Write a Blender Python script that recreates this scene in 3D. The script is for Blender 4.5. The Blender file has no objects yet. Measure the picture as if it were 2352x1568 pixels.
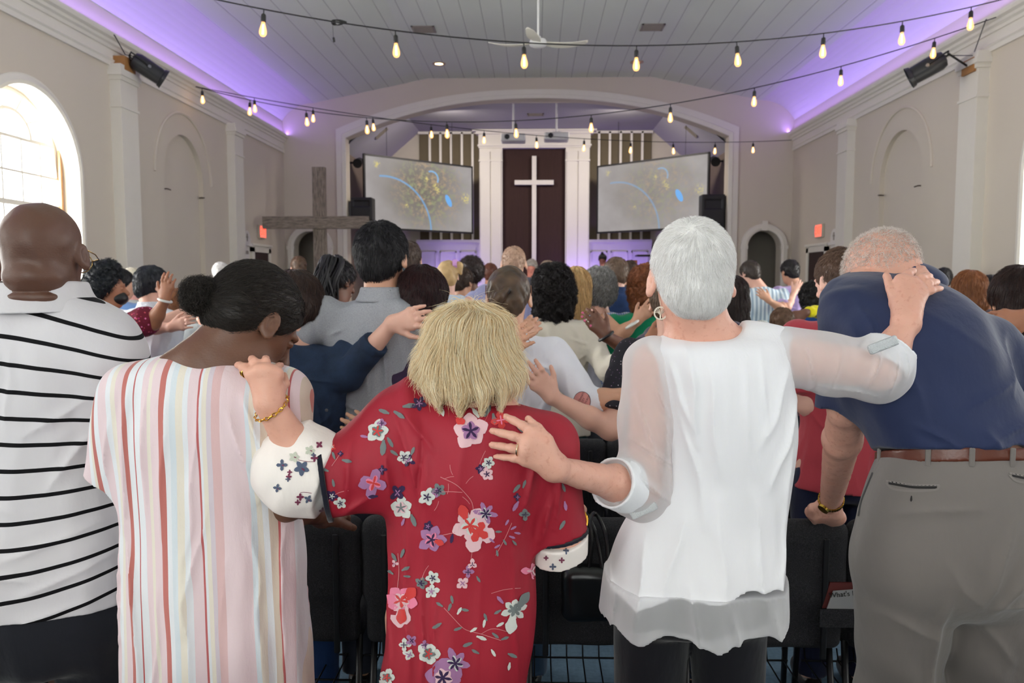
import bpy, math, random
import numpy as np
from mathutils import Matrix, Vector
random.seed(7); rng = np.random.default_rng(11)
S = bpy.context.scene
COL = S.collection
PI = math.pi
# ------------------------------------------------------------------ camera
EYE = 1.56; FPX = 1829.0
YAW = math.atan(53/1829.0); PITCH = math.atan(141/1829.0)
cam_d = bpy.data.cameras.new('camera'); cam = bpy.data.objects.new('camera', cam_d); COL.objects.link(cam)
cam_d.sensor_width = 36; cam_d.lens = FPX*36/2352; cam_d.clip_start = .05; cam_d.clip_end = 200
cam.location = (0, 0, EYE); cam.rotation_euler = (PI/2-PITCH, 0, YAW)
cam_d.dof.use_dof = True; cam_d.dof.focus_distance = 1.75; cam_d.dof.aperture_fstop = 7.1
S.camera = cam
RC = cam.rotation_euler.to_matrix(); RCn = np.array(RC)
def pt(px, py, Y):
    d = RCn @ np.array([(px-1176)/FPX, -(py-784)/FPX, -1.0])
    d = d*(Y/d[1]); return np.array([d[0], d[1], d[2]+EYE])
# ------------------------------------------------------------------ view, world and large lights
S.view_settings.view_transform = 'Standard'; S.view_settings.look = 'None'
S.view_settings.gamma = 1; S.view_settings.use_curve_mapping = False
S.view_settings.exposure = 0.27
W = bpy.data.worlds.new('sky'); S.world = W; W.use_nodes = True
W.node_tree.nodes['Background'].inputs[0].default_value = (.95, 1.0, .98, 1)
W.node_tree.nodes['Background'].inputs[1].default_value = 4.0
def area(name, loc, direction, sx, sy, power, col=(1, 1, 1), spread=PI, xax=None):
    l = bpy.data.lights.new(name, 'AREA'); l.shape = 'RECTANGLE'; l.size = sx; l.size_y = sy
    l.energy = power; l.color = col; l.spread = spread
    o = bpy.data.objects.new(name, l); COL.objects.link(o); o.location = loc
    z = -Vector(direction).normalized(); x = (Vector(xax) if xax else (Vector((0, 0, 1)).cross(z) if abs(z.z) < .9 else Vector((1, 0, 0)))).normalized()
    y = z.cross(x).normalized(); x = y.cross(z); o.rotation_euler = Matrix((x, y, z)).transposed().to_euler()
    return o
WIN_L = [(7.88), (4.3), (.74), (-2.8)]; WIN_R = [(7.62), (4.05), (.5), (-3.0)]
DAY = (1.0, .985, .95)
for c in WIN_L: area('window_daylight', (-5.6, c, 2.3), (1, 0, -.12), 1.7, 2.7, (270 if c > 6 else 190) if c > 2 else 50, DAY)
for c in WIN_R: area('window_daylight', (5.6, c, 2.3), (-1, 0, -.12), 1.7, 2.7, (160 if c > 6 else 90) if c > 2 else 26, DAY)
area('rear_window_daylight', (-1.2, -4.35, 2.9), (0, 1, -.15), 3.0, 1.8, 22, DAY)
for s in (-1, 1):   # violet strips lying on the cornice
    area('cove_strip_light', (s*4.95, 6.0, 4.45), (-s*.45, 0, 1), .05, 20.0, 62, (.36, .20, 1.0), xax=(1, 0, 0))
area('altar_uplight', (-1.9, 18.75, 1.35), (0, .5, 1), .6, .2, 9, (.33, .18, 1.0))
area('altar_uplight', (1.0, 18.75, 1.35), (0, .5, 1), .6, .2, 9, (.33, .18, 1.0))
area('altar_uplight', (2.2, 18.75, 1.35), (0, .5, 1), .6, .2, 9, (.33, .18, 1.0))
for s in (-1, 1): area('chancel_fill_light', (s*1.9, 16.7, 4.95), (-s*.1, .45, -1), .5, .5, 62, (1, .90, .78))  # added warm fill pair, unseen behind the arch header, to brighten the chancel
# ------------------------------------------------------------------ colours and materials
def lin(c): return tuple(((v/255)/12.92 if v/255 <= .04045 else ((v/255+.055)/1.055)**2.4) for v in c)
_M = {}
class NT:
    def __init__(s, name):
        s.m = bpy.data.materials.new(name); s.m.use_nodes = True; s.t = s.m.node_tree; s.n = s.t.nodes
        s.b = s.n['Principled BSDF']; s.o = s.n['Material Output']
    def add(s, typ, **kw):
        n = s.n.new(typ)
        for k, v in kw.items():
            setattr(n, k, v)
        return n
    def link(s, a, b): s.t.links.new(a, b)
    def math(s, op, a, b=None, c=None):
        n = s.n.new('ShaderNodeMath'); n.operation = op
        for i, v in enumerate((a, b, c)):
            if v is None: continue
            if hasattr(v, 'links'): s.link(v, n.inputs[i])
            else: n.inputs[i].default_value = v
        return n.outputs[0]
    def coord(s, kind='Object'):
        if not hasattr(s, '_tc'): s._tc = s.n.new('ShaderNodeTexCoord')
        return s._tc.outputs[kind]
    def mapping(s, v, sc): 
        n = s.n.new('ShaderNodeMapping'); s.link(v, n.inputs[0]); n.inputs['Scale'].default_value = sc; return n.outputs[0]
    def xyz(s, v):
        n = s.n.new('ShaderNodeSeparateXYZ'); s.link(v, n.inputs[0]); return n.outputs
    def noise(s, v, scale, detail=3, rough=.5):
        n = s.n.new('ShaderNodeTexNoise'); s.link(v, n.inputs['Vector']); n.inputs['Scale'].default_value = scale
        n.inputs['Detail'].default_value = detail; n.inputs['Roughness'].default_value = rough; return n.outputs[0]
    def ramp(s, f, stops, interp='LINEAR'):
        n = s.n.new('ShaderNodeValToRGB'); s.link(f, n.inputs[0]); cr = n.color_ramp; cr.interpolation = interp
        while len(cr.elements) < len(stops): cr.elements.new(.5)
        for e, (p, c) in zip(cr.elements, stops): e.position = p; e.color = (*c[:3], 1)
        return n.outputs[0]
    def mix(s, f, a, b, blend='MIX'):
        n = s.n.new('ShaderNodeMix'); n.data_type = 'RGBA'; n.blend_type = blend
        for i, v in ((0, f), (6, a), (7, b)):
            if hasattr(v, 'links'): s.link(v, n.inputs[i])
            elif i == 0: n.inputs[0].default_value = v
            else: n.inputs[i].default_value = (*v[:3], 1)
        return n.outputs[2]
    def bump(s, h, strength=.3, dist=.002, prev=None):
        n = s.n.new('ShaderNodeBump'); s.link(h, n.inputs['Height']); n.inputs['Strength'].default_value = strength
        n.inputs['Distance'].default_value = dist
        if prev: s.link(prev, n.inputs['Normal'])
        s.link(n.outputs[0], s.b.inputs['Normal']); return n.outputs[0]
def plain(name, col, rough=.6, metal=0, var=.08, vs=6, bump=0, bs=60, srgb=True, spec=.5):
    key = ('plain', name)
    if key in _M: return _M[key]
    c = lin(col) if srgb else col
    t = NT(name); co = t.coord()
    f = t.noise(co, vs, 4)
    t.link(t.mix(f, tuple(v*(1-var) for v in c), tuple(min(1, v*(1+var)) for v in c)), t.b.inputs['Base Color'])
    t.b.inputs['Roughness'].default_value = rough; t.b.inputs['Metallic'].default_value = metal
    t.b.inputs['Specular IOR Level'].default_value = spec
    if bump: t.bump(t.noise(co, bs, 3), bump, .003)
    _M[key] = t.m; return t.m
def emit(name, col, strength, srgb=True):
    key = ('emit', name)
    if key in _M: return _M[key]
    t = NT(name); c = lin(col) if srgb else col
    t.b.inputs['Base Color'].default_value = (*c, 1); t.b.inputs['Emission Color'].default_value = (*c, 1)
    t.b.inputs['Emission Strength'].default_value = strength; _M[key] = t.m; return t.m
def skin(col, freckle=0):
    key = ('skin', col, freckle)
    if key in _M: return _M[key]
    c = lin(col); t = NT('skin'); co = t.coord()
    f = t.noise(co, 14, 5)
    out = t.mix(f, (c[0]*.86, c[1]*.80, c[2]*.78), (min(1, c[0]*1.12), c[1]*1.14, c[2]*1.14))
    if freckle:
        v = t.noise(co, 95, 2); r = t.ramp(v, [(.58, (0, 0, 0)), (.72, (freckle*.7,)*3)])
        out = t.mix(r, out, (c[0]*.72, c[1]*.56, c[2]*.48))
        v2 = t.noise(co, 28, 3); r2 = t.ramp(v2, [(.56, (0, 0, 0)), (.70, (freckle*.5,)*3)])
        out = t.mix(r2, out, (c[0]*.9, c[1]*.68, c[2]*.62))
    t.link(out, t.b.inputs['Base Color']); t.b.inputs['Roughness'].default_value = .48
    t.b.inputs['Subsurface Weight'].default_value = .12; t.b.inputs['Subsurface Radius'].default_value = (.012, .005, .003)
    t.b.inputs['Subsurface Scale'].default_value = 1
    m1 = t.mapping(co, (1, 1, 2.2))
    t.bump(t.noise(m1, 150, 4, .6), .35, .0015)
    _M[key] = t.m; return t.m
def cloth(name, col, var=.1, weave=900, wb=.25, fold=.0, rough=.85, sheen=.2, col2=None, ps=40):
    key = ('cloth', name)
    if key in _M: return _M[key]
    c = lin(col); t = NT(name); co = t.coord()
    f = t.noise(co, 5, 4)
    out = t.mix(f, tuple(v*(1-var) for v in c), tuple(min(1, v*(1+var)) for v in c))
    if col2:
        g = t.noise(co, ps, 3); r = t.ramp(g, [(.47, (0, 0, 0)), (.53, (1, 1, 1))]); out = t.mix(r, out, lin(col2))
    t.link(out, t.b.inputs['Base Color']); t.b.inputs['Roughness'].default_value = rough
    t.b.inputs['Sheen Weight'].default_value = sheen; t.b.inputs['Specular IOR Level'].default_value = .25
    n1 = t.bump(t.noise(co, weave, 2), wb, .0006)
    t.bump(t.noise(t.mapping(t.coord(), (1, 1, .4)), 20, 4), max(fold, .35), .012, n1)
    _M[key] = t.m; return t.m
def hairmat(col, col2=None, rough=.45):
    key = ('hair', col, col2)
    if key in _M: return _M[key]
    a = lin(col); b = lin(col2) if col2 else tuple(min(1, v*1.9+.012) for v in a)
    t = NT('hair'); at = t.add('ShaderNodeAttribute'); at.attribute_name = 'tone'
    nz = t.noise(t.coord(), 24, 3)
    f = t.math('ADD', t.math('MULTIPLY', at.outputs['Fac'], .75), t.math('MULTIPLY', nz, .3))
    t.link(t.ramp(f, [(.1, tuple(v*.75 for v in a)), (.55, tuple((x+y)/2 for x, y in zip(a, b))), (1, b)]), t.b.inputs['Base Color'])
    t.b.inputs['Roughness'].default_value = rough; t.b.inputs['Specular IOR Level'].default_value = .35
    t.bump(t.noise(t.mapping(t.coord(), (1, 1, .12)), 500, 2), .4, .001)
    _M[key] = t.m; return t.m
# ------------------------------------------------------------------ object helpers
_TR = 0
def setp(o, label=None, cat=None, group=None, kind=None):
    if label: o['label'] = label
    if cat: o['category'] = cat
    if group: o['group'] = group
    if kind: o['kind'] = kind
    return o
def empty(name, loc, label=None, cat=None, group=None):
    o = bpy.data.objects.new(name, None); COL.objects.link(o); o.location = loc; o.empty_display_size = .1
    return setp(o, label, cat, group)
def link_mesh(name, me, mats, parent=None, origin=None):
    """me is in world coordinates; origin (or the parent's place) becomes the object's origin"""
    if origin is None and parent is not None:
        q = parent; origin = np.zeros(3)
        while q is not None: origin = origin+np.array(q.location); q = q.parent
    if origin is not None:
        me.transform(Matrix.Translation([-float(v) for v in origin]))
    for m in (mats if isinstance(mats, (list, tuple)) else [mats]): me.materials.append(m)
    o = bpy.data.objects.new(name, me); COL.objects.link(o)
    if parent is not None: o.parent = parent
    elif origin is not None: o.location = [float(v) for v in origin]
    return o
def rawmesh(name, V, F, smooth=True, mi=None, tone=None):
    """V (n,3); F list of arrays each (m,k)"""
    me = bpy.data.meshes.new(name); V = np.asarray(V, np.float32)
    me.vertices.add(len(V)); me.vertices.foreach_set('co', V.ravel())
    if not isinstance(F, list): F = [F]
    F = [np.asarray(f, np.int32) for f in F if len(f)]
    nl = sum(f.size for f in F); npol = sum(len(f) for f in F)
    me.loops.add(nl); me.polygons.add(npol)
    me.loops.foreach_set('vertex_index', np.concatenate([f.ravel() for f in F]))
    st = []; c = 0
    for f in F:
        st.append(c+np.arange(len(f))*f.shape[1]); c += f.size
    me.polygons.foreach_set('loop_start', np.concatenate(st).astype(np.int32))
    if mi is not None: me.polygons.foreach_set('material_index', np.asarray(mi, np.int32))
    me.polygons.foreach_set('use_smooth', np.full(npol, smooth, bool))
    if tone is not None:
        a = me.attributes.new('tone', 'FLOAT', 'POINT'); a.data.foreach_set('value', np.asarray(tone, np.float32))
    me.update(calc_edges=True); me.validate(); return me
class MB:
    """collects simple solids into one mesh"""
    def __init__(s): s.V = []; s.F = {3: [], 4: []}; s.MI = {3: [], 4: []}; s.n = 0; s.mi = 0; s.N = []
    def raw(s, V, F):
        V = np.asarray(V, float)
        for f in F:
            k = len(f)
            if k in (3, 4): s.F[k].append([i+s.n for i in f]); s.MI[k].append(s.mi)
            else:
                for j in range(1, k-1): s.F[3].append([f[0]+s.n, f[j]+s.n, f[j+1]+s.n]); s.MI[3].append(s.mi)
        s.V.append(V); s.n += len(V); return s
    def box(s, a, b, bev=0, M=None):
        a = np.array(a, float); b = np.array(b, float)
        lo = np.minimum(a, b); hi = np.maximum(a, b)
        if bev <= 0:
            V = np.array([[x, y, z] for x in (lo[0], hi[0]) for y in (lo[1], hi[1]) for z in (lo[2], hi[2])])
            F = [(0, 1, 3, 2), (4, 6, 7, 5), (0, 4, 5, 1), (2, 3, 7, 6), (0, 2, 6, 4), (1, 5, 7, 3)]
        else:
            c = (lo+hi)/2; h = (hi-lo)/2; bev = min(bev, h.min()*.99)
            import bmesh
            bm = bmesh.new(); bmesh.ops.create_cube(bm, size=2)
            for v in bm.verts: v.co = Vector([v.co[i]*h[i] for i in range(3)])
            bmesh.ops.bevel(bm, geom=list(bm.edges), offset=bev, segments=3, profile=.5, affect='EDGES')
            bm.verts.index_update(); V = np.array([list(v.co) for v in bm.verts])+c
            F = [[v.index for v in f.verts] for f in bm.faces]; bm.free()
        if M is not None: V = (np.array(M)[:3, :3] @ V.T).T+np.array(M)[:3, 3]
        return s.raw(V, F)
    def tube(s, pts, r, n=8, cap=True):
        P = np.array(pts, float); r = np.full(len(P), r) if np.isscalar(r) else np.array(r, float)
        T = np.gradient(P, axis=0); T /= np.linalg.norm(T, axis=1)[:, None]+1e-12
        u = np.cross(T[0], [0, 0, 1.]); 
        if np.linalg.norm(u) < 1e-3: u = np.cross(T[0], [0, 1., 0])
        V = []
        for i in range(len(P)):
            u = u-T[i]*np.dot(u, T[i]); u /= np.linalg.norm(u); w = np.cross(T[i], u)
            for k in range(n):
                a = 2*PI*k/n; V.append(P[i]+r[i]*(math.cos(a)*u+math.sin(a)*w))
        F = [(i*n+k, i*n+(k+1) % n, (i+1)*n+(k+1) % n, (i+1)*n+k) for i in range(len(P)-1) for k in range(n)]
        if cap: F.append(tuple(range(n))[::-1]); F.append(tuple(range((len(P)-1)*n, len(P)*n)))
        return s.raw(V, F)
    def lathe(s, prof, c=(0, 0, 0), M=None, n=24):
        V = []; c = np.array(c, float)
        for r, z in prof:
            for k in range(n):
                a = 2*PI*k/n; V.append([r*math.cos(a), r*math.sin(a), z])
        V = np.array(V)
        if M is not None: V = (np.array(M)[:3, :3] @ V.T).T
        V = V+c
        F = [(i*n+k, i*n+(k+1) % n, (i+1)*n+(k+1) % n, (i+1)*n+k) for i in range(len(prof)-1) for k in range(n)]
        return s.raw(V, F)
    def mesh(s, name, smooth=False):
        V = np.concatenate(s.V); return rawmesh(name, V, [s.F[3], s.F[4]], smooth, s.MI[3]+s.MI[4])
    def build(s, name, mats, parent=None, origin=None, smooth=False):
        me = s.mesh(name, smooth)
        if smooth:
            try: me.set_sharp_from_angle(angle=.7)
            except Exception: pass
        return link_mesh(name, me, mats, parent, origin)
def plate(outer, holes, thick, mapf, name, mats, parent=None, origin=None):
    """flat plate with holes in (u,v), extruded over w in [0,thick]; mapf(u,v,w)->xyz"""
    cu = bpy.data.curves.new('tmp', 'CURVE'); cu.dimensions = '2D'; cu.fill_mode = 'BOTH'; cu.extrude = thick/2
    for ring in [outer]+list(holes):
        sp = cu.splines.new('POLY'); sp.points.add(len(ring)-1); sp.use_cyclic_u = True
        for p, (u, v) in zip(sp.points, ring): p.co = (u, v, 0, 1)
    o = bpy.data.objects.new('tmp', cu); COL.objects.link(o)
    dg = bpy.context.evaluated_depsgraph_get(); me = bpy.data.meshes.new_from_object(o.evaluated_get(dg))
    n = len(me.vertices); co = np.empty(n*3, np.float32); me.vertices.foreach_get('co', co); co = co.reshape(-1, 3)
    out = np.array([mapf(u, v, w+thick/2) for u, v, w in co], np.float32)
    F3 = []; F4 = []
    for p in me.polygons:
        (F4 if len(p.vertices) == 4 else F3).append(list(p.vertices)) if len(p.vertices) <= 4 else None
    bpy.data.objects.remove(o); bpy.data.curves.remove(cu); bpy.data.meshes.remove(me)
    me2 = rawmesh(name, out, [F3, F4], False)
    import bmesh
    bm = bmesh.new(); bm.from_mesh(me2); bmesh.ops.remove_doubles(bm, verts=bm.verts, dist=1e-5); bmesh.ops.recalc_face_normals(bm, faces=bm.faces); bm.to_mesh(me2); bm.free()
    return link_mesh(name, me2, mats, parent, origin)
def arch(cx, half, z0, zs, n=24, rise=None):
    r = half if rise is None else rise
    return [(cx-half, z0), (cx+half, z0)]+[(cx+half*math.cos(PI*i/n), zs+r*math.sin(PI*i/n)) for i in range(n+1)]
def rect(a, b, c, d): return [(a, c), (b, c), (b, d), (a, d)]
# ------------------------------------------------------------------ implicit-surface modeller
def vec(*a): return np.array(a, float)
def nrm(v): v = np.asarray(v, float); return v/(np.linalg.norm(v)+1e-12)
def wob(p, s, seed=0.):
    """cheap smooth pseudo-noise in about [-1,1]"""
    x, y, z = p[:, 0]*s+seed*1.7, p[:, 1]*s+seed*2.3, p[:, 2]*s-seed*.9
    a = np.sin(x*1.3+2.1*np.sin(y*.9+z*.7+seed)); b = np.sin(y*1.7+1.8*np.sin(z*1.1+x*.6+1.3)); c = np.sin(z*1.5+1.9*np.sin(x*1.2+y*.8+2.7))
    return (a+b+c)/3
class Field:
    def __init__(s): s.ops = []; s.warp = None
    def _add(s, fn, lo, hi, k, mode='u'): s.ops.append((mode, fn, np.array(lo, float), np.array(hi, float), k)); return s
    def cone(s, a, b, ra, rb=None, k=.02, flat=False, flat0=False, mode='u'):
        a = np.array(a, float); b = np.array(b, float); rb = ra if rb is None else rb
        L = np.linalg.norm(b-a)+1e-9; d = (b-a)/L; R = max(ra, rb)
        def fn(p):
            q = p-a; t = q@d; tc = np.clip(t/L, 0, 1)
            w = q-(tc*L)[:, None]*d
            D = np.sqrt((w*w).sum(1))-(ra+(rb-ra)*tc)
            if flat: D = np.maximum(D, t-L)
            if flat0: D = np.maximum(D, -t)
            return D
        return s._add(fn, np.minimum(a, b)-R, np.maximum(a, b)+R, k, mode)
    def chain(s, P, r, k=.02, flat=False, mode='u'):
        for i in range(len(P)-1): s.cone(P[i], P[i+1], r[i], r[i+1], k, flat and i == len(P)-2, False, mode)
        return s
    def ell(s, c, r, R=None, k=.02, mode='u'):
        c = np.array(c, float); r = np.array(r, float); Rm = None if R is None else np.array(R)
        def fn(p):
            q = p-c
            if Rm is not None: q = q@Rm
            k0 = np.sqrt(((q/r)**2).sum(1)); k1 = np.sqrt(((q/(r*r))**2).sum(1))+1e-9
            return k0*(k0-1)/k1
        m = r.max() if Rm is not None else r
        return s._add(fn, c-m, c+m, k, mode)
    def stack(s, rows, k=.02, ex=2.2, top=.03, bot=0., mode='u', Rot=None):
        """rows: (z, cx, cy, halfwidth, halfdepth); vertical loft of super-ellipses; Rot=(angle about z, cx, cy)"""
        A = np.array(sorted(rows, key=lambda r: r[0]), float); z = A[:, 0]
        zz = np.linspace(z[0], z[-1], 160)
        def sm(c):
            m = np.gradient(c, z) if len(z) > 2 else np.full(len(z), (c[-1]-c[0])/(z[-1]-z[0]))
            i = np.clip(np.searchsorted(z, zz)-1, 0, len(z)-2); h = z[i+1]-z[i]; t = (zz-z[i])/h
            return ((2*t**3-3*t**2+1)*c[i]+(t**3-2*t**2+t)*h*m[i]+(-2*t**3+3*t**2)*c[i+1]+(t**3-t**2)*h*m[i+1])
        C = [sm(A[:, j]) for j in range(1, 5)]; C[2] = np.maximum(C[2], .004); C[3] = np.maximum(C[3], .004)
        def fn(p):
            cx, cy, w, d = (np.interp(p[:, 2], zz, c) for c in C)
            x = p[:, 0]-cx; y = p[:, 1]-cy
            if Rot: ca, sa = math.cos(Rot), math.sin(Rot); x, y = ca*x+sa*y, -sa*x+ca*y
            ax = np.abs(x)/w; ay = np.abs(y)/d
            k0 = (ax**ex+ay**ex)**(1/ex)+1e-9
            g = np.sqrt((ax**(ex-1)/w)**2+(ay**(ex-1)/d)**2)*k0**(1-ex)+1e-6
            D = (k0-1)/np.maximum(g, 1e-3)
            D = np.maximum(D, (np.minimum(w, d)*-1))
            zt = p[:, 2]-z[-1]; zb = z[0]-p[:, 2]
            D = smax(D, zt, top) if top else np.maximum(D, zt)
            D = smax(D, zb, bot) if bot else np.maximum(D, zb)
            return D
        m = max(A[:, 3].max(), A[:, 4].max()) if Rot else 0
        lo = [(A[:, 1]-np.maximum(A[:, 3], m)).min(), (A[:, 2]-np.maximum(A[:, 4], m)).min(), z[0]]
        hi = [(A[:, 1]+np.maximum(A[:, 3], m)).max(), (A[:, 2]+np.maximum(A[:, 4], m)).max(), z[-1]]
        return s._add(fn, np.array(lo)-.01, np.array(hi)+.01, k, mode)
    def box(s, c, h, r=.01, R=None, k=.01, mode='u'):
        c = np.array(c, float); h = np.array(h, float)-r; Rm = None if R is None else np.array(R)
        def fn(p):
            q = p-c
            if Rm is not None: q = q@Rm
            q = np.abs(q)-h
            return np.linalg.norm(np.maximum(q, 0), axis=1)+np.minimum(q.max(1), 0)-r
        m = np.full(3, np.linalg.norm(h)+r) if Rm is not None else h+r
        return s._add(fn, c-m, c+m, k, mode)
    def cut(s, p0, n, k=0): 
        p0 = np.array(p0, float); n = nrm(n); return s.cutf(lambda p: (p-p0)@n, k)
    def cutf(s, fn, k=0): s.ops.append(('c', fn, None, None, k)); return s
    def disp(s, fn): s.ops.append(('d', fn, None, None, 0)); return s
    def __call__(s, p, margin=.09):
        p = np.asarray(p, float)
        if s.warp is not None: p = s.warp(p)
        D = np.full(len(p), .5)
        for mode, fn, lo, hi, k in s.ops:
            if mode == 'c':
                v = fn(p); D = smax(D, v, k) if k else np.maximum(D, v); continue
            if mode == 'd':
                i = np.nonzero(np.abs(D) < .12)[0]
                if len(i): D[i] -= fn(p[i])
                continue
            i = np.nonzero(((p > lo-margin) & (p < hi+margin)).all(1))[0]
            if not len(i): continue
            d = fn(p[i])
            if mode == 'u': D[i] = smin(D[i], d, k)
            elif mode == 's': D[i] = smax(D[i], -d, k)
        return D
    def bounds(s):
        lo = np.min([o[2] for o in s.ops if o[0] == 'u'], axis=0); hi = np.max([o[3] for o in s.ops if o[0] == 'u'], axis=0)
        return lo-.03, hi+.03
    def grad(s, p, e=.0015):
        g = np.stack([s(p+e*np.eye(3)[i])-s(p-e*np.eye(3)[i]) for i in range(3)], 1)
        return g/(np.linalg.norm(g, axis=1)[:, None]+1e-12)
    def mesh(s, h, lo=None, hi=None):
        if lo is None: lo, hi = s.bounds()
        B = 8; n = np.maximum(1, np.ceil((hi-lo)/(h*B)).astype(int)); N = n*B+1
        bc = np.stack(np.meshgrid(*[lo[i]+(np.arange(n[i])+.5)*B*h for i in range(3)], indexing='ij'), -1).reshape(-1, 3)
        v = s(bc, margin=.09+h*B); act = np.abs(v) < h*B*.87*1.7+.004
        G = np.full(tuple(n*B+B), .5, np.float32)
        gb = G.reshape(n[0]+1, B, n[1]+1, B, n[2]+1, B)
        sg = np.where(v < 0, -.5, .5).reshape(n)
        gb[:n[0], :, :n[1], :, :n[2], :] = sg[:, None, :, None, :, None]
        ids = np.nonzero(act)[0]
        if not len(ids): return np.zeros((0, 3)), np.zeros((0, 4), int)
        off = np.stack(np.meshgrid(*[np.arange(B)]*3, indexing='ij'), -1).reshape(-1, 3)*h
        bi = np.stack(np.unravel_index(ids, n), 1)
        CH = 800
        for c in range(0, len(ids), CH):
            b = bi[c:c+CH]; P = (lo+b*B*h)[:, None, :]+off[None]
            val = s(P.reshape(-1, 3)).reshape(len(b), B, B, B)
            gb[b[:, 0], :, b[:, 1], :, b[:, 2], :] = val
        Sg = (G < 0)
        c8 = sum(Sg[i:G.shape[0]-1+i, j:G.shape[1]-1+j, k:G.shape[2]-1+k].astype(np.uint8) for i in (0, 1) for j in (0, 1) for k in (0, 1))
        cells = np.argwhere((c8 > 0) & (c8 < 8)); m = len(cells)
        if not m: return np.zeros((0, 3)), np.zeros((0, 4), int)
        idx = np.full(c8.shape, -1, np.int32); idx[tuple(cells.T)] = np.arange(m)
        corn = np.array([[i, j, k] for i in (0, 1) for j in (0, 1) for k in (0, 1)])
        cv = np.stack([G[tuple((cells+o).T)] for o in corn], 1)
        acc = np.zeros((m, 3)); cnt = np.zeros(m)
        for a in range(8):
            for ax in range(3):
                if corn[a][ax]: continue
                b2 = corn[a].copy(); b2[ax] = 1; b = b2[0]*4+b2[1]*2+b2[2]
                va, vb = cv[:, a], cv[:, b]; k = (va < 0) != (vb < 0)
                t = va[k]/(va[k]-vb[k]); q = np.tile(corn[a].astype(float), (k.sum(), 1)); q[:, ax] += t
                acc[k] += q; cnt[k] += 1
        V = lo+(cells+acc/cnt[:, None])*h
        F = []
        for ax in range(3):
            u, w = [(1, 2), (2, 0), (0, 1)][ax]
            sl0 = [slice(None)]*3; sl1 = [slice(None)]*3; sl0[ax] = slice(0, -1); sl1[ax] = slice(1, None)
            e = np.argwhere(Sg[tuple(sl0)] != Sg[tuple(sl1)])
            e = e[(e[:, u] > 0) & (e[:, w] > 0)]
            if not len(e): continue
            def at(du, dw):
                c = e.copy(); c[:, u] -= du; c[:, w] -= dw
                c = np.minimum(c, np.array(idx.shape)-1); return idx[tuple(c.T)]
            q = np.stack([at(1, 1), at(0, 1), at(0, 0), at(1, 0)], 1)
            inside = Sg[tuple(e.T)]
            q[~inside] = q[~inside][:, ::-1]
            q = q[(q >= 0).all(1)]; F.append(q)
        return V, np.concatenate(F)
    def build(s, name, mat, parent=None, h=.005, extra=None, tone=None, lo=None, hi=None):
        V, F = s.mesh(h, lo, hi)
        Fs = [F]; tn = None
        if extra is not None:
            Vs = [V]; c = len(V); tn = [np.full(len(V), .35)+.25*wob(V, 60)]
            for (v2, f2, t2) in extra: Vs.append(v2); Fs.append(f2+c); tn.append(t2); c += len(v2)
            V = np.concatenate(Vs); tn = np.concatenate(tn)
        return link_mesh(name, rawmesh(name, V, Fs, True, None, tn), mat, parent)
def smin(a, b, k):
    if not k: return np.minimum(a, b)
    h = np.maximum(k-np.abs(a-b), 0)/k; return np.minimum(a, b)-h*h*k*.25
def smax(a, b, k):
    if not k: return np.maximum(a, b)
    h = np.maximum(k-np.abs(a-b), 0)/k; return np.maximum(a, b)+h*h*k*.25
# strands that follow a field --------------------------------------------------
def strands(field, n, L, flow, seg=6, w=.0006, lift=.15, free=0, curl=0., curlf=60., off=.002, keep=None, seedf=None, wave=0., Lvar=.35, wavef=25., jitter=.16):
    V, F = field.mesh(.008)
    if not len(F): return None
    a, b, c, d = (V[F[:, i]] for i in range(4)); ar = np.linalg.norm(np.cross(c-a, d-b), axis=1)
    cum = np.cumsum(ar)/ar.sum()
    def samp(m):
        i = np.searchsorted(cum, rng.random(m)); u = rng.random((m, 1)); v = rng.random((m, 1))
        i = np.minimum(i, len(F)-1)
        return a[i]*(1-u)*(1-v)+b[i]*u*(1-v)+c[i]*u*v+d[i]*(1-u)*v
    P = samp(n*2 if keep else n)
    if keep is not None: P = P[keep(P)][:n]
    n = len(P); pts = [P]; p = P.copy(); Ls = L*(1-Lvar*rng.random(n)); st = Ls/seg
    ph = rng.random(n)*6.28; jit = rng.normal(0, 1, (n, 3))*jitter; up = off*.3+off*rng.random(n)
    for j in range(seg):
        nn = field.grad(p); f = flow(p)+jit
        t = f-nn*(f*nn).sum(1)[:, None]; t /= np.linalg.norm(t, axis=1)[:, None]+1e-9
        if wave:
            sd = np.cross(t, nn); t = t+sd*(wave*(np.sin(p[:, 2]*wavef*3+4*wob(p, 14))+.25*np.sin(ph+j)))[:, None]
            t /= np.linalg.norm(t, axis=1)[:, None]
        dirv = t*(1-lift)+nn*lift*(1 if j < 2 else .6)
        dirv /= np.linalg.norm(dirv, axis=1)[:, None]
        p = p+dirv*st[:, None]
        if lift < .3:
            dd = field(p); p = p-nn*np.clip(dd-up*(1+j*.5), -.01, .01)[:, None]*.8
        q = p
        if curl:
            sd = np.cross(t, nn); ang = ph+j*curlf/10
            q = p+curl*(sd*np.sin(ang)[:, None]+nn*np.cos(ang)[:, None])
        pts.append(q)
    return ribbons(np.stack(pts, 1), w)
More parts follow.
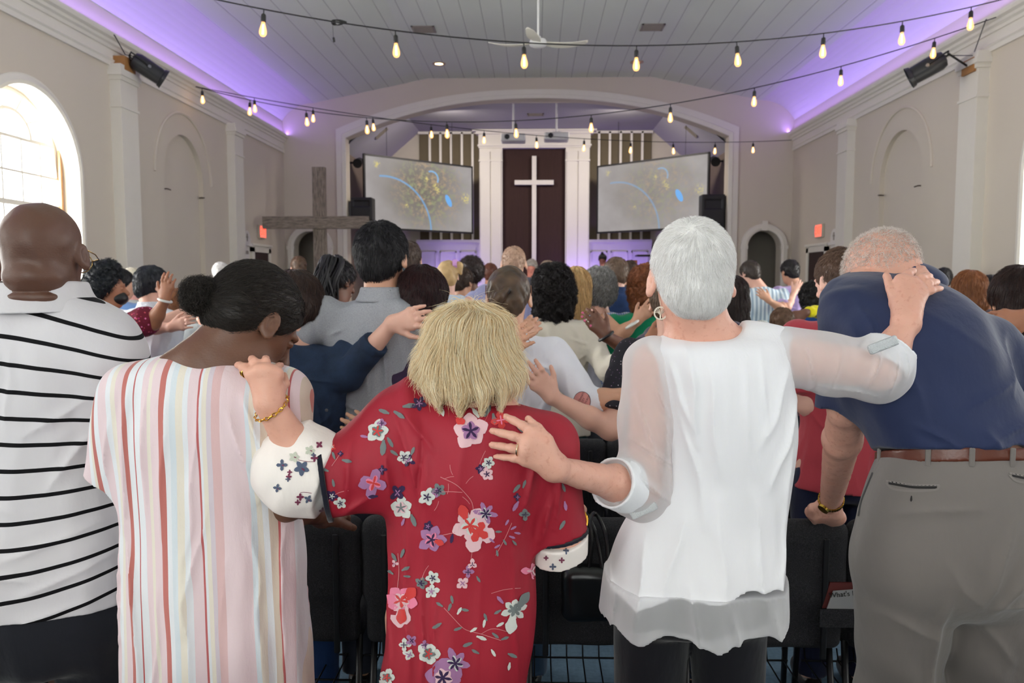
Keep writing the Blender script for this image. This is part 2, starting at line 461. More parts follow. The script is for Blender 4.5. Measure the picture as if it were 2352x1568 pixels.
def ribbons(P, w):
    """P (n, s, 3) -> three-sided tapering tubes"""
    n, s, _ = P.shape; T = np.gradient(P, axis=1); T /= np.linalg.norm(T, axis=2, keepdims=True)+1e-12
    ref = rng.normal(0, 1, (n, 1, 3)); u = np.cross(T, ref); u /= np.linalg.norm(u, axis=2, keepdims=True)+1e-12; v = np.cross(T, u)
    r = w*np.linspace(1, .25, s)[None, :, None]
    rows = [P+r*(math.cos(a)*u+math.sin(a)*v) for a in (0, 2*PI/3, 4*PI/3)]
    V = np.stack(rows, 2).reshape(-1, 3)
    base = (np.arange(n)*s*3)[:, None, None]+(np.arange(s-1)*3)[None, :, None]
    k = np.arange(3)[None, None]; k2 = (k+1) % 3
    F = np.stack([base+k, base+k2, base+3+k2, base+3+k], -1).reshape(-1, 4)
    tone = np.repeat(rng.random(n), s*3)
    return V, F, tone
# ------------------------------------------------------------------ print on cloth: pieces cast on to the surface
class Print:
    def __init__(s, field, off=.0012): s.f = field; s.V = []; s.F = []; s.MI = []; s.n = 0; s.off = off
    def cast(s, px, Y0=1.2):
        px = np.asarray(px, float); d = np.stack([(px[:, 0]-1176)/FPX, -(px[:, 1]-784)/FPX, -np.ones(len(px))], 1)@RCn.T
        d /= np.linalg.norm(d, axis=1)[:, None]; o = np.array([0, 0, EYE]); t = np.full(len(px), Y0*1.0); 
        for _ in range(60):
            t += np.clip(s.f(o+d*t[:, None]), -.05, .05)*.8
        P = o+d*t[:, None]; return P, s.f.grad(P), t
    def grid(s, px, nu, nv, mi, lay=0, Y0=1.2):
        """px: (nu*nv) pixel positions of a grid"""
        P, N, t = s.cast(px, Y0)
        ok = (np.abs(s.f(P)) < .003)
        P = P+N*(s.off*(1+lay*.7)); F = []
        for i in range(nu-1):
            for j in range(nv-1):
                q = [i*nv+j, i*nv+j+1, (i+1)*nv+j+1, (i+1)*nv+j]
                if ok[q].all() and np.ptp(t[q]) < .025: F.append([k+s.n for k in q])
        s.V.append(P); s.F += F; s.MI += [mi]*len(F); s.n += len(P)
    def petal(s, x, y, L, wd, ang, mi, lay=0, sharp=1.0, Y0=1.2, back=.0):
        """petal starting at x,y going L pixels in direction ang (deg, clockwise on the picture)"""
        a = math.radians(ang); ca, sa = math.cos(a), math.sin(a); px = []
        nu, nv = (7, 5) if L > 14 else (5, 3)
        for i in range(nu):
            t = i/(nu-1); wq = wd*.5*(max(0., math.sin(PI*min(1, .06+.93*t**1.35))))**.55
            for j in range(nv):
                q = (j/(nv-1)*2-1)*wq*(1+.10*math.sin(i*2.1+x)); l = L*t-back*L
                px.append((x+ca*l-sa*q, y+sa*l+ca*q))
        s.grid(px, nu, nv, mi, lay, Y0)
    def line(s, pts, w, mi, lay=0, Y0=1.2):
        pts = np.array(pts, float); m = max(4, int(np.linalg.norm(np.diff(pts, axis=0), axis=1).sum()/8))
        tt = np.linspace(0, len(pts)-1, m); Q = np.stack([np.interp(tt, np.arange(len(pts)), pts[:, i]) for i in (0, 1)], 1)
        for _ in range(2): Q[1:-1] = (Q[:-2]+2*Q[1:-1]+Q[2:])/4
        T = np.gradient(Q, axis=0); T /= np.linalg.norm(T, axis=1)[:, None]+1e-9; Nn = np.stack([-T[:, 1], T[:, 0]], 1)
        px = np.stack([Q-Nn*w/2, Q+Nn*w/2], 1).reshape(-1, 2); s.grid(px, m, 2, mi, lay, Y0)
    def poly(s, pts, mi, lay=0, Y0=1.2, n=6):
        """star-shaped polygon as rings about its centre"""
        pts = np.array(pts, float); c = pts.mean(0); pts = np.vstack([pts, pts[:1]])
        px = np.concatenate([c+(pts-c)*k/(n-1) for k in range(n)]); s.grid(px, n, len(pts), mi, lay, Y0)
    def mesh(s):
        return (np.concatenate(s.V), np.array(s.F, int), s.MI) if s.F else None
def build_printed(field, name, mats, prints, parent, h):
    V, F = field.mesh(h); pm = prints.mesh(); mi = [0]*len(F)
    if pm: F = np.concatenate([F, pm[1]+len(V)]); V = np.concatenate([V, pm[0]]); mi += pm[2]
    return link_mesh(name, rawmesh(name, V, F, True, mi), mats, parent)

def wrinkles(L, Y, base=None):
    """cloth creases given as picture segments (x0, y0, x1, y1, width px, depth mm) on a back seen at distance Y"""
    W_ = [(pt(a, b, Y)[[0, 2]], pt(c, d, Y)[[0, 2]], w*Y/FPX, m/1000.) for a, b, c, d, w, m in L]
    def fn(p):
        q = p[:, [0, 2]]; o = base(p) if base else np.zeros(len(p))
        q = q+.006*np.stack([wob(p, 22, 3), wob(p, 19, 8)], 1)
        for a, b, w, m in W_:
            d = b-a; L2 = (d*d).sum(); t = ((q-a)@d)/L2; tc = np.clip(t, 0, 1); r = q-a-tc[:, None]*d
            dist = np.sqrt((r*r).sum(1)); e = (dist/w)**2
            k = np.nonzero(e < 8)[0]
            if len(k): o[k] += m*1.5*(np.exp(-np.sqrt(e[k]+.02)*1.6)-.12)*np.clip((8-e[k])/4, 0, 1)*np.sin(PI*np.clip(tc[k]*.8+.1, 0, 1))
        return o
    return fn
# ------------------------------------------------------------------ people
def rotm(yaw=0, pitch=0, roll=0):
    """yaw>0 turns the face to the left of the picture's right... (about z), pitch>0 bows the head"""
    return np.array(Matrix.Rotation(math.radians(yaw), 3, 'Z') @ Matrix.Rotation(math.radians(-pitch), 3, 'X') @ Matrix.Rotation(math.radians(roll), 3, 'Y'))
def head_ops(f, C, R, s=1., neck=None, nr=.055, ears=True, fat=1., k=.012):
    T = lambda *p: C+R@(np.array(p)*s)
    f.ell(T(0, -.014, .026), np.array((.076*fat, .096, .087))*s, R, k=.02)
    f.ell(T(0, .034, -.034), np.array((.060*fat, .060, .082))*s, R, k=.03)
    f.ell(T(0, .048, -.085), np.array((.040*fat, .042, .030))*s, R, k=.03)
    f.cone(T(0, .088, .012), T(0, .116, -.024), .008*s, .012*s, k=.014)
    f.ell(T(0, .112, -.030), np.array((.017, .012, .009))*s, R, k=.008)
    f.ell(T(0, .084, .022), np.array((.046, .014, .009))*s, R, k=.016)
    for e in (-1, 1):
        f.ell(T(e*.030, .083, .006), np.array((.017, .012, .011))*s, R, k=.006, mode='s')
        f.ell(T(e*.030, .080, .004), np.array((.015, .012, .010))*s, R, k=.004)
    f.ell(T(0, .098, -.056), np.array((.023, .010, .006))*s, R, k=.006)
    f.ell(T(0, .096, -.068), np.array((.019, .010, .006))*s, R, k=.006)
    if neck is not None: f.cone(T(0, -.016, -.050), neck, nr*s*.97, nr*1.12*s, k=.035)
    if ears:
        for e in (-1, 1):
            Re = R@np.array(Matrix.Rotation(e*math.radians(-24), 3, 'Z') @ Matrix.Rotation(math.radians(12), 3, 'X'))
            c = T(e*.082*fat, -.004, -.006)
            f.ell(c, np.array((.0065, .019, .030))*s, Re, k=.007)
            f.ell(c+Re@np.array((e*.006, .003, .002))*s, np.array((.006, .011, .018))*s, Re, k=.003, mode='s'); f.ell(c+Re@np.array((e*.001, .004, -.001))*s, np.array((.004, .004, .011))*s, Re, k=.003)
            f.ell(c+Re@np.array((e*.0, .005, -.024))*s, np.array((.006, .009, .010))*s, Re, k=.006)
def hand_ops(f, W, K, T, thumb, s=1., out=None, bend=.012, k=.006, palm=.013):
    """W wrist, K four knuckles, T four tips, thumb [base, mid, tip] in world space"""
    out = np.array((0, -1, .25)) if out is None else np.array(out, float); out = nrm(out)
    K = [np.array(q, float) for q in K]; T = [np.array(q, float) for q in T]
    for i, q in enumerate(K):
        f.cone(W+(q-W)*.02, q, .019*s, palm*s, k=.02)
        if i: f.cone((K[i-1]+W)/2, (K[i-1]+q)/2, .012*s, .0115*s, k=.016)
    for i, (q, t) in enumerate(zip(K, T)):
        b = bend*(1 if i < 3 else .8)
        m1 = q+(t-q)*.42+out*b; m2 = q+(t-q)*.74+out*b*.75
        r = (.0098, .0100, .0096, .0084)[i]*s
        f.ell(q+out*.003, (.0115*s,)*3, None, k=.01)
        f.cone(q, m1, r*1.06, r, k=k); f.cone(m1, m2, r, r*.92, k=.003); f.cone(m2, t, r*.92, r*.80, k=.003)
        f.ell(m1+out*.0015, (r*1.07,)*3, None, k=.004)
    b0, b1, b2 = [np.array(q, float) for q in thumb]
    f.cone(W+(b0-W)*.35, b0, .017*s, .014*s, k=.02); f.cone(b0, b1, .0135*s, .0108*s, k=.006); f.cone(b1, b2, .0108*s, .0088*s, k=.003)
def auto_hand(f, W, d, out=(0, -1, .2), side=1, s=1., spread=.5, curl=.012, thumb=True):
    """hand laid flat: d pointing direction, out = back of the hand, side=+1 thumb on the left of d seen from out"""
    d = nrm(d); out = np.array(out, float); out = nrm(out-d*np.dot(out, d)); l = np.cross(out, d)*side
    K = [W+d*(.088-.005*abs(i-1.2))*s+l*(.030-.0205*i)*s+out*(.004-.002*abs(i-1.5)) for i in range(4)]
    Ls = (.074, .083, .077, .060)
    T = [K[i]+(d+l*(.24-.16*i)*spread)*Ls[i]*s*.96-out*.008 for i in range(4)]
    th = [W+d*.034*s+l*.036*s, W+d*.066*s+l*.060*s-out*.004, W+d*.094*s+l*.070*s-out*.008]
    hand_ops(f, W, K, T, th, s, out, curl)
def forearm(f, E, Wp, s=1., re=.043, rw=.027, k=.02):
    m = E+(Wp-E)*.35
    f.cone(E, m, re*s, re*.97*s, k=k); f.cone(m, Wp, re*.97*s, rw*s, k=k)
SHOE = None
def legs_and_feet(f, bx, by, hipz, s, spread=.09, turn=0., z0=0.):
    for e in (-1, 1):
        h = vec(bx+e*.085*s, by, hipz); kn = vec(bx+e*spread*s, by+.015, z0+(hipz-z0)*.54); an = vec(bx+e*spread*s, by-.02, z0+.085*s)
        f.cone(h, kn, .080*s, .055*s, k=.03); f.cone(kn, an, .055*s, .038*s, k=.02)
        f.cone(an, an+vec(0, .13*s, -.055*s), .036*s, .028*s, k=.02)
def person_root(x, y, label, cat='person', group=None, name='person'):
    return empty(name, (float(x), float(y), 0.), label, cat, group)
HAIRF = {}
def hair_build(root, C, R, s, h, spec, hres):
    """spec keys: color, color2, t thickness, style, n, L"""
    st = spec.get('style', 'short'); t = spec.get('t', .010); f = Field(); fat = spec.get('fat', 1.)
    T = lambda *p: C+R@(np.array(p)*s)
    Ri = R.T
    if st != 'none':
        f.ell(T(0, -.014, .026), (np.array((.076*fat, .096, .087))+t)*s, R, k=.02)
        if st in ('short', 'buzz', 'updo', 'pony', 'thin'):
            f.ell(T(0, -.050, -.040), (np.array((.052*fat, .046, .050))+t*.5)*s, R, k=.03)
        for q in spec.get('ell', []): f.ell(T(*q[0]), np.array(q[1])*s, R@rotm(*q[2]) if len(q) > 2 else R, k=.025)
        p0 = spec.get('line', (0, .062, .030)); nn = spec.get('linen', (0, .80, -.60))
        if spec.get('nape', True): f.cut(T(0, 0, spec.get('napez', -.104)), R@np.array((0, .15, -1.)), .008)
        f.cut(T(*p0), R@np.array(nn, float), .01)
        for q in spec.get('post', []): 
            if q[0] == 'ell': f.ell(T(*q[1]), np.array(q[2])*s, R@rotm(*q[3]) if len(q) > 3 else R, k=.02)
            elif q[0] == 'well': f.ell(q[1], q[2], None, k=.02)
            elif q[0] == 'cone': f.cone(T(*q[1]), T(*q[2]), q[3]*s, q[4]*s, k=.015)
            elif q[0] == 'wcone': f.cone(q[1], q[2], q[3], q[4], k=.015)
        bp = spec.get('bump', .0025); bf = spec.get('bumpf', 60)
        f.disp(lambda p: bp*wob(p, bf)+bp*.5*wob(p, bf*2.3, 3))
    extra = []
    n = spec.get('n', 0)
    if n:
        cr = T(*spec.get('crown', (0, -.055, .095))); dn = spec.get('down', 1.)
        def flow(p):
            q = p-cr; q = q/(np.linalg.norm(q, axis=1)[:, None]+.01)
            g = np.array(spec.get('grav', (0, 0, -1.)), float)
            if 'tie' in spec:
                tp = T(*spec['tie']); v = tp-p; return v/(np.linalg.norm(v, axis=1)[:, None]+.01)
            return q+g*dn
        hd = f
        r = strands(hd, n, spec.get('L', .02)*s, flow, seg=spec.get('seg', 4), w=spec.get('w', .0008), lift=spec.get('lift', .2), curl=spec.get('curl', 0), curlf=spec.get('curlf', 20), wave=spec.get('wave', 0), off=spec.get('off', .002))
        if r is not None: extra.append(r)
    for q in spec.get('extra', []): extra.append(q)
    mat = hairmat(spec['color'], spec.get('color2'), spec.get('rough', .45))
    return f.build('hair', mat, root, hres, extra if extra else [ (np.zeros((0,3)), np.zeros((0,4),int), np.zeros(0)) ])
def folds(amp, s=1., seed=0., cx=0., cy=0.):
    """cloth folds: hanging plus drag folds"""
    def fn(p):
        q = p*np.array((1, 1, .28)); a = wob(q, 34*s, seed); b = wob(p*np.array((1, 1, .7))+.03*wob(p, 7, seed)[:, None], 19*s, seed+4)
        r = 1-np.abs(a)*1.6
        return amp*(.65*b+.5*np.clip(r, -1, 1)*np.clip(.5+.8*wob(p, 6, seed+2), 0, 1))
    return fn
def drag(zs, bx, by, s, wide):
    """sharp drag creases running in from the armpits and down the back"""
    r_ = random.Random(int(bx*1000)+77); L = []
    for e in (-1, 1):
        for k in range(5):
            x0 = bx+e*.155*s*wide; z0 = zs-(.07+.05*k)*s; a = math.radians(r_.uniform(15, 75)); l = r_.uniform(.09, .2)*s
            L.append((x0, z0, x0-e*l*math.cos(a), z0-l*math.sin(a)*(1 if k else -.3), r_.uniform(.006, .010)*s, r_.uniform(.005, .009)*s))
    for k in range(5):
        x0 = bx+r_.uniform(-.12, .12)*s*wide; z0 = zs-r_.uniform(.05, .35)*s; L.append((x0, z0, x0+r_.uniform(-.04, .04), z0-r_.uniform(.1, .25)*s, r_.uniform(.007, .013)*s, r_.uniform(.004, .007)*s))
    def fn(p):
        q = p[:, [0, 2]]+.006*np.stack([wob(p, 22, 3), wob(p, 19, 8)], 1); o = np.zeros(len(p))
        for x0, z0, x1, z1, w, m in L:
            a = np.array((x0, z0)); d = np.array((x1-x0, z1-z0)); t = np.clip(((q-a)@d)/(d*d).sum(), 0, 1); r = q-a-t[:, None]*d; e2 = (r*r).sum(1)/w**2
            k = np.nonzero(e2 < 8)[0]
            if len(k): o[k] += m*1.5*(np.exp(-np.sqrt(e2[k]+.02)*1.6)-.12)*np.clip((8-e2[k])/4, 0, 1)*np.sin(PI*np.clip(t[k]*.8+.1, 0, 1))
        return o*(p[:, 1] < by)
    return fn
def generic(label, hx, hy, Y, skincol, hair, top, bottom=(40, 42, 50), bow=15, turn=0, roll=0, s=1., sleeve='short', arms=(), group=None,
            wide=1., bodyoff=(0, 0), res=None, topmat=None, dress=False, neckline=None, fat=1., parts=(), shoulder=0., cat='person', extra_body=None, zfoot=0., ears=True, hairname=None):
    C = pt(hx, hy, Y); R = rotm(turn, bow, roll)
    res = res or max(.006, .0013*Y); top_z = C[2]+.11*s-zfoot; H = top_z
    b = math.radians(bow)
    nb = C+vec(bodyoff[0], -.03-.05*math.sin(b)*s+bodyoff[1], -(.160-.03*math.sin(b))*s)   # base of the neck
    bx, by = nb[0], nb[1]-.005
    root = person_root(bx, by, label, cat, group)
    if zfoot: root.location[2] = zfoot
    zs = nb[2]-.042*s                                                    # shoulder line
    hipz = max(.25, zfoot+.52*(H)) if not zfoot else zfoot+.52*H
    sw = .172*wide*s; f = Field()
    head_ops(f, C, R, s, nb, .055*(1+(fat-1)*.6), ears=ears, fat=fat)
    tr = [(zs+.050*s, bx, by, .066*s*wide, .058*s), (zs+.022*s, bx, by, .118*s*wide, .072*s), (zs-.045*s, bx, by, .165*s*wide, .095*s), (zs-.16*s, bx, by, .160*s*wide, .105*s),
          (zs-.34*s, bx, by, .135*s*wide*fat, .095*s*fat), (hipz+.03, bx, by, .160*s*wide*fat, .110*s*fat), (hipz-.08, bx, by, .150*s*wide, .10*s)]
    f.stack(tr, k=.03, top=.03, bot=.05)
    g = Field()                                                         # the top
    m = .016
    rows = [(z+(.012 if i < 2 else 0), x, y, w+m+(.0 if i else -.012), d+m) for i, (z, x, y, w, d) in enumerate(tr[:-1])]
    if dress: rows += [(hipz-.10, bx, by, .20*s*wide*fat, .15*s*fat), (max(zfoot+.42, hipz-.45), bx, by, .25*s*wide, .20*s)]
    else: rows += [(hipz-.07, bx, by, (.168*wide*fat)*s+m, .120*s*fat+m)]
    g.stack(rows, k=.03, top=.045, bot=0)
    ar = list(arms); sides = {a[0] for a in ar}
    for e in (-1, 1):
        if e not in sides: ar.append((e, (bx+e*(sw+.045*s)+0, by-.01, zs-.29*s), (bx+e*(sw+.02*s), by+.12*s, zs-.50*s), None))
    for a in ar:
        e = a[0]; sh = vec(bx+e*sw, by, zs-.012*s+.0) ; E = a[1]; Wp = a[2]
        E = pt(*E) if len(E) == 3 and abs(E[0]) > 9 else np.array(E, float); Wp = pt(*Wp) if abs(Wp[0]) > 9 else np.array(Wp, float)
        up = .03*s*max(0, min(1, (E[2]-sh[2]+.15)/.25)); sh = sh+vec(0, 0, up)
        f.cone(sh, E, .050*s, .040*s, k=.03); forearm(f, E, Wp, s*.95)
        hd = a[3] if len(a) > 3 else None
        if hd is not False:
            d = nrm(Wp-E) if hd is None else None; out = (0, -1, .25); sd = -e
            if hd is not None:
                q = pt(hd[0], hd[1], hd[2] if len(hd) > 2 else Y); d = q-Wp; sd = hd[3] if len(hd) > 3 else -e
            else: out = (e, 0, 0)
            auto_hand(f, Wp, d, out, sd, s*.95)
        if sleeve != 'none':
            sm_ = a[4] if len(a) > 4 else sleeve
            if sm_ == 'short': c2 = sh+(E-sh)*.78; g.cone(sh, c2, .062*s, .060*s, k=.045, flat=True)
            elif sm_ == 'long': g.cone(sh, E, .062*s, .052*s, k=.045); g.cone(E, E+(Wp-E)*.93, .052*s, .036*s, k=.02, flat=True)
            elif sm_ == 'cuffed': g.cone(sh, E, .066*s, .056*s, k=.045); g.cone(E, E+(Wp-E)*.62, .056*s, .046*s, k=.02, flat=True); g.cone(E+(Wp-E)*.52, E+(Wp-E)*.63, .051*s, .050*s, k=.004, flat=True, flat0=True)
            elif sm_ == 'threeq': g.cone(sh, E, .062*s, .052*s, k=.045); g.cone(E, E+(Wp-E)*.35, .052*s, .046*s, k=.02, flat=True)
            elif sm_ == 'puff': c2 = sh+(E-sh)*.55; g.cone(sh, c2, .060*s, .085*s, k=.045); g.cone(c2, E, .085*s, .055*s, k=.03, flat=True)
    legs_and_feet(f, bx, by, hipz, s, z0=zfoot)
    if extra_body: extra_body(f, g, dict(C=C, R=R, nb=nb, zs=zs, s=s, bx=bx, by=by))
    if neckline: g.ell(nb+vec(0, -.0, .045*s), np.array(neckline)*s, None, k=.01, mode='s')
    else: g.ell(nb+vec(0, 0, .055*s), np.array((.062, .062, .055))*s*(1+(fat-1)*.6), None, k=.01, mode='s')
    g.disp(folds(.013*s, 1., bx*7+by)); g.disp(drag(zs, bx, by, s, wide))
    f.build('body', None or skin(skincol), root, res)
    g.build('dress' if dress else 'top', topmat or cloth('cloth_%d_%d_%d' % top, top), root, res)
    if True:
        t = Field(); z0_ = zfoot; kz = zfoot+(hipz-zfoot)*.54
        if dress: pass
        else:
            t.stack([(hipz+.06, bx, by, .155*s*wide*fat, .112*s*fat), (hipz-.03, bx, by, .165*s*wide*fat, .120*s*fat), (hipz-.12, bx, by, .165*s*wide, .11*s)], k=.02, top=.02, bot=.03)
            for e in (-1, 1):
                t.cone(vec(bx+e*.085*s, by, hipz-.05), vec(bx+e*.09*s, by+.015, kz), .092*s, .070*s, k=.03)
                t.cone(vec(bx+e*.09*s, by+.015, kz), vec(bx+e*.09*s, by-.02, z0_+.075*s), .070*s, .060*s, k=.02, flat=True)
            t.disp(folds(.006, 1., bx)); t.build('trousers', cloth('trouser_%d_%d_%d' % bottom, bottom), root, max(res, .009))
        for e in (-1, 1):
            q = Field().ell((bx+e*.09*s, by+.035*s, z0_+.045), (.045*s, .125*s, .042)).cut((0, 0, z0_+.002), (0, 0, -1))
            q.build('shoe', plain('dark_shoe_leather', (38, 30, 28), .4), root, .010)
    if hair:
        hs = dict(hair); hs.setdefault('fat', fat); hair_build(root, C, R, s, None, hs, max(.004, res*.7))
    return root, dict(C=C, R=R, nb=nb, zs=zs, s=s, bx=bx, by=by, f=f, g=g, hipz=hipz)
# ------------------------------------------------------------------ the room
def wallmat(name, col):
    if ('w', name) in _M: return _M[('w', name)]
    t = NT(name); co = t.coord(); c = lin(col); f = t.noise(co, .8, 4)
    t.link(t.mix(f, tuple(v*.95 for v in c), tuple(min(1, v*1.04) for v in c)), t.b.inputs['Base Color'])
    t.b.inputs['Roughness'].default_value = .75; t.b.inputs['Specular IOR Level'].default_value = .25
    br = t.add('ShaderNodeTexBrick'); u = t.xyz(co); cb = t.add('ShaderNodeCombineXYZ')
    t.link(t.math('ADD', u[0], u[1]), cb.inputs[0]); t.link(u[2], cb.inputs[1]); t.link(cb.outputs[0], br.inputs[0])
    br.inputs['Scale'].default_value = 1; br.inputs['Brick Width'].default_value = .8; br.inputs['Row Height'].default_value = .4; br.inputs['Mortar Size'].default_value = .004
    n1 = t.bump(br.outputs['Fac'], .25, -.004); t.bump(t.noise(co, 120, 3), .2, .002, n1)
    _M[('w', name)] = t.m; return t.m
WALL = wallmat('plaster_wall_paint', (210, 200, 184)); TRIM = plain('white_trim_paint', (226, 221, 209), .5, var=.03)
CHW = plain('chancel_wall_paint', (196, 188, 176), .7, var=.04); PAN = plain('panel_white_paint', (226, 221, 214), .5, var=.02)
BLK = plain('black_plastic', (22, 22, 24), .45); STEEL = plain('brushed_steel', (120, 120, 124), .35, 1)
WHT = plain('white_enamel', (232, 232, 226), .35, var=.02)
def planks():
    t = NT('painted_ceiling_planks'); co = t.coord(); x = t.xyz(co)[0]; c = lin((222, 228, 216))
    m = t.math('PINGPONG', t.math('ADD', x, 50.0), .15); g = t.math('LESS_THAN', m, .006)
    f = t.noise(co, 1.2, 4)
    base = t.mix(f, tuple(v*.95 for v in c), tuple(v*1.03 for v in c))
    t.link(t.mix(g, base, tuple(v*.62 for v in c)), t.b.inputs['Base Color']); t.b.inputs['Roughness'].default_value = .6
    t.bump(t.math('MINIMUM', t.math('MULTIPLY', m, 60.), 1.), .6, .006); return t.m
XL, XR, DY = -5.03, 5.056, 16.0
sx = (lambda u, v, w: (u, DY+w, v)); 
# front wall with the proscenium and two arched doorways
outer = [(XL-.3, 0), (XR+.3, 0), (XR+.3, 5.7), (XL-.3, 5.7)]
def pros(g=0.):
    pts = [(-3.77-g, .0), (3.79+g, .0), (3.79+g, 4.37+g*.9)]
    n = 40
    for i in range(1, n):
        a = i/n; x = 3.79+g-(7.56+2*g)*a; u = (x-.01)/(3.78+g); pts.append((x, 4.37+g*.9+(.75)*(1-abs(u)**2.25)))
    pts.append((-3.77-g, 4.37+g*.9)); return pts
aR, aL = arch(4.52, .33, 0, 2.21, 20), arch(-4.52, .33, 0, 2.21, 20)
plate(outer, [pros(), aR, aL], .30, sx, 'wall_front', WALL)['kind'] = 'structure'
inn = pros()
out_ = pros(.19)
def ringplate(o_, i_, thick, mapf, name, mat, parent=None, origin=None):
    return plate(o_, [i_], thick, mapf, name, mat, parent, origin)
def pr_trim():
    n = len(inn); V = []; F = []
    prof = [(0, .0), (0, -.05), (.07, -.07), (.08, -.045), (.19, -.045), (.19, 0)]
    path = [inn[1]]+inn[2:]+[inn[0]]; path2 = [out_[1]]+out_[2:]+[out_[0]]
    for (a, b) in zip(path, path2):
        d = np.array(b)-np.array(a); L = np.linalg.norm(d)+1e-9
        for (q, w) in prof:
            s_ = q/.19; p = np.array(a)+d*s_; V.append((p[0], DY+w, p[1]))
    m = len(prof)
    for i in range(len(path)-1):
        for j in range(m-1): F.append((i*m+j, i*m+j+1, (i+1)*m+j+1, (i+1)*m+j))
    return rawmesh('trim_1', V, [np.array(F)], False)
o = link_mesh('trim_1', pr_trim(), TRIM); o['kind'] = 'structure'
for k, cx in enumerate((4.52, -4.52)):
    o = plate(arch(cx, .46, 0, 2.21, 20), [arch(cx, .33, -.01, 2.21, 20)] if 0 else [], .05, lambda u, v, w: (u, DY-.05+w, v), 'tmp', TRIM) if 0 else None
    P = [(cx-.395, DY-.03, 0.)]+[(cx-.395*math.cos(PI*i/24), DY-.03, 2.21+.395*math.sin(PI*i/24)) for i in range(25)]+[(cx+.395, DY-.03, 0.)]
    mb = MB(); V = []; F = []
    prof = [(-.065, .03), (-.065, -.03), (-.02, -.045), (.05, -.035), (.065, -.02), (.065, .03)]
    for i, p in enumerate(P):
        c = np.array((cx, 0, min(p[2], 2.21))); d = np.array(p)-c; d[1] = 0; d = nrm(d) if abs(d[2]) > 1e-6 or True else d
        for q, w in prof: V.append((p[0]+d[0]*q, p[1]+w, p[2]+d[2]*q))
    m = 6
    for i in range(len(P)-1):
        for j in range(m-1): F.append((i*m+j, i*m+j+1, (i+1)*m+j+1, (i+1)*m+j))
    mb.raw(V, F); mb.box((cx-.05, DY-.08, 2.53), (cx+.05, DY, 2.72)); mb.box((cx-.47, DY-.07, 2.17), (cx-.32, DY, 2.24)); mb.box((cx+.32, DY-.07, 2.17), (cx+.47, DY, 2.24))
    mb.build('trim_%d' % (2+k), TRIM)['kind'] = 'structure'
    # passage behind the arch
    mb = MB().box((cx-1.2, DY+1.6, 0), (cx+1.2, DY+1.7, 3.2)).box((cx-1.2, DY+.3, 0), (cx-1.1 if cx > 0 else cx-1.1, DY+1.6, 3.2)).box((cx+1.1, DY+.3, 0), (cx+1.2, DY+1.6, 3.2)).box((cx-1.2, DY+.3, 3.1), (cx+1.2, DY+1.7, 3.2))
    if cx > 0: mb = MB().box((4.0, DY+1.6, 0), (5.35, DY+1.7, 3.2)).box((5.25, DY+.28, 0), (5.35, DY+1.6, 3.2)).box((4.0, DY+.28, 3.1), (5.35, DY+1.7, 3.2)).box((4.0, DY+.28, 0), (4.05, DY+1.7, 3.2))
    else: mb = MB().box((-5.33, DY+1.6, 0), (-4.0, DY+1.7, 3.2)).box((-5.33, DY+.28, 0), (-5.25, DY+1.6, 3.2)).box((-5.33, DY+.28, 3.1), (-4.0, DY+1.7, 3.2)).box((-4.05, DY+.28, 0), (-4.0, DY+1.7, 3.2))
    mb.build('wall_passage_right' if cx > 0 else 'wall_passage_left', CHW)['kind'] = 'structure'
# side walls
YB = -4.0
def sidewall(side, name, wins, niche):
    X = XL if side < 0 else XR
    mp = (lambda u, v, w: (X-w, u, v)) if side < 0 else (lambda u, v, w: (X+w, u, v))
    holes = [arch(c, .80, .95, 2.67, 26) for c in wins]
    nc = niche
    holes.append(arch(nc, .64, .5, 2.98, 26))
    plate([(YB, 0), (DY+.0, 0), (DY+.0, 4.7), (YB, 4.7)], holes, .28, mp, name, WALL)['kind'] = 'structure'
    b = MB(); x0 = X+side*.07; b.box((x0, nc-.75, .3), (x0+side*.04, nc+.75, 3.8)); b.build('wall_niche_left' if side < 0 else 'wall_niche_right', WALL)['kind'] = 'structure'
    for q, hz in ((-.60, 2.80), (.62, 2.80)):
        hb = MB().tube([(X+side*.06, nc+q, hz), (X-side*.02, nc+q, hz), (X-side*.02, nc+q-.10*(1 if q > 0 else -1), hz-.005)], .009, 6)
        oo = hb.build('wall_hook', plain('dull_bronze', (96, 84, 70), .5, .6), None, (X, nc+q, hz)); 
        setp(oo, 'small bent hook in the %s wall niche, on its %s edge' % ('left' if side < 0 else 'right', 'nearer' if q < 0 else 'farther'), 'hook')
    # faint relief arch above the niche
    mb = MB(); P = [(X-side*.004, nc-.92*math.cos(PI*i/30), 3.0+.92*math.sin(PI*i/30)) for i in range(31)]
    mb.tube(P, .022, 6); mb.build('trim_%d' % (4 if side < 0 else 5), WALL)['kind'] = 'structure'
sidewall(-1, 'wall_left', WIN_L, 11.43); sidewall(1, 'wall_right', WIN_R, 11.36)
b = MB().box((XL-.3, YB-.1, 0), (XR+.3, YB, .7)).box((XL-.3, YB-.1, 3.9), (XR+.3, YB, 5.8)).box((XL-.3, YB-.1, .7), (-2.9, YB, 3.9)).box((.5, YB-.1, .7), (XR+.3, YB, 3.9))
b.build('wall_back', WALL)['kind'] = 'structure'
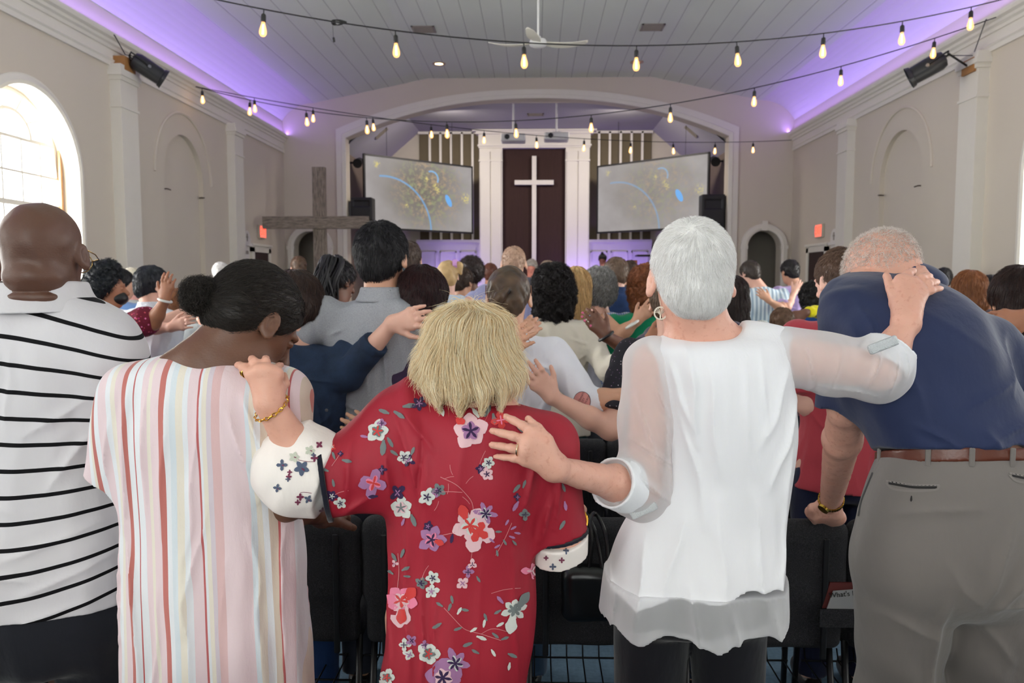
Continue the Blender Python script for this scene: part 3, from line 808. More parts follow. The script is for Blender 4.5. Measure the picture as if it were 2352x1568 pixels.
# windows
GL = NT('window_glass'); GL.n.remove(GL.b)
_tr = GL.add('ShaderNodeBsdfTransparent'); _gl = GL.add('ShaderNodeBsdfGlossy'); _gl.inputs['Roughness'].default_value = .03; _mx = GL.add('ShaderNodeMixShader'); _mx.inputs[0].default_value = .06
GL.link(_tr.outputs[0], _mx.inputs[1]); GL.link(_gl.outputs[0], _mx.inputs[2]); GL.link(_mx.outputs[0], GL.o.inputs[0]); GLASS = GL.m
wn = 0
for side, wins in ((-1, WIN_L), (1, WIN_R)):
    X = XL if side < 0 else XR
    for c in wins:
        wn += 1
        r = empty('window_%d' % wn, (X, c, .95)); r['kind'] = 'structure'
        mp = (lambda u, v, w, X=X, s=side: (X+s*(.17+w), u, v))
        panes = []
        rows = [.99, 1.32, 1.65, 1.98, 2.32, 2.65, 2.98]
        for i in range(len(rows)-1):
            for j in range(5):
                a = c-.77+j*.308+.012; e = c-.77+(j+1)*.308-.012; z0 = rows[i]+.012; z1 = rows[i+1]-.012
                if i == 4: z0 += .03
                if i < 5 or abs((a+e)/2-c) < .6: panes.append(rect(a, e, z0, z1))
                elif (a+e)/2 > c: panes.append([(a, z0), (e-.02, z0), (e-.045, (z0+z1)/2), (c+.70, z1), (a, z1)])
                else: panes.append([(e, z0), (e, z1), (c-.70, z1), (a+.045, (z0+z1)/2), (a+.02, z0)])
        fc = (c, 2.98)
        def arc(r0, a0, a1, n=8): return [(fc[0]+r0*math.cos(a0+(a1-a0)*i/n), 2.98+r0*.62*math.sin(a0+(a1-a0)*i/n)) for i in range(n+1)]
        panes.append([(c+.30*math.cos(PI*i/14), 3.0+.24*math.sin(PI*i/14)) for i in range(15)])
        for k in range(5):
            a0, a1 = PI*k/5+.03, PI*(k+1)/5-.03
            I = [(c+.34*math.cos(a0+(a1-a0)*i/5), 3.0+.275*math.sin(a0+(a1-a0)*i/5)) for i in range(6)]
            O = [(c+.68*math.cos(a0+(a1-a0)*i/5), 3.0+.42*math.sin(a0+(a1-a0)*i/5)) for i in range(6)]
            panes.append(O+I[::-1])
        fr = plate(arch(c, .80, .95, 2.67, 26), panes, .035, mp, 'window_frame', TRIM, r)
        gl = plate(arch(c, .79, .96, 2.66, 26), [], .004, lambda u, v, w, X=X, s=side: (X+s*(.185+w), u, v), 'window_pane', GLASS, r)
        P = [(X-side*.02, c-.845, .9)]+[(X-side*.02, c-.845*math.cos(PI*i/30), 2.67+.845*math.sin(PI*i/30)) for i in range(31)]+[(X-side*.02, c+.845, .9)]
        V = []; F = []; prof = [(-.045, .02), (-.045, -.03), (-.01, -.045), (.045, -.02), (.06, -.02), (.06, .02)]
        for p in P:
            d = nrm((0, p[1]-c, max(p[2]-2.67, 0)+1e-9))
            for q, w in prof: V.append((p[0]+side*w, p[1]+d[1]*q, p[2]+d[2]*q))
        for i in range(len(P)-1):
            for j in range(5): F.append((i*6+j, i*6+j+1, (i+1)*6+j+1, (i+1)*6+j))
        MB().raw(V, F).build('window_casing', TRIM, r)
        MB().box((X+side*.20, c-.9, .88), (X-side*.06, c+.9, .94), .01).build('window_sill', TRIM, r)
        if wn == 1: MB().box((X+side*.155, c+.745, 1.4), (X+side*.13, c+.785, 3.0)).build('wooden_stop', plain('raw_pine', (186, 140, 96), .6), r)
# floor, stage, ceiling
t = NT('blue_carpet'); co = t.coord(); nz = t.noise(co, 60, 3); n2 = t.noise(t.mapping(co, (1, .08, 1)), 30, 3)
t.link(t.mix(t.math('MULTIPLY', t.math('ADD', nz, n2), .5), lin((38, 62, 84)), lin((112, 140, 160))), t.b.inputs['Base Color']); t.b.inputs['Roughness'].default_value = .95
t.bump(t.noise(co, 500, 2), .5, .004); CARPET = t.m
MB().box((XL-.3, YB-.1, -.1), (XR+.3, 20.0, 0)).build('floor', CARPET)['kind'] = 'structure'
MB().box((-3.7, 14.6, 0), (3.7, 19.5, .45), .01).build('floor_stage', plain('dark_stage_carpet', (70, 66, 66), .9))['kind'] = 'structure'
V = []; F = []
prof = []
cv = 10
for i in range(cv+1):
    a = PI/2*i/cv; prof.append((-5.12+.72*(1-math.cos(a)), 4.42+.64*math.sin(a)))
prof += [(-2.13, 5.52), (2.46-.2, 5.52)]
prof += [(-x, z) for x, z in prof[cv::-1]]
mi = [0 if (i < cv or i >= len(prof)-1-cv) else 1 for i in range(len(prof)-1)]
for y in (YB, DY):
    V += [(x, y, z) for x, z in prof]
n = len(prof)
F = [(i, i+1, n+i+1, n+i) for i in range(n-1)]
me = rawmesh('ceiling', V+[(x, y, z+.05) for (x, y, z) in V], [np.array(F+[tuple(2*n+q for q in f[::-1]) for f in F])], False, mi+mi)
link_mesh('ceiling', me, [plain('cove_paint', (220, 218, 214), .6, var=.02), planks()])['kind'] = 'structure'
# closing pieces above the side walls
MB().box((XL-.3, YB, 4.42), (-5.12, DY, 4.75)).box((XR+.3, YB, 4.42), (5.12, DY, 4.75)).build('trim_6', TRIM)['kind'] = 'structure'
# cornices (profile swept along y)
cp = [(0, 4.08), (.03, 4.08), (.03, 4.13), (.045, 4.15), (.02, 4.17), (.02, 4.27), (.04, 4.275), (.045, 4.31), (.07, 4.33), (.075, 4.36), (.11, 4.38), (.12, 4.41), (.12, 4.43), (.08, 4.43), (.08, 4.40), (0, 4.40)]
for side, nm in ((-1, 'trim_7'), (1, 'trim_8')):
    X = XL if side < 0 else XR
    V = []; F = []; n = len(cp)
    for y in (YB, DY): V += [(X-side*q*1.0, y, z) for q, z in cp]
    F = [(i, i+1, n+i+1, n+i) for i in range(n-1)]; me = rawmesh(nm, V, [np.array(F)], False)
    link_mesh(nm, me, TRIM)['kind'] = 'structure'
tn = 8
for side, ys in ((-1, ((9.47, 9.87), (13.05, 13.43), (5.9, 6.3), (2.3, 2.7))), (1, ((9.22, 9.60), (12.95, 13.33), (5.7, 6.1), (2.1, 2.5)))):
    X = XL if side < 0 else XR
    for a, c in ys:
        tn += 1; b = MB()
        b.box((X, a, 0), (X-side*.13, c, 3.94)).box((X, a-.04, 0), (X-side*.16, c+.04, .25)).box((X, a-.015, 3.60), (X-side*.145, c+.015, 3.63))
        b.box((X, a-.02, 3.92), (X-side*.15, c+.02, 3.97)).box((X, a-.045, 3.97), (X-side*.17, c+.045, 4.03)).box((X, a-.03, 4.03), (X-side*.155, c+.03, 4.10))
        b.build('trim_%d' % tn, TRIM)['kind'] = 'structure'
for side, nm in ((-1, 'baseboard_left'), (1, 'baseboard_right')):
    X = XL if side < 0 else XR; MB().box((X, YB, 0), (X-side*.025, DY, .18)).build(nm, TRIM)['kind'] = 'structure'
# side doors (dark leaves) in the side walls
DRK = plain('dark_brown_door', (52, 34, 30), .5, var=.15)
for k, (side, a, c) in enumerate(((-1, 14.1, 14.85), (1, 14.05, 14.85))):
    X = XL if side < 0 else XR; r = empty('door_%d' % (k+1), (X, (a+c)/2, 0)); r['kind'] = 'structure'
    MB().box((X-side*.01, a, 0), (X-side*.035, c, 2.06)).build('door_leaf', DRK, r)
    MB().box((X, a-.12, 0), (X-side*.05, a, 2.14)).box((X, c, 0), (X-side*.05, c+.12, 2.14)).box((X, a-.12, 2.06), (X-side*.05, c+.12, 2.17)).box((X, a-.15, 2.17), (X-side*.07, c+.15, 2.21)).build('door_frame', TRIM, r)
    MB().tube([(X-side*.035, a+.07, 1.0), (X-side*.09, a+.07, 1.0)], .02, 10).lathe([(0, 0), (.03, .01), (.03, .03), (0, .04)], (X-side*.09, a+.07, 1.0)).build('door_knob', plain('brass', (190, 150, 70), .3, 1), r)
# ------------------------------------------------------------------ chancel
CY = 19.5
def crect(b, x0, x1, z0, z1, y0, y1): b.box((x0, y0, z0), (x1, y1, z1)); return b
b = MB(); crect(b, -3.95, 3.95, 0, 5.6, CY, CY+.1); b.build('wall_chancel_back', CHW)['kind'] = 'structure'
DKW = plain('dark_brown_paint', (118, 104, 94), .8, var=.05)  # brown of the chancel side walls, darker than the back wall
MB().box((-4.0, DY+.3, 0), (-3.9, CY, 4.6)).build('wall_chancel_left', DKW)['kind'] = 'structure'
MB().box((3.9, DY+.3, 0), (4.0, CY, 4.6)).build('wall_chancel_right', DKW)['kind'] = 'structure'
cpz = [(-3.95, 4.15), (-2.8, 5.13), (2.8, 5.13), (3.95, 4.15)]
V = [(x, y, z) for y in (DY+.25, CY) for x, z in cpz]+[(x, y, z+.06) for y in (DY+.25, CY) for x, z in cpz]
F = [(i, i+1, 5+i, 4+i) for i in range(3)]+[(8+i, 12+i, 13+i, 9+i) for i in range(3)]
link_mesh('ceiling_chancel', rawmesh('ceiling_chancel', V, [np.array(F)], False), plain('chancel_ceiling_paint', (172, 170, 178), .7, var=.03))['kind'] = 'structure'
# closes the gap between arch top and chancel ceiling
MB().box((-4.1, DY+.29, 5.1), (4.1, DY+.33, 5.7)).build('wall_above_arch', CHW)['kind'] = 'structure'
# portico round the cross
b = MB(); Z0 = .45
for s_, x0, x1 in ((-1, -1.34, -.79), (1, .72, 1.29)):
    b.box((x0, CY-.22, Z0), (x1, CY, 4.75)); mid = (x0+x1)/2
    b.box((x0+.03, CY-.26, Z0), (mid-.02, CY-.22, 4.62)).box((mid+.02, CY-.26, Z0), (x1-.03, CY-.22, 4.62))
    b.box((x0-.02, CY-.28, Z0), (x1+.02, CY-.2, Z0+.3)).box((x0-.01, CY-.27, 4.38), (x1+.01, CY-.2, 4.42))
b.box((-1.36, CY-.24, 4.70), (1.31, CY, 5.02)).box((-1.42, CY-.30, 5.02), (1.37, CY, 5.08)).box((-1.50, CY-.36, 5.08), (1.45, CY, 5.12)).box((-1.38, CY-.27, 4.74), (1.33, CY-.2, 4.78))
b.build('trim_30', PAN)['kind'] = 'structure'
t = NT('dark_maroon_fabric'); co = t.coord(); t.link(t.mix(t.noise(t.mapping(co, (1, 1, .05)), 40, 3), lin((44, 26, 24)), lin((64, 40, 36))), t.b.inputs['Base Color']); t.b.inputs['Roughness'].default_value = .9; t.bump(t.noise(co, 200, 2), .3, .004)
o = MB().box((-.79, CY-.05, Z0), (.72, CY-.01, 4.70)).build('backdrop_panel', t.m, None, (0, CY, Z0)); setp(o, 'tall dark brown fabric panel behind the white cross', 'panel')
r = empty('wall_cross', (-.03, CY-.14, 1.9), 'tall slim white cross standing against the dark brown panel on stage', 'cross')
MB().box((-.083, CY-.16, 1.2), (.024, CY-.08, 4.52), .004).build('upright', PAN, r)
MB().box((-.50, CY-.165, 3.84), (.44, CY-.085, 3.95), .004).build('crossbar', PAN, r)
# organ screens: olive panels with white strips
OL = plain('olive_brown_cloth', (104, 94, 74), .9, var=.08)
for s_, x0, x1, nm in ((-1, -2.80, -1.36, 'left'), (1, 1.31, 2.78, 'right')):
    r = empty('organ_grille', ((x0+x1)/2, CY-.06, 2.5), 'olive brown wall panel with thin white vertical strips, behind the %s projection screen' % nm, 'grille')
    MB().box((x0, CY-.05, 2.52), (x1, CY-.001, 5.10)).build('backing', OL, r)
    w = MB()
    for k in range(6):
        xx = (-2.80+.255+k*.258) if s_ < 0 else (x1-.255-k*.258+.03)
        if x0+.02 < xx < x1-.02: w.box((xx-.027, CY-.09, 2.52), (xx+.027, CY-.05, 5.10))
    w.box((x0-.03, CY-.09, 5.06), (x1+.03, CY-.05, 5.12)); w.build('strips', PAN, r)
    # wainscot
    b = MB().box((x0-.05, CY-.16, Z0), (x1+.02, CY-.0, 2.46)).box((x0-.08, CY-.2, 2.46), (x1+.02, CY, 2.53))
    for k in range(3):
        a = x0+.02+k*(x1-x0)/3; e = a+(x1-x0)/3-.09
        for q in ((a, a+.03, .7, 2.25), (e-.03, e, .7, 2.25)): b.box((q[0], CY-.18, q[2]), (q[1], CY-.15, q[3]))
        b.box((a, CY-.18, 2.22), (e, CY-.15, 2.25)).box((a, CY-.18, .7), (e, CY-.15, .73))
    b.build('trim_%d' % (31 if s_ < 0 else 32), PAN)['kind'] = 'structure'
# projection screens
def screenmat(seed, strength):
    t = NT('projected_picture'); co = t.coord('Generated'); t.b.inputs['Base Color'].default_value = (.02, .02, .02, 1); t.b.inputs['Roughness'].default_value = .9
    u = t.xyz(co); x, z = u[0], u[2]
    cb = t.add('ShaderNodeCombineXYZ'); t.link(t.math('MULTIPLY', x, 1.78), cb.inputs[0]); t.link(z, cb.inputs[1]); v = cb.outputs[0]
    base = t.mix(t.noise(v, 3, 3), lin((128, 122, 120)), lin((168, 164, 164)))
    def blob(cx, cz, r0, r1):
        dx = t.math('MULTIPLY', t.math('SUBTRACT', x, cx), 1.78); dz = t.math('SUBTRACT', z, cz)
        d = t.math('SQRT', t.math('ADD', t.math('MULTIPLY', dx, dx), t.math('MULTIPLY', dz, dz)))
        m = t.add('ShaderNodeMapRange'); m.interpolation_type = 'SMOOTHSTEP'; t.link(d, m.inputs[0]); m.inputs[1].default_value = r0; m.inputs[2].default_value = r1; m.inputs[3].default_value = 1; m.inputs[4].default_value = 0
        return m.outputs[0], d
    dark, _ = blob(.50, .62, .1, 1.0)
    out = t.mix(t.math('MULTIPLY', dark, .85*strength), base, lin((92, 84, 74)))
    sp = t.noise(v, 16, 4, .65); spm = t.ramp(sp, [(.46, (0, 0, 0)), (.60, (1, 1, 1))]); reg, _ = blob(.58, .6, .15, .85)
    hue = t.mix(t.ramp(t.noise(v, 5, 1), [(.45, (0, 0, 0)), (.55, (1, 1, 1))]), lin((170, 146, 112)), lin((140, 146, 104)))
    out = t.mix(t.math('MULTIPLY', t.math('MULTIPLY', spm, reg), .75*strength), out, hue)
    for (cx, cz, r) in ((.55, .76, .05), (.64, .66, .06), (.66, .60, .05), (.94, .52, .09), (.36, .34, .04), (.10, .90, .06)):
        m, _ = blob(cx, cz, r*.3, r*1.2)
        out = t.mix(t.math('MULTIPLY', m, t.math('MULTIPLY', t.ramp(t.noise(v, 26, 2), [(.45, (0, 0, 0)), (.56, (1, 1, 1))]), .85*strength)), out, lin((205, 190, 110)))
    # blue arc
    dx = t.math('MULTIPLY', t.math('SUBTRACT', x, .17), 1.78); dz = t.math('SUBTRACT', z, -.02)
    e = t.math('SQRT', t.math('ADD', t.math('POWER', t.math('ABSOLUTE', t.math('DIVIDE', dx, .75)), 2.), t.math('POWER', t.math('ABSOLUTE', t.math('DIVIDE', dz, .76)), 2.)))
    band = t.math('LESS_THAN', t.math('ABSOLUTE', t.math('SUBTRACT', e, 1.)), .018); band = t.math('MULTIPLY', band, t.math('GREATER_THAN', x, .12))
    out = t.mix(t.math('MULTIPLY', band, .65*strength), out, lin((100, 160, 210)))
    dx = t.math('MULTIPLY', t.math('SUBTRACT', x, .765), 3.4); dz = t.math('SUBTRACT', z, .46)
    dd = t.math('SQRT', t.math('ADD', t.math('POWER', t.math('ADD', dx, t.math('MULTIPLY', dz, .8)), 2.), t.math('POWER', dz, 2.)))
    out = t.mix(t.math('MULTIPLY', t.math('LESS_THAN', dd, .09), .9), out, lin((95, 165, 230)))
    dx = t.math('MULTIPLY', t.math('SUBTRACT', x, .60), 1.78); dz = t.math('SUBTRACT', z, .77)
    dd = t.math('SQRT', t.math('ADD', t.math('MULTIPLY', dx, dx), t.math('MULTIPLY', dz, dz)))
    b2 = t.math('MULTIPLY', t.math('LESS_THAN', t.math('ABSOLUTE', t.math('SUBTRACT', dd, .11)), .012), t.math('GREATER_THAN', t.math('ADD', dx, dz), .05))
    out = t.mix(t.math('MULTIPLY', b2, .8*strength), out, lin((110, 170, 220)))
    t.link(out, t.b.inputs['Emission Color']); t.b.inputs['Emission Strength'].default_value = .95
    return t.m
def screen(p0, p1, z0, z1, mat, label):
    p0 = np.array(p0, float); p1 = np.array(p1, float); d = p1-p0; L = np.linalg.norm(d); c = (p0+p1)/2
    r = empty('projection_screen', (c[0], c[1], z0), label, 'screen'); r.rotation_euler[2] = math.atan2(d[1], d[0])
    def loc(mesh_b, name, mats):
        me = mesh_b.mesh(name); 
        for m in (mats if isinstance(mats, list) else [mats]): me.materials.append(m)
        o = bpy.data.objects.new(name, me); COL.objects.link(o); o.parent = r; return o
    h = L/2; H = z1-z0
    loc(MB().box((-h+.04, -.012, .04), (h-.04, 0, H-.04)), 'picture', mat)
    loc(MB().box((-h, -.02, 0), (h, .03, .04)).box((-h, -.02, H-.04), (h, .03, H)).box((-h, -.02, 0), (-h+.04, .03, H)).box((h-.04, -.02, 0), (h, .03, H)), 'frame', BLK)
    loc(MB().box((-h+.04, .002, .04), (h-.04, .02, H-.04)), 'backing', BLK)
    # hanging wires up to the ceiling
    zt = 4.9-z0
    for q in (-.6, .6):
        wx = c[0]+d[0]/L*q*h; loc(MB().tube([(q*h, .01, H), (q*h, .01, min(5.13, 5.13-(abs(wx)-2.8)*.852)-z0)], .005, 5), 'hanging_wire', BLK)
screen((-3.60, 16.8), (-1.47, 18.8), 2.64, 4.20, screenmat(1, 1.), 'large angled projection screen left of the cross, darker foliage picture with a blue arc')
screen((1.44, 18.8), (3.60, 16.8), 2.64, 4.20, screenmat(2, .55), 'large angled projection screen right of the cross, paler picture with a blue arc')
# stage loudspeakers on brackets
for px, z0, z1, w, lab in ((-3.50, 2.76, 3.22, .44, 'black loudspeaker mounted beside the left projection screen'), (3.54, 2.55, 3.26, .46, 'black loudspeaker mounted beside the right projection screen')):
    y = 16.25; r = empty('loudspeaker', (px, y, z0), lab, 'speaker')
    f = Field().box((px, y, (z0+z1)/2), (w/2, .17, (z1-z0)/2), .02); f.box((px, y-.175, z0+(z1-z0)*.72), (w*.36, .02, (z1-z0)*.13), .01, mode='s', k=.005)
    f.build('cabinet', BLK, r, .012)
    MB().lathe([(0, -.005), (w*.10, .0), (w*.30, -.025), (w*.36, -.035), (w*.38, -.03)], (px, y-.165, z0+(z1-z0)*.33), Matrix.Rotation(PI/2, 3, 'X')).build('woofer', plain('speaker_cone_grey', (34, 34, 36), .6), r)
    MB().box((px-.03, y-.177, z0+.05), (px+.03, y-.17, z0+.07)).build('badge', emit('speaker_badge', (120, 120, 150), .2), r)
    sd = 1 if px > 0 else -1
    MB().box((px, y-.03, z0+.2), (sd*3.80, y+.03, z0+.24)).box((sd*3.74, y-.06, z0+.1), (sd*3.79, y+.02, z0+.36)).build('bracket', STEEL, r)
for sd, lab in ((-1, 'left'), (1, 'right')):
    c = np.array((sd*3.72, 16.9, 4.02)); r = empty('stage_spotlight', tuple(c), 'small black spotlight on the %s chancel wall above the screen' % lab, 'spotlight')
    MB().tube([c+(0, .12, .06), c+(0, -.12, -.03)], [.07, .10], 12).build('housing', BLK, r); MB().box(c+np.array((0, -.02, -.02)), (sd*3.9, c[1]+.02, c[2]+.02)).build('bracket', BLK, r)
# projectors
for px, lab in ((1179, 'left'), (1278, 'right')):
    c = pt(px, 318 if px < 1200 else 315, 16.45); r = empty('projector', tuple(c), 'white ceiling projector on a pole, the %s of the two in front of the cross' % lab, 'projector')
    MB().box(c+np.array((-.25, -.2, -.08)), c+np.array((.25, .2, .07)), .03).build('housing', WHT, r)
    MB().tube([c+(-.12, -.19, 0), c+(-.12, -.23, 0)], .05, 14).build('lens', BLK, r)
    MB().tube([c+(0, 0, .07), (c[0], c[1], 5.13)], .022, 8).build('pole', WHT, r)
    MB().box((c[0]-.1, c[1]-.1, c[2]+.07), (c[0]+.1, c[1]+.1, c[2]+.1)).build('mount_plate', WHT, r)
# vents and downlights
VENT = plain('vent_grey', (150, 142, 130), .5)
def vent(c, w, l, lab, tilt=0):
    r = empty('ceiling_vent', c, lab, 'vent'); r.rotation_euler[1] = tilt
    def loc(b, n, m): me = b.mesh(n); me.materials.append(m); o = bpy.data.objects.new(n, me); COL.objects.link(o); o.parent = r
    loc(MB().box((-w/2, -l/2, -.012), (w/2, -l/2+.03, 0)).box((-w/2, l/2-.03, -.012), (w/2, l/2, 0)).box((-w/2, -l/2, -.012), (-w/2+.03, l/2, 0)).box((w/2-.03, -l/2, -.012), (w/2, l/2, 0)), 'frame', VENT)
    s_ = MB(); k = -l/2+.05
    while k < l/2-.04: s_.box((-w/2+.03, k, -.009), (w/2-.03, k+.012, -.002)); k += .028
    loc(s_, 'slats', VENT); loc(MB().box((-w/2+.02, -l/2+.02, -.0022), (w/2-.02, l/2-.02, -.0005)), 'duct', plain('duct_brown', (96, 78, 66), .8))
vent((-1.77, 12.9, 5.517), .36, .34, 'grey ceiling vent left of the ceiling fan'); vent((1.83, 12.9, 5.517), .36, .34, 'grey ceiling vent right of the ceiling fan')
vent((0, 17.55, 5.127), .36, .24, 'small vent in the flat chancel ceiling between the projector poles')
vent((-3.3, 17.3, 4.70), .34, .2, 'small vent in the left slope of the chancel ceiling', -.706); vent((3.3, 17.3, 4.70), .34, .2, 'small vent in the right slope of the chancel ceiling', .706)
for x, on in ((-1.77, 1), (1.84, 0)):
    r = empty('downlight', (x, 14.9, 5.52), 'round recessed downlight near the arch, %s' % ('glowing bright on the left' if on else 'dim amber one on the right'), 'light')
    MB().lathe([(.075, 0), (.12, -.001), (.12, -.015), (.075, -.015)], (x, 14.9, 5.519)).build('trim_ring', plain('beige_ring', (196, 170, 140), .5), r)
    MB().lathe([(0, -.006), (.075, -.008), (.075, -.004), (0, -.002)], (x, 14.9, 5.519)).build('lamp_face', emit('downlight_on' if on else 'downlight_dim', (255, 222, 160) if on else (196, 130, 70), 14 if on else .6), r)
# ceiling fan
fc = pt(1236, 99, 10.5); r = empty('ceiling_fan', (fc[0], fc[1], 5.52), 'white three bladed ceiling fan hanging on a long rod', 'fan')
MB().tube([(fc[0], fc[1], 5.52), (fc[0], fc[1], fc[2]+.05)], .014, 10).build('rod', WHT, r)
MB().lathe([(0, .0), (.03, .0), (.07, -.04), (.07, -.06), (0, -.06)], (fc[0], fc[1], 5.52)).build('canopy', WHT, r)
MB().lathe([(.02, .09), (.035, .08), (.04, .05), (.1, .04), (.115, .01), (.11, -.03), (.07, -.05), (0, -.055)], tuple(fc)).build('motor', WHT, r, smooth=True)
for ang in (172, 8, -100):
    a = math.radians(ang); V = []; n = 14
    for i in range(n):
        t_ = i/(n-1); rr = .09+.56*t_; wd = (.035+.045*math.sin(PI*min(1, t_*.9+.08)))*(1 if t_ < .96 else .5); z = -.03*math.sin(t_*PI*.7)+.07*t_*t_*(1 if ang > 0 else .3)
        for q, dz in ((-1, 0.010), (1, -.010)):
            V.append((rr, q*wd, z+dz)); V.append((rr, q*wd, z+dz-.008))
    V = np.array(V); ca, sa = math.cos(a), math.sin(a); V = np.stack([V[:, 0]*ca-V[:, 1]*sa, V[:, 0]*sa+V[:, 1]*ca, V[:, 2]], 1)+fc
    F = []
    for i in range(n-1): k = i*4; F += [(k, k+2, k+6, k+4), (k+1, k+5, k+7, k+3), (k, k+4, k+5, k+1), (k+2, k+3, k+7, k+6)]
    F += [(0, 1, 3, 2), (4*n-4, 4*n-2, 4*n-1, 4*n-3)]
    MB().raw(V, F).build('blade', plain('cream_blade', (226, 222, 204), .4), r)
# stage spotlights on the cornice (par cans)
def par(bx, by, px, py, Y, d, side, lab):
    c = pt(px, py, Y); d = nrm(d); r = empty('stage_light', tuple(c), lab, 'stage light')
    X = XL if side < 0 else XR
    MB().box((X-side*.02, by-.14, c[2]-.06), (X-side*.16, by+.12, c[2]+.10), .004).build('wood_block', plain('stained_wood_block', (168, 118, 66), .6, var=.2), r)
    P = [c-d*.20, c-d*.185, c-d*.13, c-d*.0, c+d*.16, c+d*.165, c+d*.21]; R_ = [.045, .085, .105, .105, .100, .112, .125]
    b = MB().tube(P, R_, 22, cap=False); b.tube([c-d*.201, c-d*.196], [.046, .046], 22); b.build('can', plain('black_can', (34, 35, 38), .4), r, smooth=True)
    MB().tube([c+d*.17, c+d*.18], .098, 22).build('lens', plain('dark_lens', (30, 22, 22), .1), r)
    side_v = nrm(np.cross(d, (0, 0, 1))); up = np.cross(side_v, d)
    ar = [c+side_v*.115, c+side_v*.12-d*.10+up*.02, c+side_v*.10-d*.24+up*.03, c-side_v*.10-d*.24+up*.03, c-side_v*.12-d*.10+up*.02, c-side_v*.115]
    MB().tube(ar, .010, 6).tube([c-d*.24+up*.03, (X-side*.14, by, c[2]+.02)], .012, 6).build('yoke', BLK, r)
    MB().tube([c+side_v*.11, c+side_v*.135], .02, 10).build('yoke_knob', STEEL, r); MB().tube([c-side_v*.11, c-side_v*.135], .02, 10).build('yoke_knob', STEEL, r)
    w = [c-d*.2+up*.03, (X-side*.15, by-.1, c[2]+.12), (X-side*.125, by-.28, 4.40), (X-side*.08, by-.32, 4.45)]
    MB().tube(w, .006, 6).build('power_cable', BLK, r)
par(-4.8, 9.67, 340, 158, 9.75, (.75, .50, -.52), -1, 'black can stage light on a wood block at the left cornice')
par(4.8, 9.4, 2130, 156, 9.35, (-.75, .35, -.42), 1, 'black can stage light on a wood block at the right cornice')
# exit signs
t2 = emit('exit_red', (255, 60, 40), 3.0)
def txt(body, size, name, mat, M, parent, ext=.001, align='CENTER'):
    cu = bpy.data.curves.new('t', 'FONT'); cu.body = body; cu.size = size; cu.extrude = ext; cu.align_x = align; cu.align_y = 'CENTER'
    o = bpy.data.objects.new('t', cu); COL.objects.link(o); dg = bpy.context.evaluated_depsgraph_get(); me = bpy.data.meshes.new_from_object(o.evaluated_get(dg))
    bpy.data.objects.remove(o); bpy.data.curves.remove(cu); me.transform(M)
    return link_mesh(name, me, mat, parent)
for side, y0, z0 in ((-1, 14.55, 2.44), (1, 14.35, 2.43)):
    X = XL if side < 0 else XR; r = empty('exit_sign', (X, y0, z0-.11), 'lit red exit sign on the %s wall above the side door' % ('left' if side < 0 else 'right'), 'sign')
    MB().box((X, y0-.17, z0-.12), (X-side*.05, y0+.17, z0+.12), .008).build('housing', plain('sign_beige', (196, 186, 168), .5), r)
    MB().box((X-side*.05, y0-.155, z0-.105), (X-side*.053, y0+.155, z0+.105)).build('face', emit('exit_face', (255, 120, 100), .8), r)
    M = Matrix.Translation((X-side*.0545, y0, z0)) @ Matrix.Rotation(-side*PI/2, 4, 'Z') @ Matrix.Rotation(PI/2, 4, 'X') @ Matrix.Scale(1.25, 4, (0, 1, 0))
    txt('EXIT', .155, 'lettering', t2, M, r)
# little lunette wall plaques
for side, y0 in ((-1, 13.75), (1, 13.62)):
    X = XL if side < 0 else XR; r = empty('wall_plaque', (X, y0, 1.8), 'small cream arched plaque with a cross on the %s wall' % ('left' if side < 0 else 'right'), 'plaque')
    mp = lambda u, v, w, X=X, s=side: (X-s*w, u, v)
    plate(arch(y0, .17, 2.2, 2.25, 16), [], .04, mp, 'arched_top', PAN, r); MB().box((X, y0-.22, 2.15), (X-side*.06, y0+.22, 2.2)).build('ledge', PAN, r)
    MB().box((X, y0-.14, 1.9), (X-side*.03, y0+.14, 2.15)).build('panel', PAN, r)
    MB().box((X-side*.04, y0-.012, 2.23), (X-side*.05, y0+.012, 2.36)).box((X-side*.04, y0-.035, 2.29), (X-side*.05, y0+.035, 2.315)).build('cross_mark', VENT, r)
    MB().box((X-side*.03, y0-.08, 2.01), (X-side*.034, y0+.08, 2.07)).build('name_strip', VENT, r)
# timber cross on the left
t = NT('weathered_barn_wood'); co = t.coord(); m_ = t.mapping(co, (6, 6, 1)); m2 = t.noise(m_, 6, 6, .7)
t.link(t.ramp(m2, [(.3, lin((84, 76, 70))), (.5, lin((136, 124, 112))), (.7, lin((172, 160, 146)))]), t.b.inputs['Base Color']); t.b.inputs['Roughness'].default_value = .9; t.bump(m2, .6, .01); WOOD = t.m
t = NT('weathered_barn_wood_across'); co = t.coord(); m_ = t.mapping(co, (1, 6, 6)); m2 = t.noise(m_, 6, 6, .7)
t.link(t.ramp(m2, [(.3, lin((84, 76, 70))), (.5, lin((136, 124, 112))), (.7, lin((172, 160, 146)))]), t.b.inputs['Base Color']); t.b.inputs['Roughness'].default_value = .9; t.bump(m2, .6, .01); WOODX = t.m
YC = 14.2; a = pt(718, 384, YC); c = pt(747, 384, YC); l = pt(608, 498, YC); q = pt(850, 526, YC)
r = empty('timber_cross', ((a[0]+c[0])/2, YC, 0), 'big weathered grey timber cross standing on the left near the arched doorway', 'cross')
MB().box((a[0], YC-.06, .15), (c[0], YC+.06, a[2]), .006).build('upright', WOOD, r)
MB().box((l[0], YC-.14, q[2]), (q[0], YC-.06, l[2]), .006).build('crossbar', WOODX, r)
mx = (a[0]+c[0])/2; MB().box((mx-.6, YC-.09, 0), (mx+.6, YC+.09, .15), .005).box((mx-.09, YC-.6, 0), (mx+.09, YC+.6, .15), .005).build('base', WOOD, r)
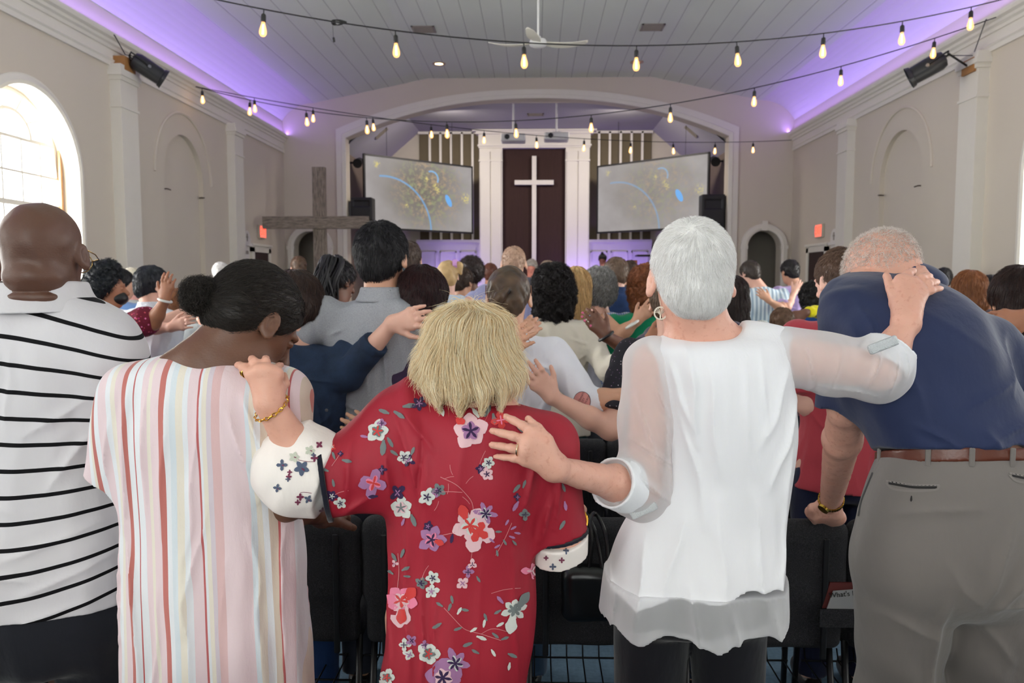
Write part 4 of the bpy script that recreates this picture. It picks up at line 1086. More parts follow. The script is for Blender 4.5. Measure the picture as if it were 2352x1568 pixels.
# music stand and pulpit boom on the right of the stage
c = pt(1495, 587, 17.2); r = empty('music_stand', (c[0], c[1], .45), 'black flat topped music stand with a boom microphone at the right of the stage', 'stand')
MB().box(c+np.array((-.32, -.18, -.02)), c+np.array((.32, .18, .02)), .015).build('desk', BLK, r); MB().tube([c, (c[0], c[1], .5)], .018, 8).tube([(c[0]-.25, c[1], .47), (c[0]+.25, c[1], .47)], .012, 6).tube([(c[0], c[1]-.25, .47), (c[0], c[1]+.25, .47)], .012, 6).build('pole', BLK, r)
MB().tube([c+(.06, 0, .0), c+(.02, 0, .18), c+(.09, 0, .30), c+(.13, 0, .30)], .008, 6).build('microphone_arm', BLK, r)
# ------------------------------------------------------------------ string lights
WIRE = plain('black_rubber_cord', (34, 34, 32), .6)
BG = NT('warm_bulb_glass'); BG.n.remove(BG.b); _a = BG.add('ShaderNodeBsdfTransparent'); _b = BG.add('ShaderNodeEmission'); _b.inputs[0].default_value = (1, .50, .18, 1); _b.inputs[1].default_value = 2.2; _c = BG.add('ShaderNodeMixShader'); _c.inputs[0].default_value = .55
BG.link(_a.outputs[0], _c.inputs[1]); BG.link(_b.outputs[0], _c.inputs[2]); BG.link(_c.outputs[0], BG.o.inputs[0]); BULB = BG.m
FIL = emit('bulb_filament', (255, 196, 120), 40)
def px_of(P):
    d = RCn.T@(np.array(P)-np.array((0, 0, EYE))); return 1176+FPX*d[0]/-d[2], 784-FPX*d[1]/-d[2]
sock0 = MB().tube([(0, 0, .003), (0, 0, -.035)], .005, 8).tube([(0, 0, -.035), (0, 0, -.045), (0, 0, -.095), (0, 0, -.10)], [.012, .019, .021, .018], 14).mesh('socket', True)
gl0 = MB().lathe([(.012, -.095), (.016, -.115), (.026, -.15), (.031, -.175), (.029, -.195), (.018, -.212), (0, -.218)], n=18).mesh('glass', True)
fi0 = MB().tube([(0, 0, -.12), (0, 0, -.195)], [.0055, .0075], 8).mesh('filament', True)
sock0.materials.append(WIRE); gl0.materials.append(BULB); fi0.materials.append(FIL)
def string(A, B, sag, pxs, lab, glab, ord_):
    A = np.array(A, float); B = np.array(B, float)
    def at(t): p = A+(B-A)*t; p[2] -= sag*4*t*(1-t); return p
    MBt = MB().tube([at(t) for t in np.linspace(0, 1, 50)], .006, 6)
    o = MBt.build('light_string_cable', WIRE, None, A); setp(o, lab, 'cable')
    for k, px in enumerate(pxs):
        lo, hi = 0., 1.
        for _ in range(40):
            m = (lo+hi)/2
            if px_of(at(m))[0] < px: lo = m
            else: hi = m
        p = at(lo); n = len(pxs)
        r = empty('string_bulb', tuple(p), ('%s %s' % (ORD[k], ord_)), 'light bulb', glab); r.rotation_euler = (rng.normal(0, .05), rng.normal(0, .05), 0)
        for nm, me in (('socket', sock0), ('glass', gl0), ('filament', fi0)):
            c_ = bpy.data.objects.new(nm, me); COL.objects.link(c_); c_.parent = r
ORD = [w+' warm bulb from the left' for w in 'first second third fourth fifth sixth seventh eighth ninth tenth eleventh twelfth'.split()]
string((-4.9, 6.0, 4.36), (4.92, 8.0, 4.36), .78, [606, 908, 1203, 1462, 1692, 1892, 2073, 2231], 'black cable of the nearest string of lights, across the top of the room', 'bulbs on the nearest light string', 'on the nearest, highest light string')
string((-4.9, 11.6, 4.34), (4.92, 8.9, 4.36), .77, [464, 574, 703, 842, 1026, 1184, 1358, 1540, 1733, 1932, 2147], 'black cable of the middle string of lights, rising to the right cornice', 'bulbs on the middle light string', 'on the middle light string rising to the right')
string((-4.9, 11.6, 4.34), (4.92, 15.7, 4.24), .30, [584, 719, 856, 990, 1112, 1232, 1342, 1449, 1546, 1643, 1730], 'black cable of the farthest string of lights, below the arch', 'bulbs on the farthest light string', 'on the farthest, lowest light string')
c = pt(775, 52, 6.72); r = empty('cable_knot', tuple(c), 'coiled bundle of black cable with a dangling plug on the nearest light string', 'cable')
b = MB()
for k in range(3): b.tube([c+np.array((.05*math.cos(a)+.01*k, .02*math.sin(a*2)+.01*k, .018*math.sin(a)+.004*k)) for a in np.linspace(0, 6.0, 16)], .005, 6)
b.build('coil', WIRE, r); MB().tube([c+(-.04, 0, 0), c+(-.035, 0, -.12)], .002, 5).tube([c+(-.035, 0, -.12), c+(-.03, 0, -.155)], .010, 8).build('dangling_plug', WIRE, r)
# ------------------------------------------------------------------ the five people in the nearest row
def rows_px(rows, Y, dh):
    """rows (py, left, right[, depth centre offset, half depth]) in picture pixels at distance Y"""
    out = []
    for r in rows:
        l, rr = pt(r[1], r[0], Y), pt(r[2], r[0], Y); dy = r[3] if len(r) > 3 else 0; hd = r[4] if len(r) > 4 else dh
        out.append((float((l[2]+rr[2])/2), (l[0]+rr[0])/2, Y+dy, (rr[0]-l[0])/2, hd))
    return out
def trunk(f, rows, k=.03): f.stack(rows, k=k, top=.04, bot=.05)
def shrink(rows, m): return [(z, x, y, max(.02, w-m), max(.02, d-m)) for z, x, y, w, d in rows]
HF = .0040
# ---- A: bald man in the striped polo
def man_striped():
    Y = 1.76; C = pt(100, 582, Y); R = rotm(8, 8, 0); s = .97
    root = person_root(pt(60, 900, Y)[0], Y+.02, 'bald dark-skinned person in a white polo with thin black stripes and gold glasses')
    rows = rows_px([(668, 20, 190, .02, .075), (700, -70, 240, .02, .095), (735, -130, 285, .02, .12), (780, -175, 300, .02, .14), (880, -205, 305, .02, .155), (1050, -212, 298, .03, .165), (1250, -222, 300, .03, .175), (1445, -225, 300, .03, .17)], Y, .15)
    f = Field(); nb = pt(92, 700, Y)+vec(0, .01, 0); head_ops(f, C, R, s, nb, .068, fat=1.07)
    f.ell(C+R@np.array((0, -.052, -.062)), (.058, .04, .030), R, k=.02); f.ell(C+R@np.array((0, -.050, -.105)), (.054, .024, .020), R, k=.012)
    f.cone(pt(50, 735, Y), pt(140, 735, Y), .03, .03, k=.04)
    trunk(f, shrink(rows, .015))
    sh = pt(256, 825, Y)+vec(0, .01, 0); E = pt(262, 1010, Y+.03); Wq = pt(235, 1090, Y+.32)
    f.cone(sh, E, .050, .040, k=.03); forearm(f, E, Wq, .9); auto_hand(f, Wq, (0, .6, -.5), (1, 0, .3), -1)
    sh2 = pt(-135, 825, Y); E2 = pt(-180, 1060, Y); W2 = pt(-170, 1220, Y+.2); f.cone(sh2, E2, .055, .045, k=.03); forearm(f, E2, W2); auto_hand(f, W2, (0, .6, -.5), (-1, 0, .3), 1)
    hip = .98; bx = pt(50, 1300, Y)[0]
    legs_and_feet(f, bx, Y+.03, hip+.03, 1.12)
    f.disp(lambda p: .0016*wob(p, 55)+.004*np.exp(-((p[:, 2]-(C[2]-.085))/.004)**2)*-1.0*(p[:, 1] < C[1]))
    f.build('body', skin((92, 62, 48), 0), root, HF)
    g = Field(); g.stack(rows, k=.03, top=.05, bot=.0)
    g.cone(sh, sh+(E-sh)*.93, .078, .072, k=.05, flat=True); g.cone(sh2, sh2+(E2-sh2)*.93, .078, .072, k=.05, flat=True)
    g.ell(nb+vec(0, -.0, .03), (.078, .075, .045), None, k=.012, mode='s')
    g.disp(wrinkles([(60, 760, 40, 900, 16, 7), (20, 850, 70, 1010, 14, 6), (95, 780, 110, 960, 20, 7), (250, 900, 140, 980, 12, 7), (262, 960, 180, 1100, 12, 8), (270, 1180, 90, 1240, 14, 7), (280, 1260, 120, 1330, 12, 7), (10, 1260, 150, 1290, 12, 6), (100, 1380, 250, 1350, 12, 7), (0, 1400, 90, 1420, 10, 6), (30, 1100, 130, 1140, 14, 5)], Y, lambda p: .008*wob(p*np.array((1, 1, .45)), 16, 2)+.003*wob(p*np.array((1, 1, .3)), 38, 5)))
    t = NT('striped_polo_knit'); xyz = t.xyz(t.coord()); x, z = xyz[0], xyz[2]
    k = t.math('MULTIPLY', t.math('SUBTRACT', z, pt(0, 1090, Y)[2]), 2.7)
    xx = t.math('ADD', x, .05); zz = t.math('ADD', z, t.math('MULTIPLY', k, t.math('MULTIPLY', t.math('MAXIMUM', xx, 0.), t.math('ABSOLUTE', xx))))
    zz = t.math('ADD', zz, t.math('MULTIPLY', t.math('SINE', t.math('ADD', t.math('MULTIPLY', x, 14.), 1.)), .004))
    m = t.math('FRACT', t.math('DIVIDE', t.math('ADD', zz, 10.-pt(0, 737, Y)[2]+.0045), .0577)); st = t.math('LESS_THAN', m, .165)
    f_ = t.noise(t.coord(), 5, 3)
    t.link(t.mix(st, t.mix(f_, lin((205, 202, 206)), lin((222, 219, 222))), lin((16, 15, 18))), t.b.inputs['Base Color']); t.b.inputs['Roughness'].default_value = .85; t.b.inputs['Specular IOR Level'].default_value = .2
    n1 = t.bump(t.noise(t.coord(), 900, 2), .3, .0006); t.bump(t.noise(t.mapping(t.coord(), (1, 1, .5)), 18, 4), .25, .012, n1)
    g.cut(pt(50, 1440, Y-.15), (0, 0, -1))
    g.build('polo_shirt', t.m, root, .0048)
    cl = Field(); cc = nb+vec(-.002, .005, .030)
    cl.stack([(cc[2]-.045, cc[0], cc[1]+.0, .135, .118), (cc[2]-.008, cc[0], cc[1]+.0, .103, .098), (cc[2]+.022, cc[0], cc[1], .091, .088)], k=0, top=.006, bot=.004)
    cl.stack([(cc[2]-.053, cc[0], cc[1]+.0, .125, .108), (cc[2]-.008, cc[0], cc[1]+.0, .095, .090), (cc[2]+.035, cc[0], cc[1], .083, .080)], mode='s', k=.003)
    cl.disp(lambda p: .002*wob(p, 30)); o = cl.build('collar', cloth('polo_collar', (208, 205, 208)), root, .003)
    t_ = Field(); pz = pt(50, 1330, Y)[2]
    t_.stack([(pz+.02, bx-.01, Y+.03, .225, .145), (pz-.05, bx-.01, Y+.03, .25, .17), (pz-.20, bx, Y+.03, .225, .15)], k=.02, top=.02, bot=.04)
    for cx, in ((205,), (-5,)):
        a = pt(cx, 1450, Y); t_.cone(a+vec(0, .03, 0), vec(a[0], Y+.06, .50), .104, .082, k=.02); t_.cone(vec(a[0], Y+.06, .50), vec(a[0], Y+.03, .07), .082, .07, k=.02, flat=True)
    t_.disp(folds(.008, 1, 3)); t_.build('jeans', cloth('black_denim', (26, 28, 36)), root, .007)
    for cx in (205, -5):
        q = pt(cx, 1450, Y); Field().ell((q[0], Y+.07, .05), (.055, .14, .05)).cut((0, 0, .002), (0, 0, -1)).build('shoe', plain('dark_shoe_leather', (38, 30, 28), .4), root, .008)
    gm = plain('gold_wire', (205, 170, 110), .25, 1, var=.02); T = lambda *p: C+R@(np.array(p)*s)
    gl = empty('glasses', (0, 0, 0)); gl.parent = root
    b = MB()
    for e in (-1, 1):
        b.tube([T(e*.037+.026*math.cos(a), .112-.01*abs(e*.5+math.cos(a)*.4)*0, -.004+.024*math.sin(a)) for a in np.linspace(0, 2*PI, 25)], .0012, 6)
        b.tube([T(e*.088, .0, .012), T(e*.090, .06, .008), T(e*.080, .108, .004), T(e*.063, .112, .0)], .0014, 6)
    b.tube([T(-.012, .112, 0), T(0, .118, .003), T(.012, .112, 0)], .0012, 6)
    me = b.mesh('glasses', True); bpy.data.objects.remove(gl); link_mesh('glasses', me, gm, root)
man_striped()
# ---- B: woman in the pastel striped dress
def stripe_ramp(t, u, seg):
    """seg: list of (start px, colour) on the picture; constant bands"""
    lo, hi = seg[0][0], seg[-1][0]; out = None
    chunks = [seg[i:i+28] for i in range(0, len(seg), 32)]
    res = None
    for ch in chunks:
        a, b_ = ch[0][0], ch[-1][0]+12
        f = t.math('DIVIDE', t.math('SUBTRACT', u, float(a)), float(b_-a))
        r = t.ramp(f, [(min(1, max(0, (p-a)/(b_-a))), lin(c)) for p, c in ch], 'CONSTANT')
        res = r if res is None else t.mix(t.math('GREATER_THAN', u, float(a)), res, r)
    return res
def woman_striped():
    Y = 1.63; C = pt(560, 742, Y)+vec(0, .06, 0); R = rotm(-42, 42, 0); s = 1.0
    root = person_root(pt(480, 900, Y)[0], Y+.02, 'dark-skinned person in a loose pastel striped dress, head bowed, black hair in a bun')
    base = rows_px([(803, 395, 500, .04, .05), (822, 335, 575, .03, .075), (848, 288, 640, .02, .09), (885, 262, 668, .02, .105), (960, 258, 672, .02, .12), (1080, 270, 668, .02, .125), (1200, 278, 672, .03, .135), (1350, 284, 685, .03, .145), (1470, 285, 694, .03, .15), (1568, 284, 698, .03, .155)], Y, .13)
    z0 = base[-1]; rows = base+[(.40, z0[1]+.005, z0[2], z0[3]+.03, .19)]
    f = Field(); nb = pt(478, 830, Y)+vec(0, .01, 0)
    head_ops(f, C, R, s, None); 
    q = lambda *p: C+R@(np.array(p)*s)
    f.cone(q(0, -.02, -.05), nb, .056, .066, k=.04)
    f.cone(pt(400, 850, Y), pt(565, 862, Y), .035, .035, k=.05)
    trunk(f, shrink(base[:4], .024)+shrink(base[4:], .04)+[(.78, base[-1][1], Y+.02, .13, .08)])
    shL = pt(292, 905, Y); EL = pt(262, 1075, Y+.04); WL = pt(320, 1130, Y+.30)
    shR = pt(640, 915, Y); ER = pt(655, 1150, Y+.0); WR = pt(738, 1184, Y+.30)
    for a, b, c, o_, sd in ((shL, EL, WL, (-.6, -.2, .6), 1), (shR, ER, WR, (.2, -.5, .6), -1)):
        f.cone(a, b, .05, .042, k=.03); forearm(f, b, c, .9); auto_hand(f, c, vec(0, 1, -.25), o_, sd)
    legs_and_feet(f, z0[1], Y+.03, .86, .95)
    f.disp(lambda p: .001*wob(p, 60)); f.build('body', skin((104, 70, 52)), root, HF)
    g = Field(); g.stack(rows, k=.03, top=.045, bot=0)
    g.cone(shL+vec(.01, 0, .0), pt(238, 1108, Y+.01), .068, .046, k=.04, flat=True); g.cone(shR, pt(652, 1110, Y), .070, .055, k=.04, flat=True)
    g.ell(nb+vec(.0, .03, .055), (.078, .085, .05), rotm(0, 0, 8), k=.01, mode='s')
    cx = float(pt(470, 1100, Y)[0])
    def dr(p):
        lowf = np.clip((1.40-p[:, 2])/.8, .15, 1); a = p[:, 0]*52+2.2*wob(p*np.array((1, 1, .25)), 7)+p[:, 1]*9
        return lowf*(.010*np.sin(a)+.006*wob(p*np.array((1, 1, .15)), 40, 1))+.004*wob(p, 15, 2)
    g.disp(wrinkles([(330, 880, 325, 1200, 10, 8), (372, 880, 385, 1150, 9, 7), (430, 900, 420, 1200, 10, 8), (500, 900, 480, 1240, 10, 7), (560, 930, 625, 1130, 9, 9), (590, 900, 650, 1080, 9, 9), (520, 1120, 470, 1400, 9, 8), (610, 1180, 640, 1560, 10, 9), (660, 1200, 672, 1560, 8, 9), (560, 1250, 545, 1560, 9, 7), (330, 1180, 380, 1560, 9, 8), (300, 1200, 315, 1560, 7, 8), (420, 1300, 400, 1568, 9, 7), (290, 960, 270, 1080, 9, 8), (470, 1230, 500, 1560, 9, 7)], Y, dr))
    t = NT('pastel_striped_cotton'); xyz = t.xyz(t.coord()); x, z = xyz[0], xyz[2]
    # picture column of a point on the back, at the reference height; the cloth hangs a little wider below
    # object origin is the root: x_local = x - root.x
    x0 = float(root.location[0]); Sx = FPX/1.55
    wob_ = t.math('MULTIPLY', t.math('SUBTRACT', t.noise(t.mapping(t.coord(), (1, 1, .35)), 6, 2), .5), 16.)
    fl = t.math('ADD', 1.0, t.math('MULTIPLY', t.math('SUBTRACT', 1.15, z), .0))
    u = t.math('ADD', t.math('ADD', t.math('MULTIPLY', t.math('ADD', x, x0), Sx), 1229.), wob_)
    u = t.math('ADD', u, t.math('MULTIPLY', t.math('SUBTRACT', 1.1, z), -28.))
    wh = (226, 228, 232); pk = (226, 204, 208); dp = (216, 180, 180); te = (190, 112, 104); cr = (228, 220, 206); tn = (208, 190, 174); rd = (188, 98, 98); bl = (212, 220, 226); li = (210, 198, 206)
    seg = [(128, pk), (142, wh), (152, cr), (160, te), (172, wh), (188, pk), (215, wh), (228, cr), (240, pk), (258, te), (268, wh), (284, rd), (288, wh), (306, pk), (322, cr), (330, pk), (352, te), (366, wh), (378, bl), (392, cr), (408, wh), (420, pk), (442, rd), (446, wh), (452, cr), (462, li), (474, dp), (496, pk), (516, te), (530, wh), (536, tn), (552, bl)]
    seg2 = [(552, bl), (562, cr), (572, wh), (584, tn), (600, rd), (604, pk), (626, wh), (634, cr), (644, rd), (649, pk), (668, tn), (684, te), (700, wh), (712, pk), (730, cr), (745, te), (760, pk)]
    a_ = stripe_ramp(t, u, [(p+4, c) for p, c in seg]); b_ = stripe_ramp(t, u, [(p+4, c) for p, c in seg2])
    col = t.mix(t.math('GREATER_THAN', u, 556.), a_, b_)
    t.link(col, t.b.inputs['Base Color']); t.b.inputs['Roughness'].default_value = .8; t.b.inputs['Sheen Weight'].default_value = .15
    n1 = t.bump(t.noise(t.coord(), 700, 2), .25, .0006); t.bump(t.noise(t.mapping(t.coord(), (1, 1, .3)), 30, 5, .6), .4, .008, n1)
    o = g.build('dress', t.m, root, .0042)
    # hair
    tq = lambda *p: C+R@np.array(p)
    bun = pt(463, 680, Y)+vec(0, -.005, 0); tie = pt(492, 700, Y)+vec(0, .01, 0)
    h = Field(); h.ell(tq(0, -.014, .028), (.083, .106, .096), R, k=.02); h.ell(tq(0, -.055, -.02), (.070, .050, .055), R, k=.03)
    h.cut(tq(0, .045, .00), R@np.array((0, .86, -.5)), .01); h.cut(tq(0, 0, -.062), R@np.array((0, .25, -1.)), .01)
    h.cone(tie, bun, .022, .03, k=.02); h.disp(lambda p: .0015*wob(p, 70))
    def flow(p): v = tie-p; return v/(np.linalg.norm(v, axis=1)[:, None]+.01)
    st = strands(h, 5200, .05, flow, seg=5, w=.0006, lift=.06, off=.0012)
    h2 = Field(); h2.ell(bun, (.036, .034, .035)); h2.disp(lambda p: .003*wob(p, 90))
    st2 = strands(h2, 3000, .030, lambda p: np.cross(p-bun, vec(.3, -1, .3)), seg=6, w=.0006, lift=.22, off=.003, curl=.002, curlf=12)
    V, F = h2.mesh(.003)
    h.build('hair', hairmat((20, 17, 16), (52, 44, 38), .5), root, .0035, [st, st2, (V, F, np.full(len(V), .2))])
woman_striped()
# ---- C: woman in the red floral dress
def woman_red():
    Y = 1.62; C = pt(1075, 838, Y)+vec(0, .045, 0); R = rotm(2, 24, 0); s = 1.0
    root = person_root(pt(1070, 900, Y)[0], Y+.02, 'blonde bob-haired person in a dark red dress printed with pink and lilac flowers')
    base = rows_px([(908, 1005, 1145, .0, .06), (926, 960, 1190, .0, .085), (955, 925, 1230, .0, .105), (1000, 908, 1262, .0, .12), (1070, 900, 1268, .0, .13), (1180, 889, 1238, .01, .132), (1300, 886, 1232, .02, .135), (1400, 886, 1232, .02, .14), (1480, 880, 1226, .02, .145), (1568, 868, 1216, .02, .15)], Y, .13)
    z0 = base[-1]; rows = base+[(.42, z0[1], z0[2], z0[3]+.03, .18)]
    f = Field(); nb = pt(1075, 935, Y)+vec(0, .0, .0); head_ops(f, C, R, s, nb, .058)
    f.cone(pt(1000, 955, Y), pt(1150, 955, Y), .04, .04, k=.05)
    trunk(f, shrink(base[:4], .02)+shrink(base[4:], .036)+[(.78, z0[1], Y+.02, .11, .08)])
    shL = pt(938, 985, Y); EL = pt(712, 1085, Y-.03); WL = pt(617, 925, 1.535)
    ML = pt(852, 1078, Y-.01); f.chain([shL, ML, EL], [.052, .048, .045], k=.03); f.cone(EL, EL+(WL-EL)*.4, .042, .037, k=.02); f.cone(EL+(WL-EL)*.4, WL, .037, .026, k=.02)
    P = lambda x, y, dy=0: pt(x, y, 1.575+dy)
    K = [P(578, 862, -.045), P(598, 852, -.048), P(618, 852, -.045), P(637, 862, -.035)]
    T_ = [P(546, 838, .00), P(578, 824, .02), P(612, 822, .02), P(646, 838, .02)]
    hand_ops(f, WL, K, T_, [P(640, 895, -.02), P(655, 880, .0), P(652, 862, .02)], .86, (0, -1, .7), .014)
    # thumb reaches down towards the shoulder at the left, rest of the hand curls over it
    shR = pt(1250, 1030, Y); ER = pt(1292, 1240, Y+.02); WR = pt(1318, 1196, Y+.34)
    f.cone(shR, ER, .050, .043, k=.03); forearm(f, ER, WR)
    Q = lambda x, y, dy=0: pt(x, y, 2.12+dy)
    hand_ops(f, WR, [Q(1300, 1168, .0), Q(1312, 1162, .03), Q(1326, 1165, .05), Q(1336, 1172, .07)], [Q(1302, 1200, .06), Q(1316, 1205, .09), Q(1330, 1205, .10), Q(1342, 1200, .11)], [Q(1330, 1185, -.02), Q(1338, 1190, 0), Q(1342, 1205, .02)], .95, (0, -.6, 1), .01)
    legs_and_feet(f, z0[1], Y+.03, .84, .9)
    f.disp(lambda p: .0008*wob(p, 70)); f.build('body', skin((224, 170, 148), .25), root, HF)
    g = Field(); g.stack(rows, k=.03, top=.045, bot=0)
    B = pt(748, 1096, Y-.03)
    g.cone(shL, ML, .086, .084, k=.06); g.cone(ML, B, .084, .081, k=.03, flat=True); g.cone(shL+vec(0, 0, .02), ML+vec(0, 0, .012), .07, .075, k=.04)
    eR = pt(1280, 1225, Y+.02); g.cone(shR, eR, .076, .064, k=.05, flat=True)
    g.ell(nb+vec(0, .012, .045), (.072, .075, .05), None, k=.01, mode='s')
    def dr(p):
        lo = np.clip((1.15-p[:, 2])/.5, 0, 1); a = p[:, 0]*60+2*wob(p*np.array((1, 1, .2)), 6)+p[:, 1]*8
        x = p[:, 0]-shL[0]
        arm = np.clip((-.0-x)/.05, 0, 1)
        v = lo*.006*np.sin(a)+.005*wob(p*np.array((1, 1, .6)), 16, 4)
        d1 = np.exp(-((p[:, 0]-pt(975, 0, Y)[0]+(p[:, 2]-1.2)*.25)/.018)**2)*np.clip((p[:, 2]-1.10)/.1, 0, 1)*.010
        return v+d1+arm*.004*wob(p*np.array((.5, 1, 1)), 30, 6)
    g.disp(wrinkles([(925, 935, 985, 1120, 12, 11), (940, 920, 1010, 1010, 10, 9), (905, 1000, 915, 1130, 12, 10), (985, 960, 975, 1180, 9, -7), (1080, 960, 1060, 1130, 30, 6), (1230, 1010, 1200, 1180, 10, 8), (1265, 1120, 1240, 1230, 10, 10), (900, 1200, 905, 1560, 10, 8), (945, 1150, 955, 1568, 10, 6), (990, 1220, 985, 1568, 9, 6), (1015, 1300, 1010, 1568, 7, 6), (1110, 1250, 1100, 1560, 16, 5), (1180, 1250, 1195, 1560, 12, 6), (830, 1000, 820, 1130, 10, 8), (870, 1110, 800, 1160, 12, 8), (1290, 1060, 1270, 1200, 8, 8)], Y, dr))
    pr = Print(g, .0010)
    # material slots: 0 cloth 1 pink-white 2 lilac 3 dark violet 4 pale grey-white 5 grey-green 6 coral red 7 thin line pink 8 bright pink
    def flower(x, y, r, n, rot, mi, cen=3, wf=.75, second=None):
        for k in range(n): 
            a = rot+360*k/n; pr.petal(x, y, r*(1+.12*math.sin(k*2.3+x)), r*wf, a, mi, k % 2, .8)
        if second:
            for k in range(n): pr.petal(x, y, r*.55, r*wf*.5, rot+360*k/n+8, second, 2, .8)
        for k in range(n): pr.petal(x, y, r*.5, r*.16, rot+360*k/n, cen, 3)
    def leaf(x, y, L, a, mi=5): pr.petal(x, y, L, L*.36, a, mi, 1)
    def sprig(pts, w=1.6, leaves=(), mi=7): pr.line(pts, w, mi); [leaf(*q) for q in leaves]
    flower(1081, 990, 40, 5, -95, 1, 3, .85, 2); pr.petal(1068, 972, 22, 18, 200, 6, 4)
    leaf(1100, 960, 26, -125, 4); leaf(1112, 958, 30, -60); leaf(1132, 950, 26, 80); leaf(1124, 935, 30, -110)
    flower(1150, 966, 22, 4, -100, 6, 8)
    for (x, y, L, a) in ((1005, 928, 24, -60), (1012, 932, 26, 75), (1030, 915, 30, 20), (1036, 912, 26, -15), (895, 950, 26, 200), (905, 945, 30, 30), (925, 935, 30, -10), (1185, 975, 26, 45)): leaf(x, y, L, a, 5 if int(x) % 2 else 4)
    flower(962, 928, 18, 5, -60, 3, 2, .6)
    flower(868, 990, 26, 5, -80, 4, 6, .8, 5); flower(878, 972, 12, 4, 0, 2, 3); leaf(882, 1010, 36, 95); leaf(890, 1004, 26, 60); leaf(846, 1004, 18, 190, 2)
    flower(930, 1050, 17, 5, -50, 4, 3, .7); flower(938, 1058, 15, 4, 20, 3, 2, .6); leaf(915, 1045, 22, -150); leaf(945, 1045, 20, -70, 5)
    flower(858, 1108, 34, 4, -75, 2, 6, .7, 8); pr.petal(860, 1105, 38, 22, 165, 2, 1); flower(879, 1078, 11, 4, 0, 3, 2, .7)
    flower(762, 1138, 14, 5, 10, 3, 4, .7); flower(782, 1154, 15, 5, 40, 4, 3, .7); leaf(770, 1055, 18, -110); leaf(755, 1082, 20, 200); leaf(786, 1056, 22, 12); leaf(764, 1100, 18, 80); flower(783, 1042, 7, 4, 0, 3, 2); flower(765, 1028, 8, 4, 30, 6, 4)
    sprig([(762, 1070), (775, 1052), (786, 1035)], 1.3); sprig([(755, 1150), (772, 1130), (800, 1126)], 1.3)
    flower(914, 1130, 20, 4, -40, 3, 2, .7); flower(923, 1165, 26, 5, -20, 4, 5, .8, 1); leaf(945, 1180, 30, 70); leaf(930, 1190, 18, 110, 2); leaf(868, 1138, 22, 175, 3)
    flower(1095, 1100+0-40, 15, 5, 10, 4, 3, .75) if 0 else None
    flower(1122, 1062, 15, 5, 10, 4, 3, .75); flower(1104, 1076, 12, 5, 40, 3, 2, .7); flower(1118, 1088, 16, 5, -30, 1, 3, .75)
    sprig([(1098, 1085), (1102, 1060), (1115, 1035)], 1.2)
    flower(982, 1140, 20, 5, -70, 4, 3, .75); flower(1008, 1125, 17, 5, 30, 5, 3, .7); flower(1003, 1130, 12, 4, 0, 2, 3, .7)
    sprig([(1000, 1130), (1030, 1128), (1062, 1130)], 1.4); sprig([(1012, 1095), (1050, 1112), (1085, 1150), (1088, 1180)], 1.4)
    for (x, y, a) in ((1020, 1100, -30), (1030, 1110, 80), (1062, 1140, 30), (1070, 1110, -60), (1008, 1150, 100), (1040, 1090, -120)): pr.line([(x, y), (x+14*math.cos(math.radians(a)), y+14*math.sin(math.radians(a))), (x+24*math.cos(math.radians(a+15)), y+24*math.sin(math.radians(a+15)))], 1.2, 7)
    flower(1115, 1178, 26, 6, -110, 2, 3, .45, 4)
    flower(1080, 1205, 40, 5, -130, 1, 6, .75, 4); flower(1098, 1220, 46, 4, 20, 1, 6, .8, 6); pr.petal(1070, 1190, 34, 24, -110, 6, 3)
    flower(993, 1238, 32, 5, -70, 2, 3, .7, 8); flower(984, 1207, 12, 5, 0, 3, 2, .7); pr.petal(1000, 1240, 22, 14, 20, 6, 4); leaf(1040, 1225, 22, 100, 3); sprig([(1010, 1230), (1045, 1222)], 1.6)
    for (x, y, a) in ((1160, 1205, -60), (1172, 1215, -30), (1168, 1230, 20), (1155, 1238, 60), (1148, 1250, 150), (1140, 1262, 80), (1180, 1222, 10), (1152, 1220, 180), (1176, 1240, 50), (1135, 1245, -140)): leaf(x, y, 15, a, 2 if x % 3 else 5)
    sprig([(1175, 1200), (1160, 1235), (1138, 1275)], 1.3)
    leaf(1178, 1130, 24, -50, 5); leaf(1190, 1150, 26, 120, 2); leaf(1200, 1120, 20, -70, 5); flower(1187, 1140, 9, 4, 0, 3, 2)
    flower(1085, 1295, 13, 3, 30, 1, 3, .8); flower(1075, 1312, 14, 4, 0, 2, 3, .7); flower(1062, 1338, 15, 4, 50, 1, 2, .8); leaf(1095, 1322, 16, 60); sprig([(1085, 1260), (1080, 1300), (1066, 1335)], 1.2)
    flower(923, 1378, 34, 5, -60, 8, 6, .8, 1); pr.petal(924, 1385, 56, 44, 95, 1, 1); pr.petal(924, 1398, 34, 20, 92, 6, 3); pr.petal(930, 1375, 36, 26, -45, 6, 2); pr.petal(915, 1375, 30, 24, 180, 8, 2)
    leaf(912, 1288, 22, -120); leaf(922, 1280, 22, -70); leaf(924, 1310, 20, -30); leaf(905, 1318, 18, 215); leaf(928, 1322, 16, 5); flower(908, 1294, 9, 3, 0, 1, 2); sprig([(915, 1270), (918, 1310), (914, 1350)], 1.4)
    flower(968, 1338, 14, 5, 0, 5, 3, .7); flower(995, 1326, 17, 5, 30, 4, 3, .7); flower(992, 1357, 17, 5, 60, 4, 2, .7); sprig([(968, 1340), (972, 1312), (985, 1298)], 1.2)
    flower(1180, 1400, 28, 6, -80, 4, 5, .55, 5); pr.petal(1188, 1395, 44, 20, -55, 5, 2); pr.petal(1176, 1415, 40, 26, 100, 4, 2); leaf(1155, 1385, 22, -130, 2); leaf(1150, 1400, 18, 150); sprig([(1128, 1362), (1160, 1352), (1195, 1350)], 1.2)
    flower(1220, 1310, 26, 3, 60, 8, 1, .6)
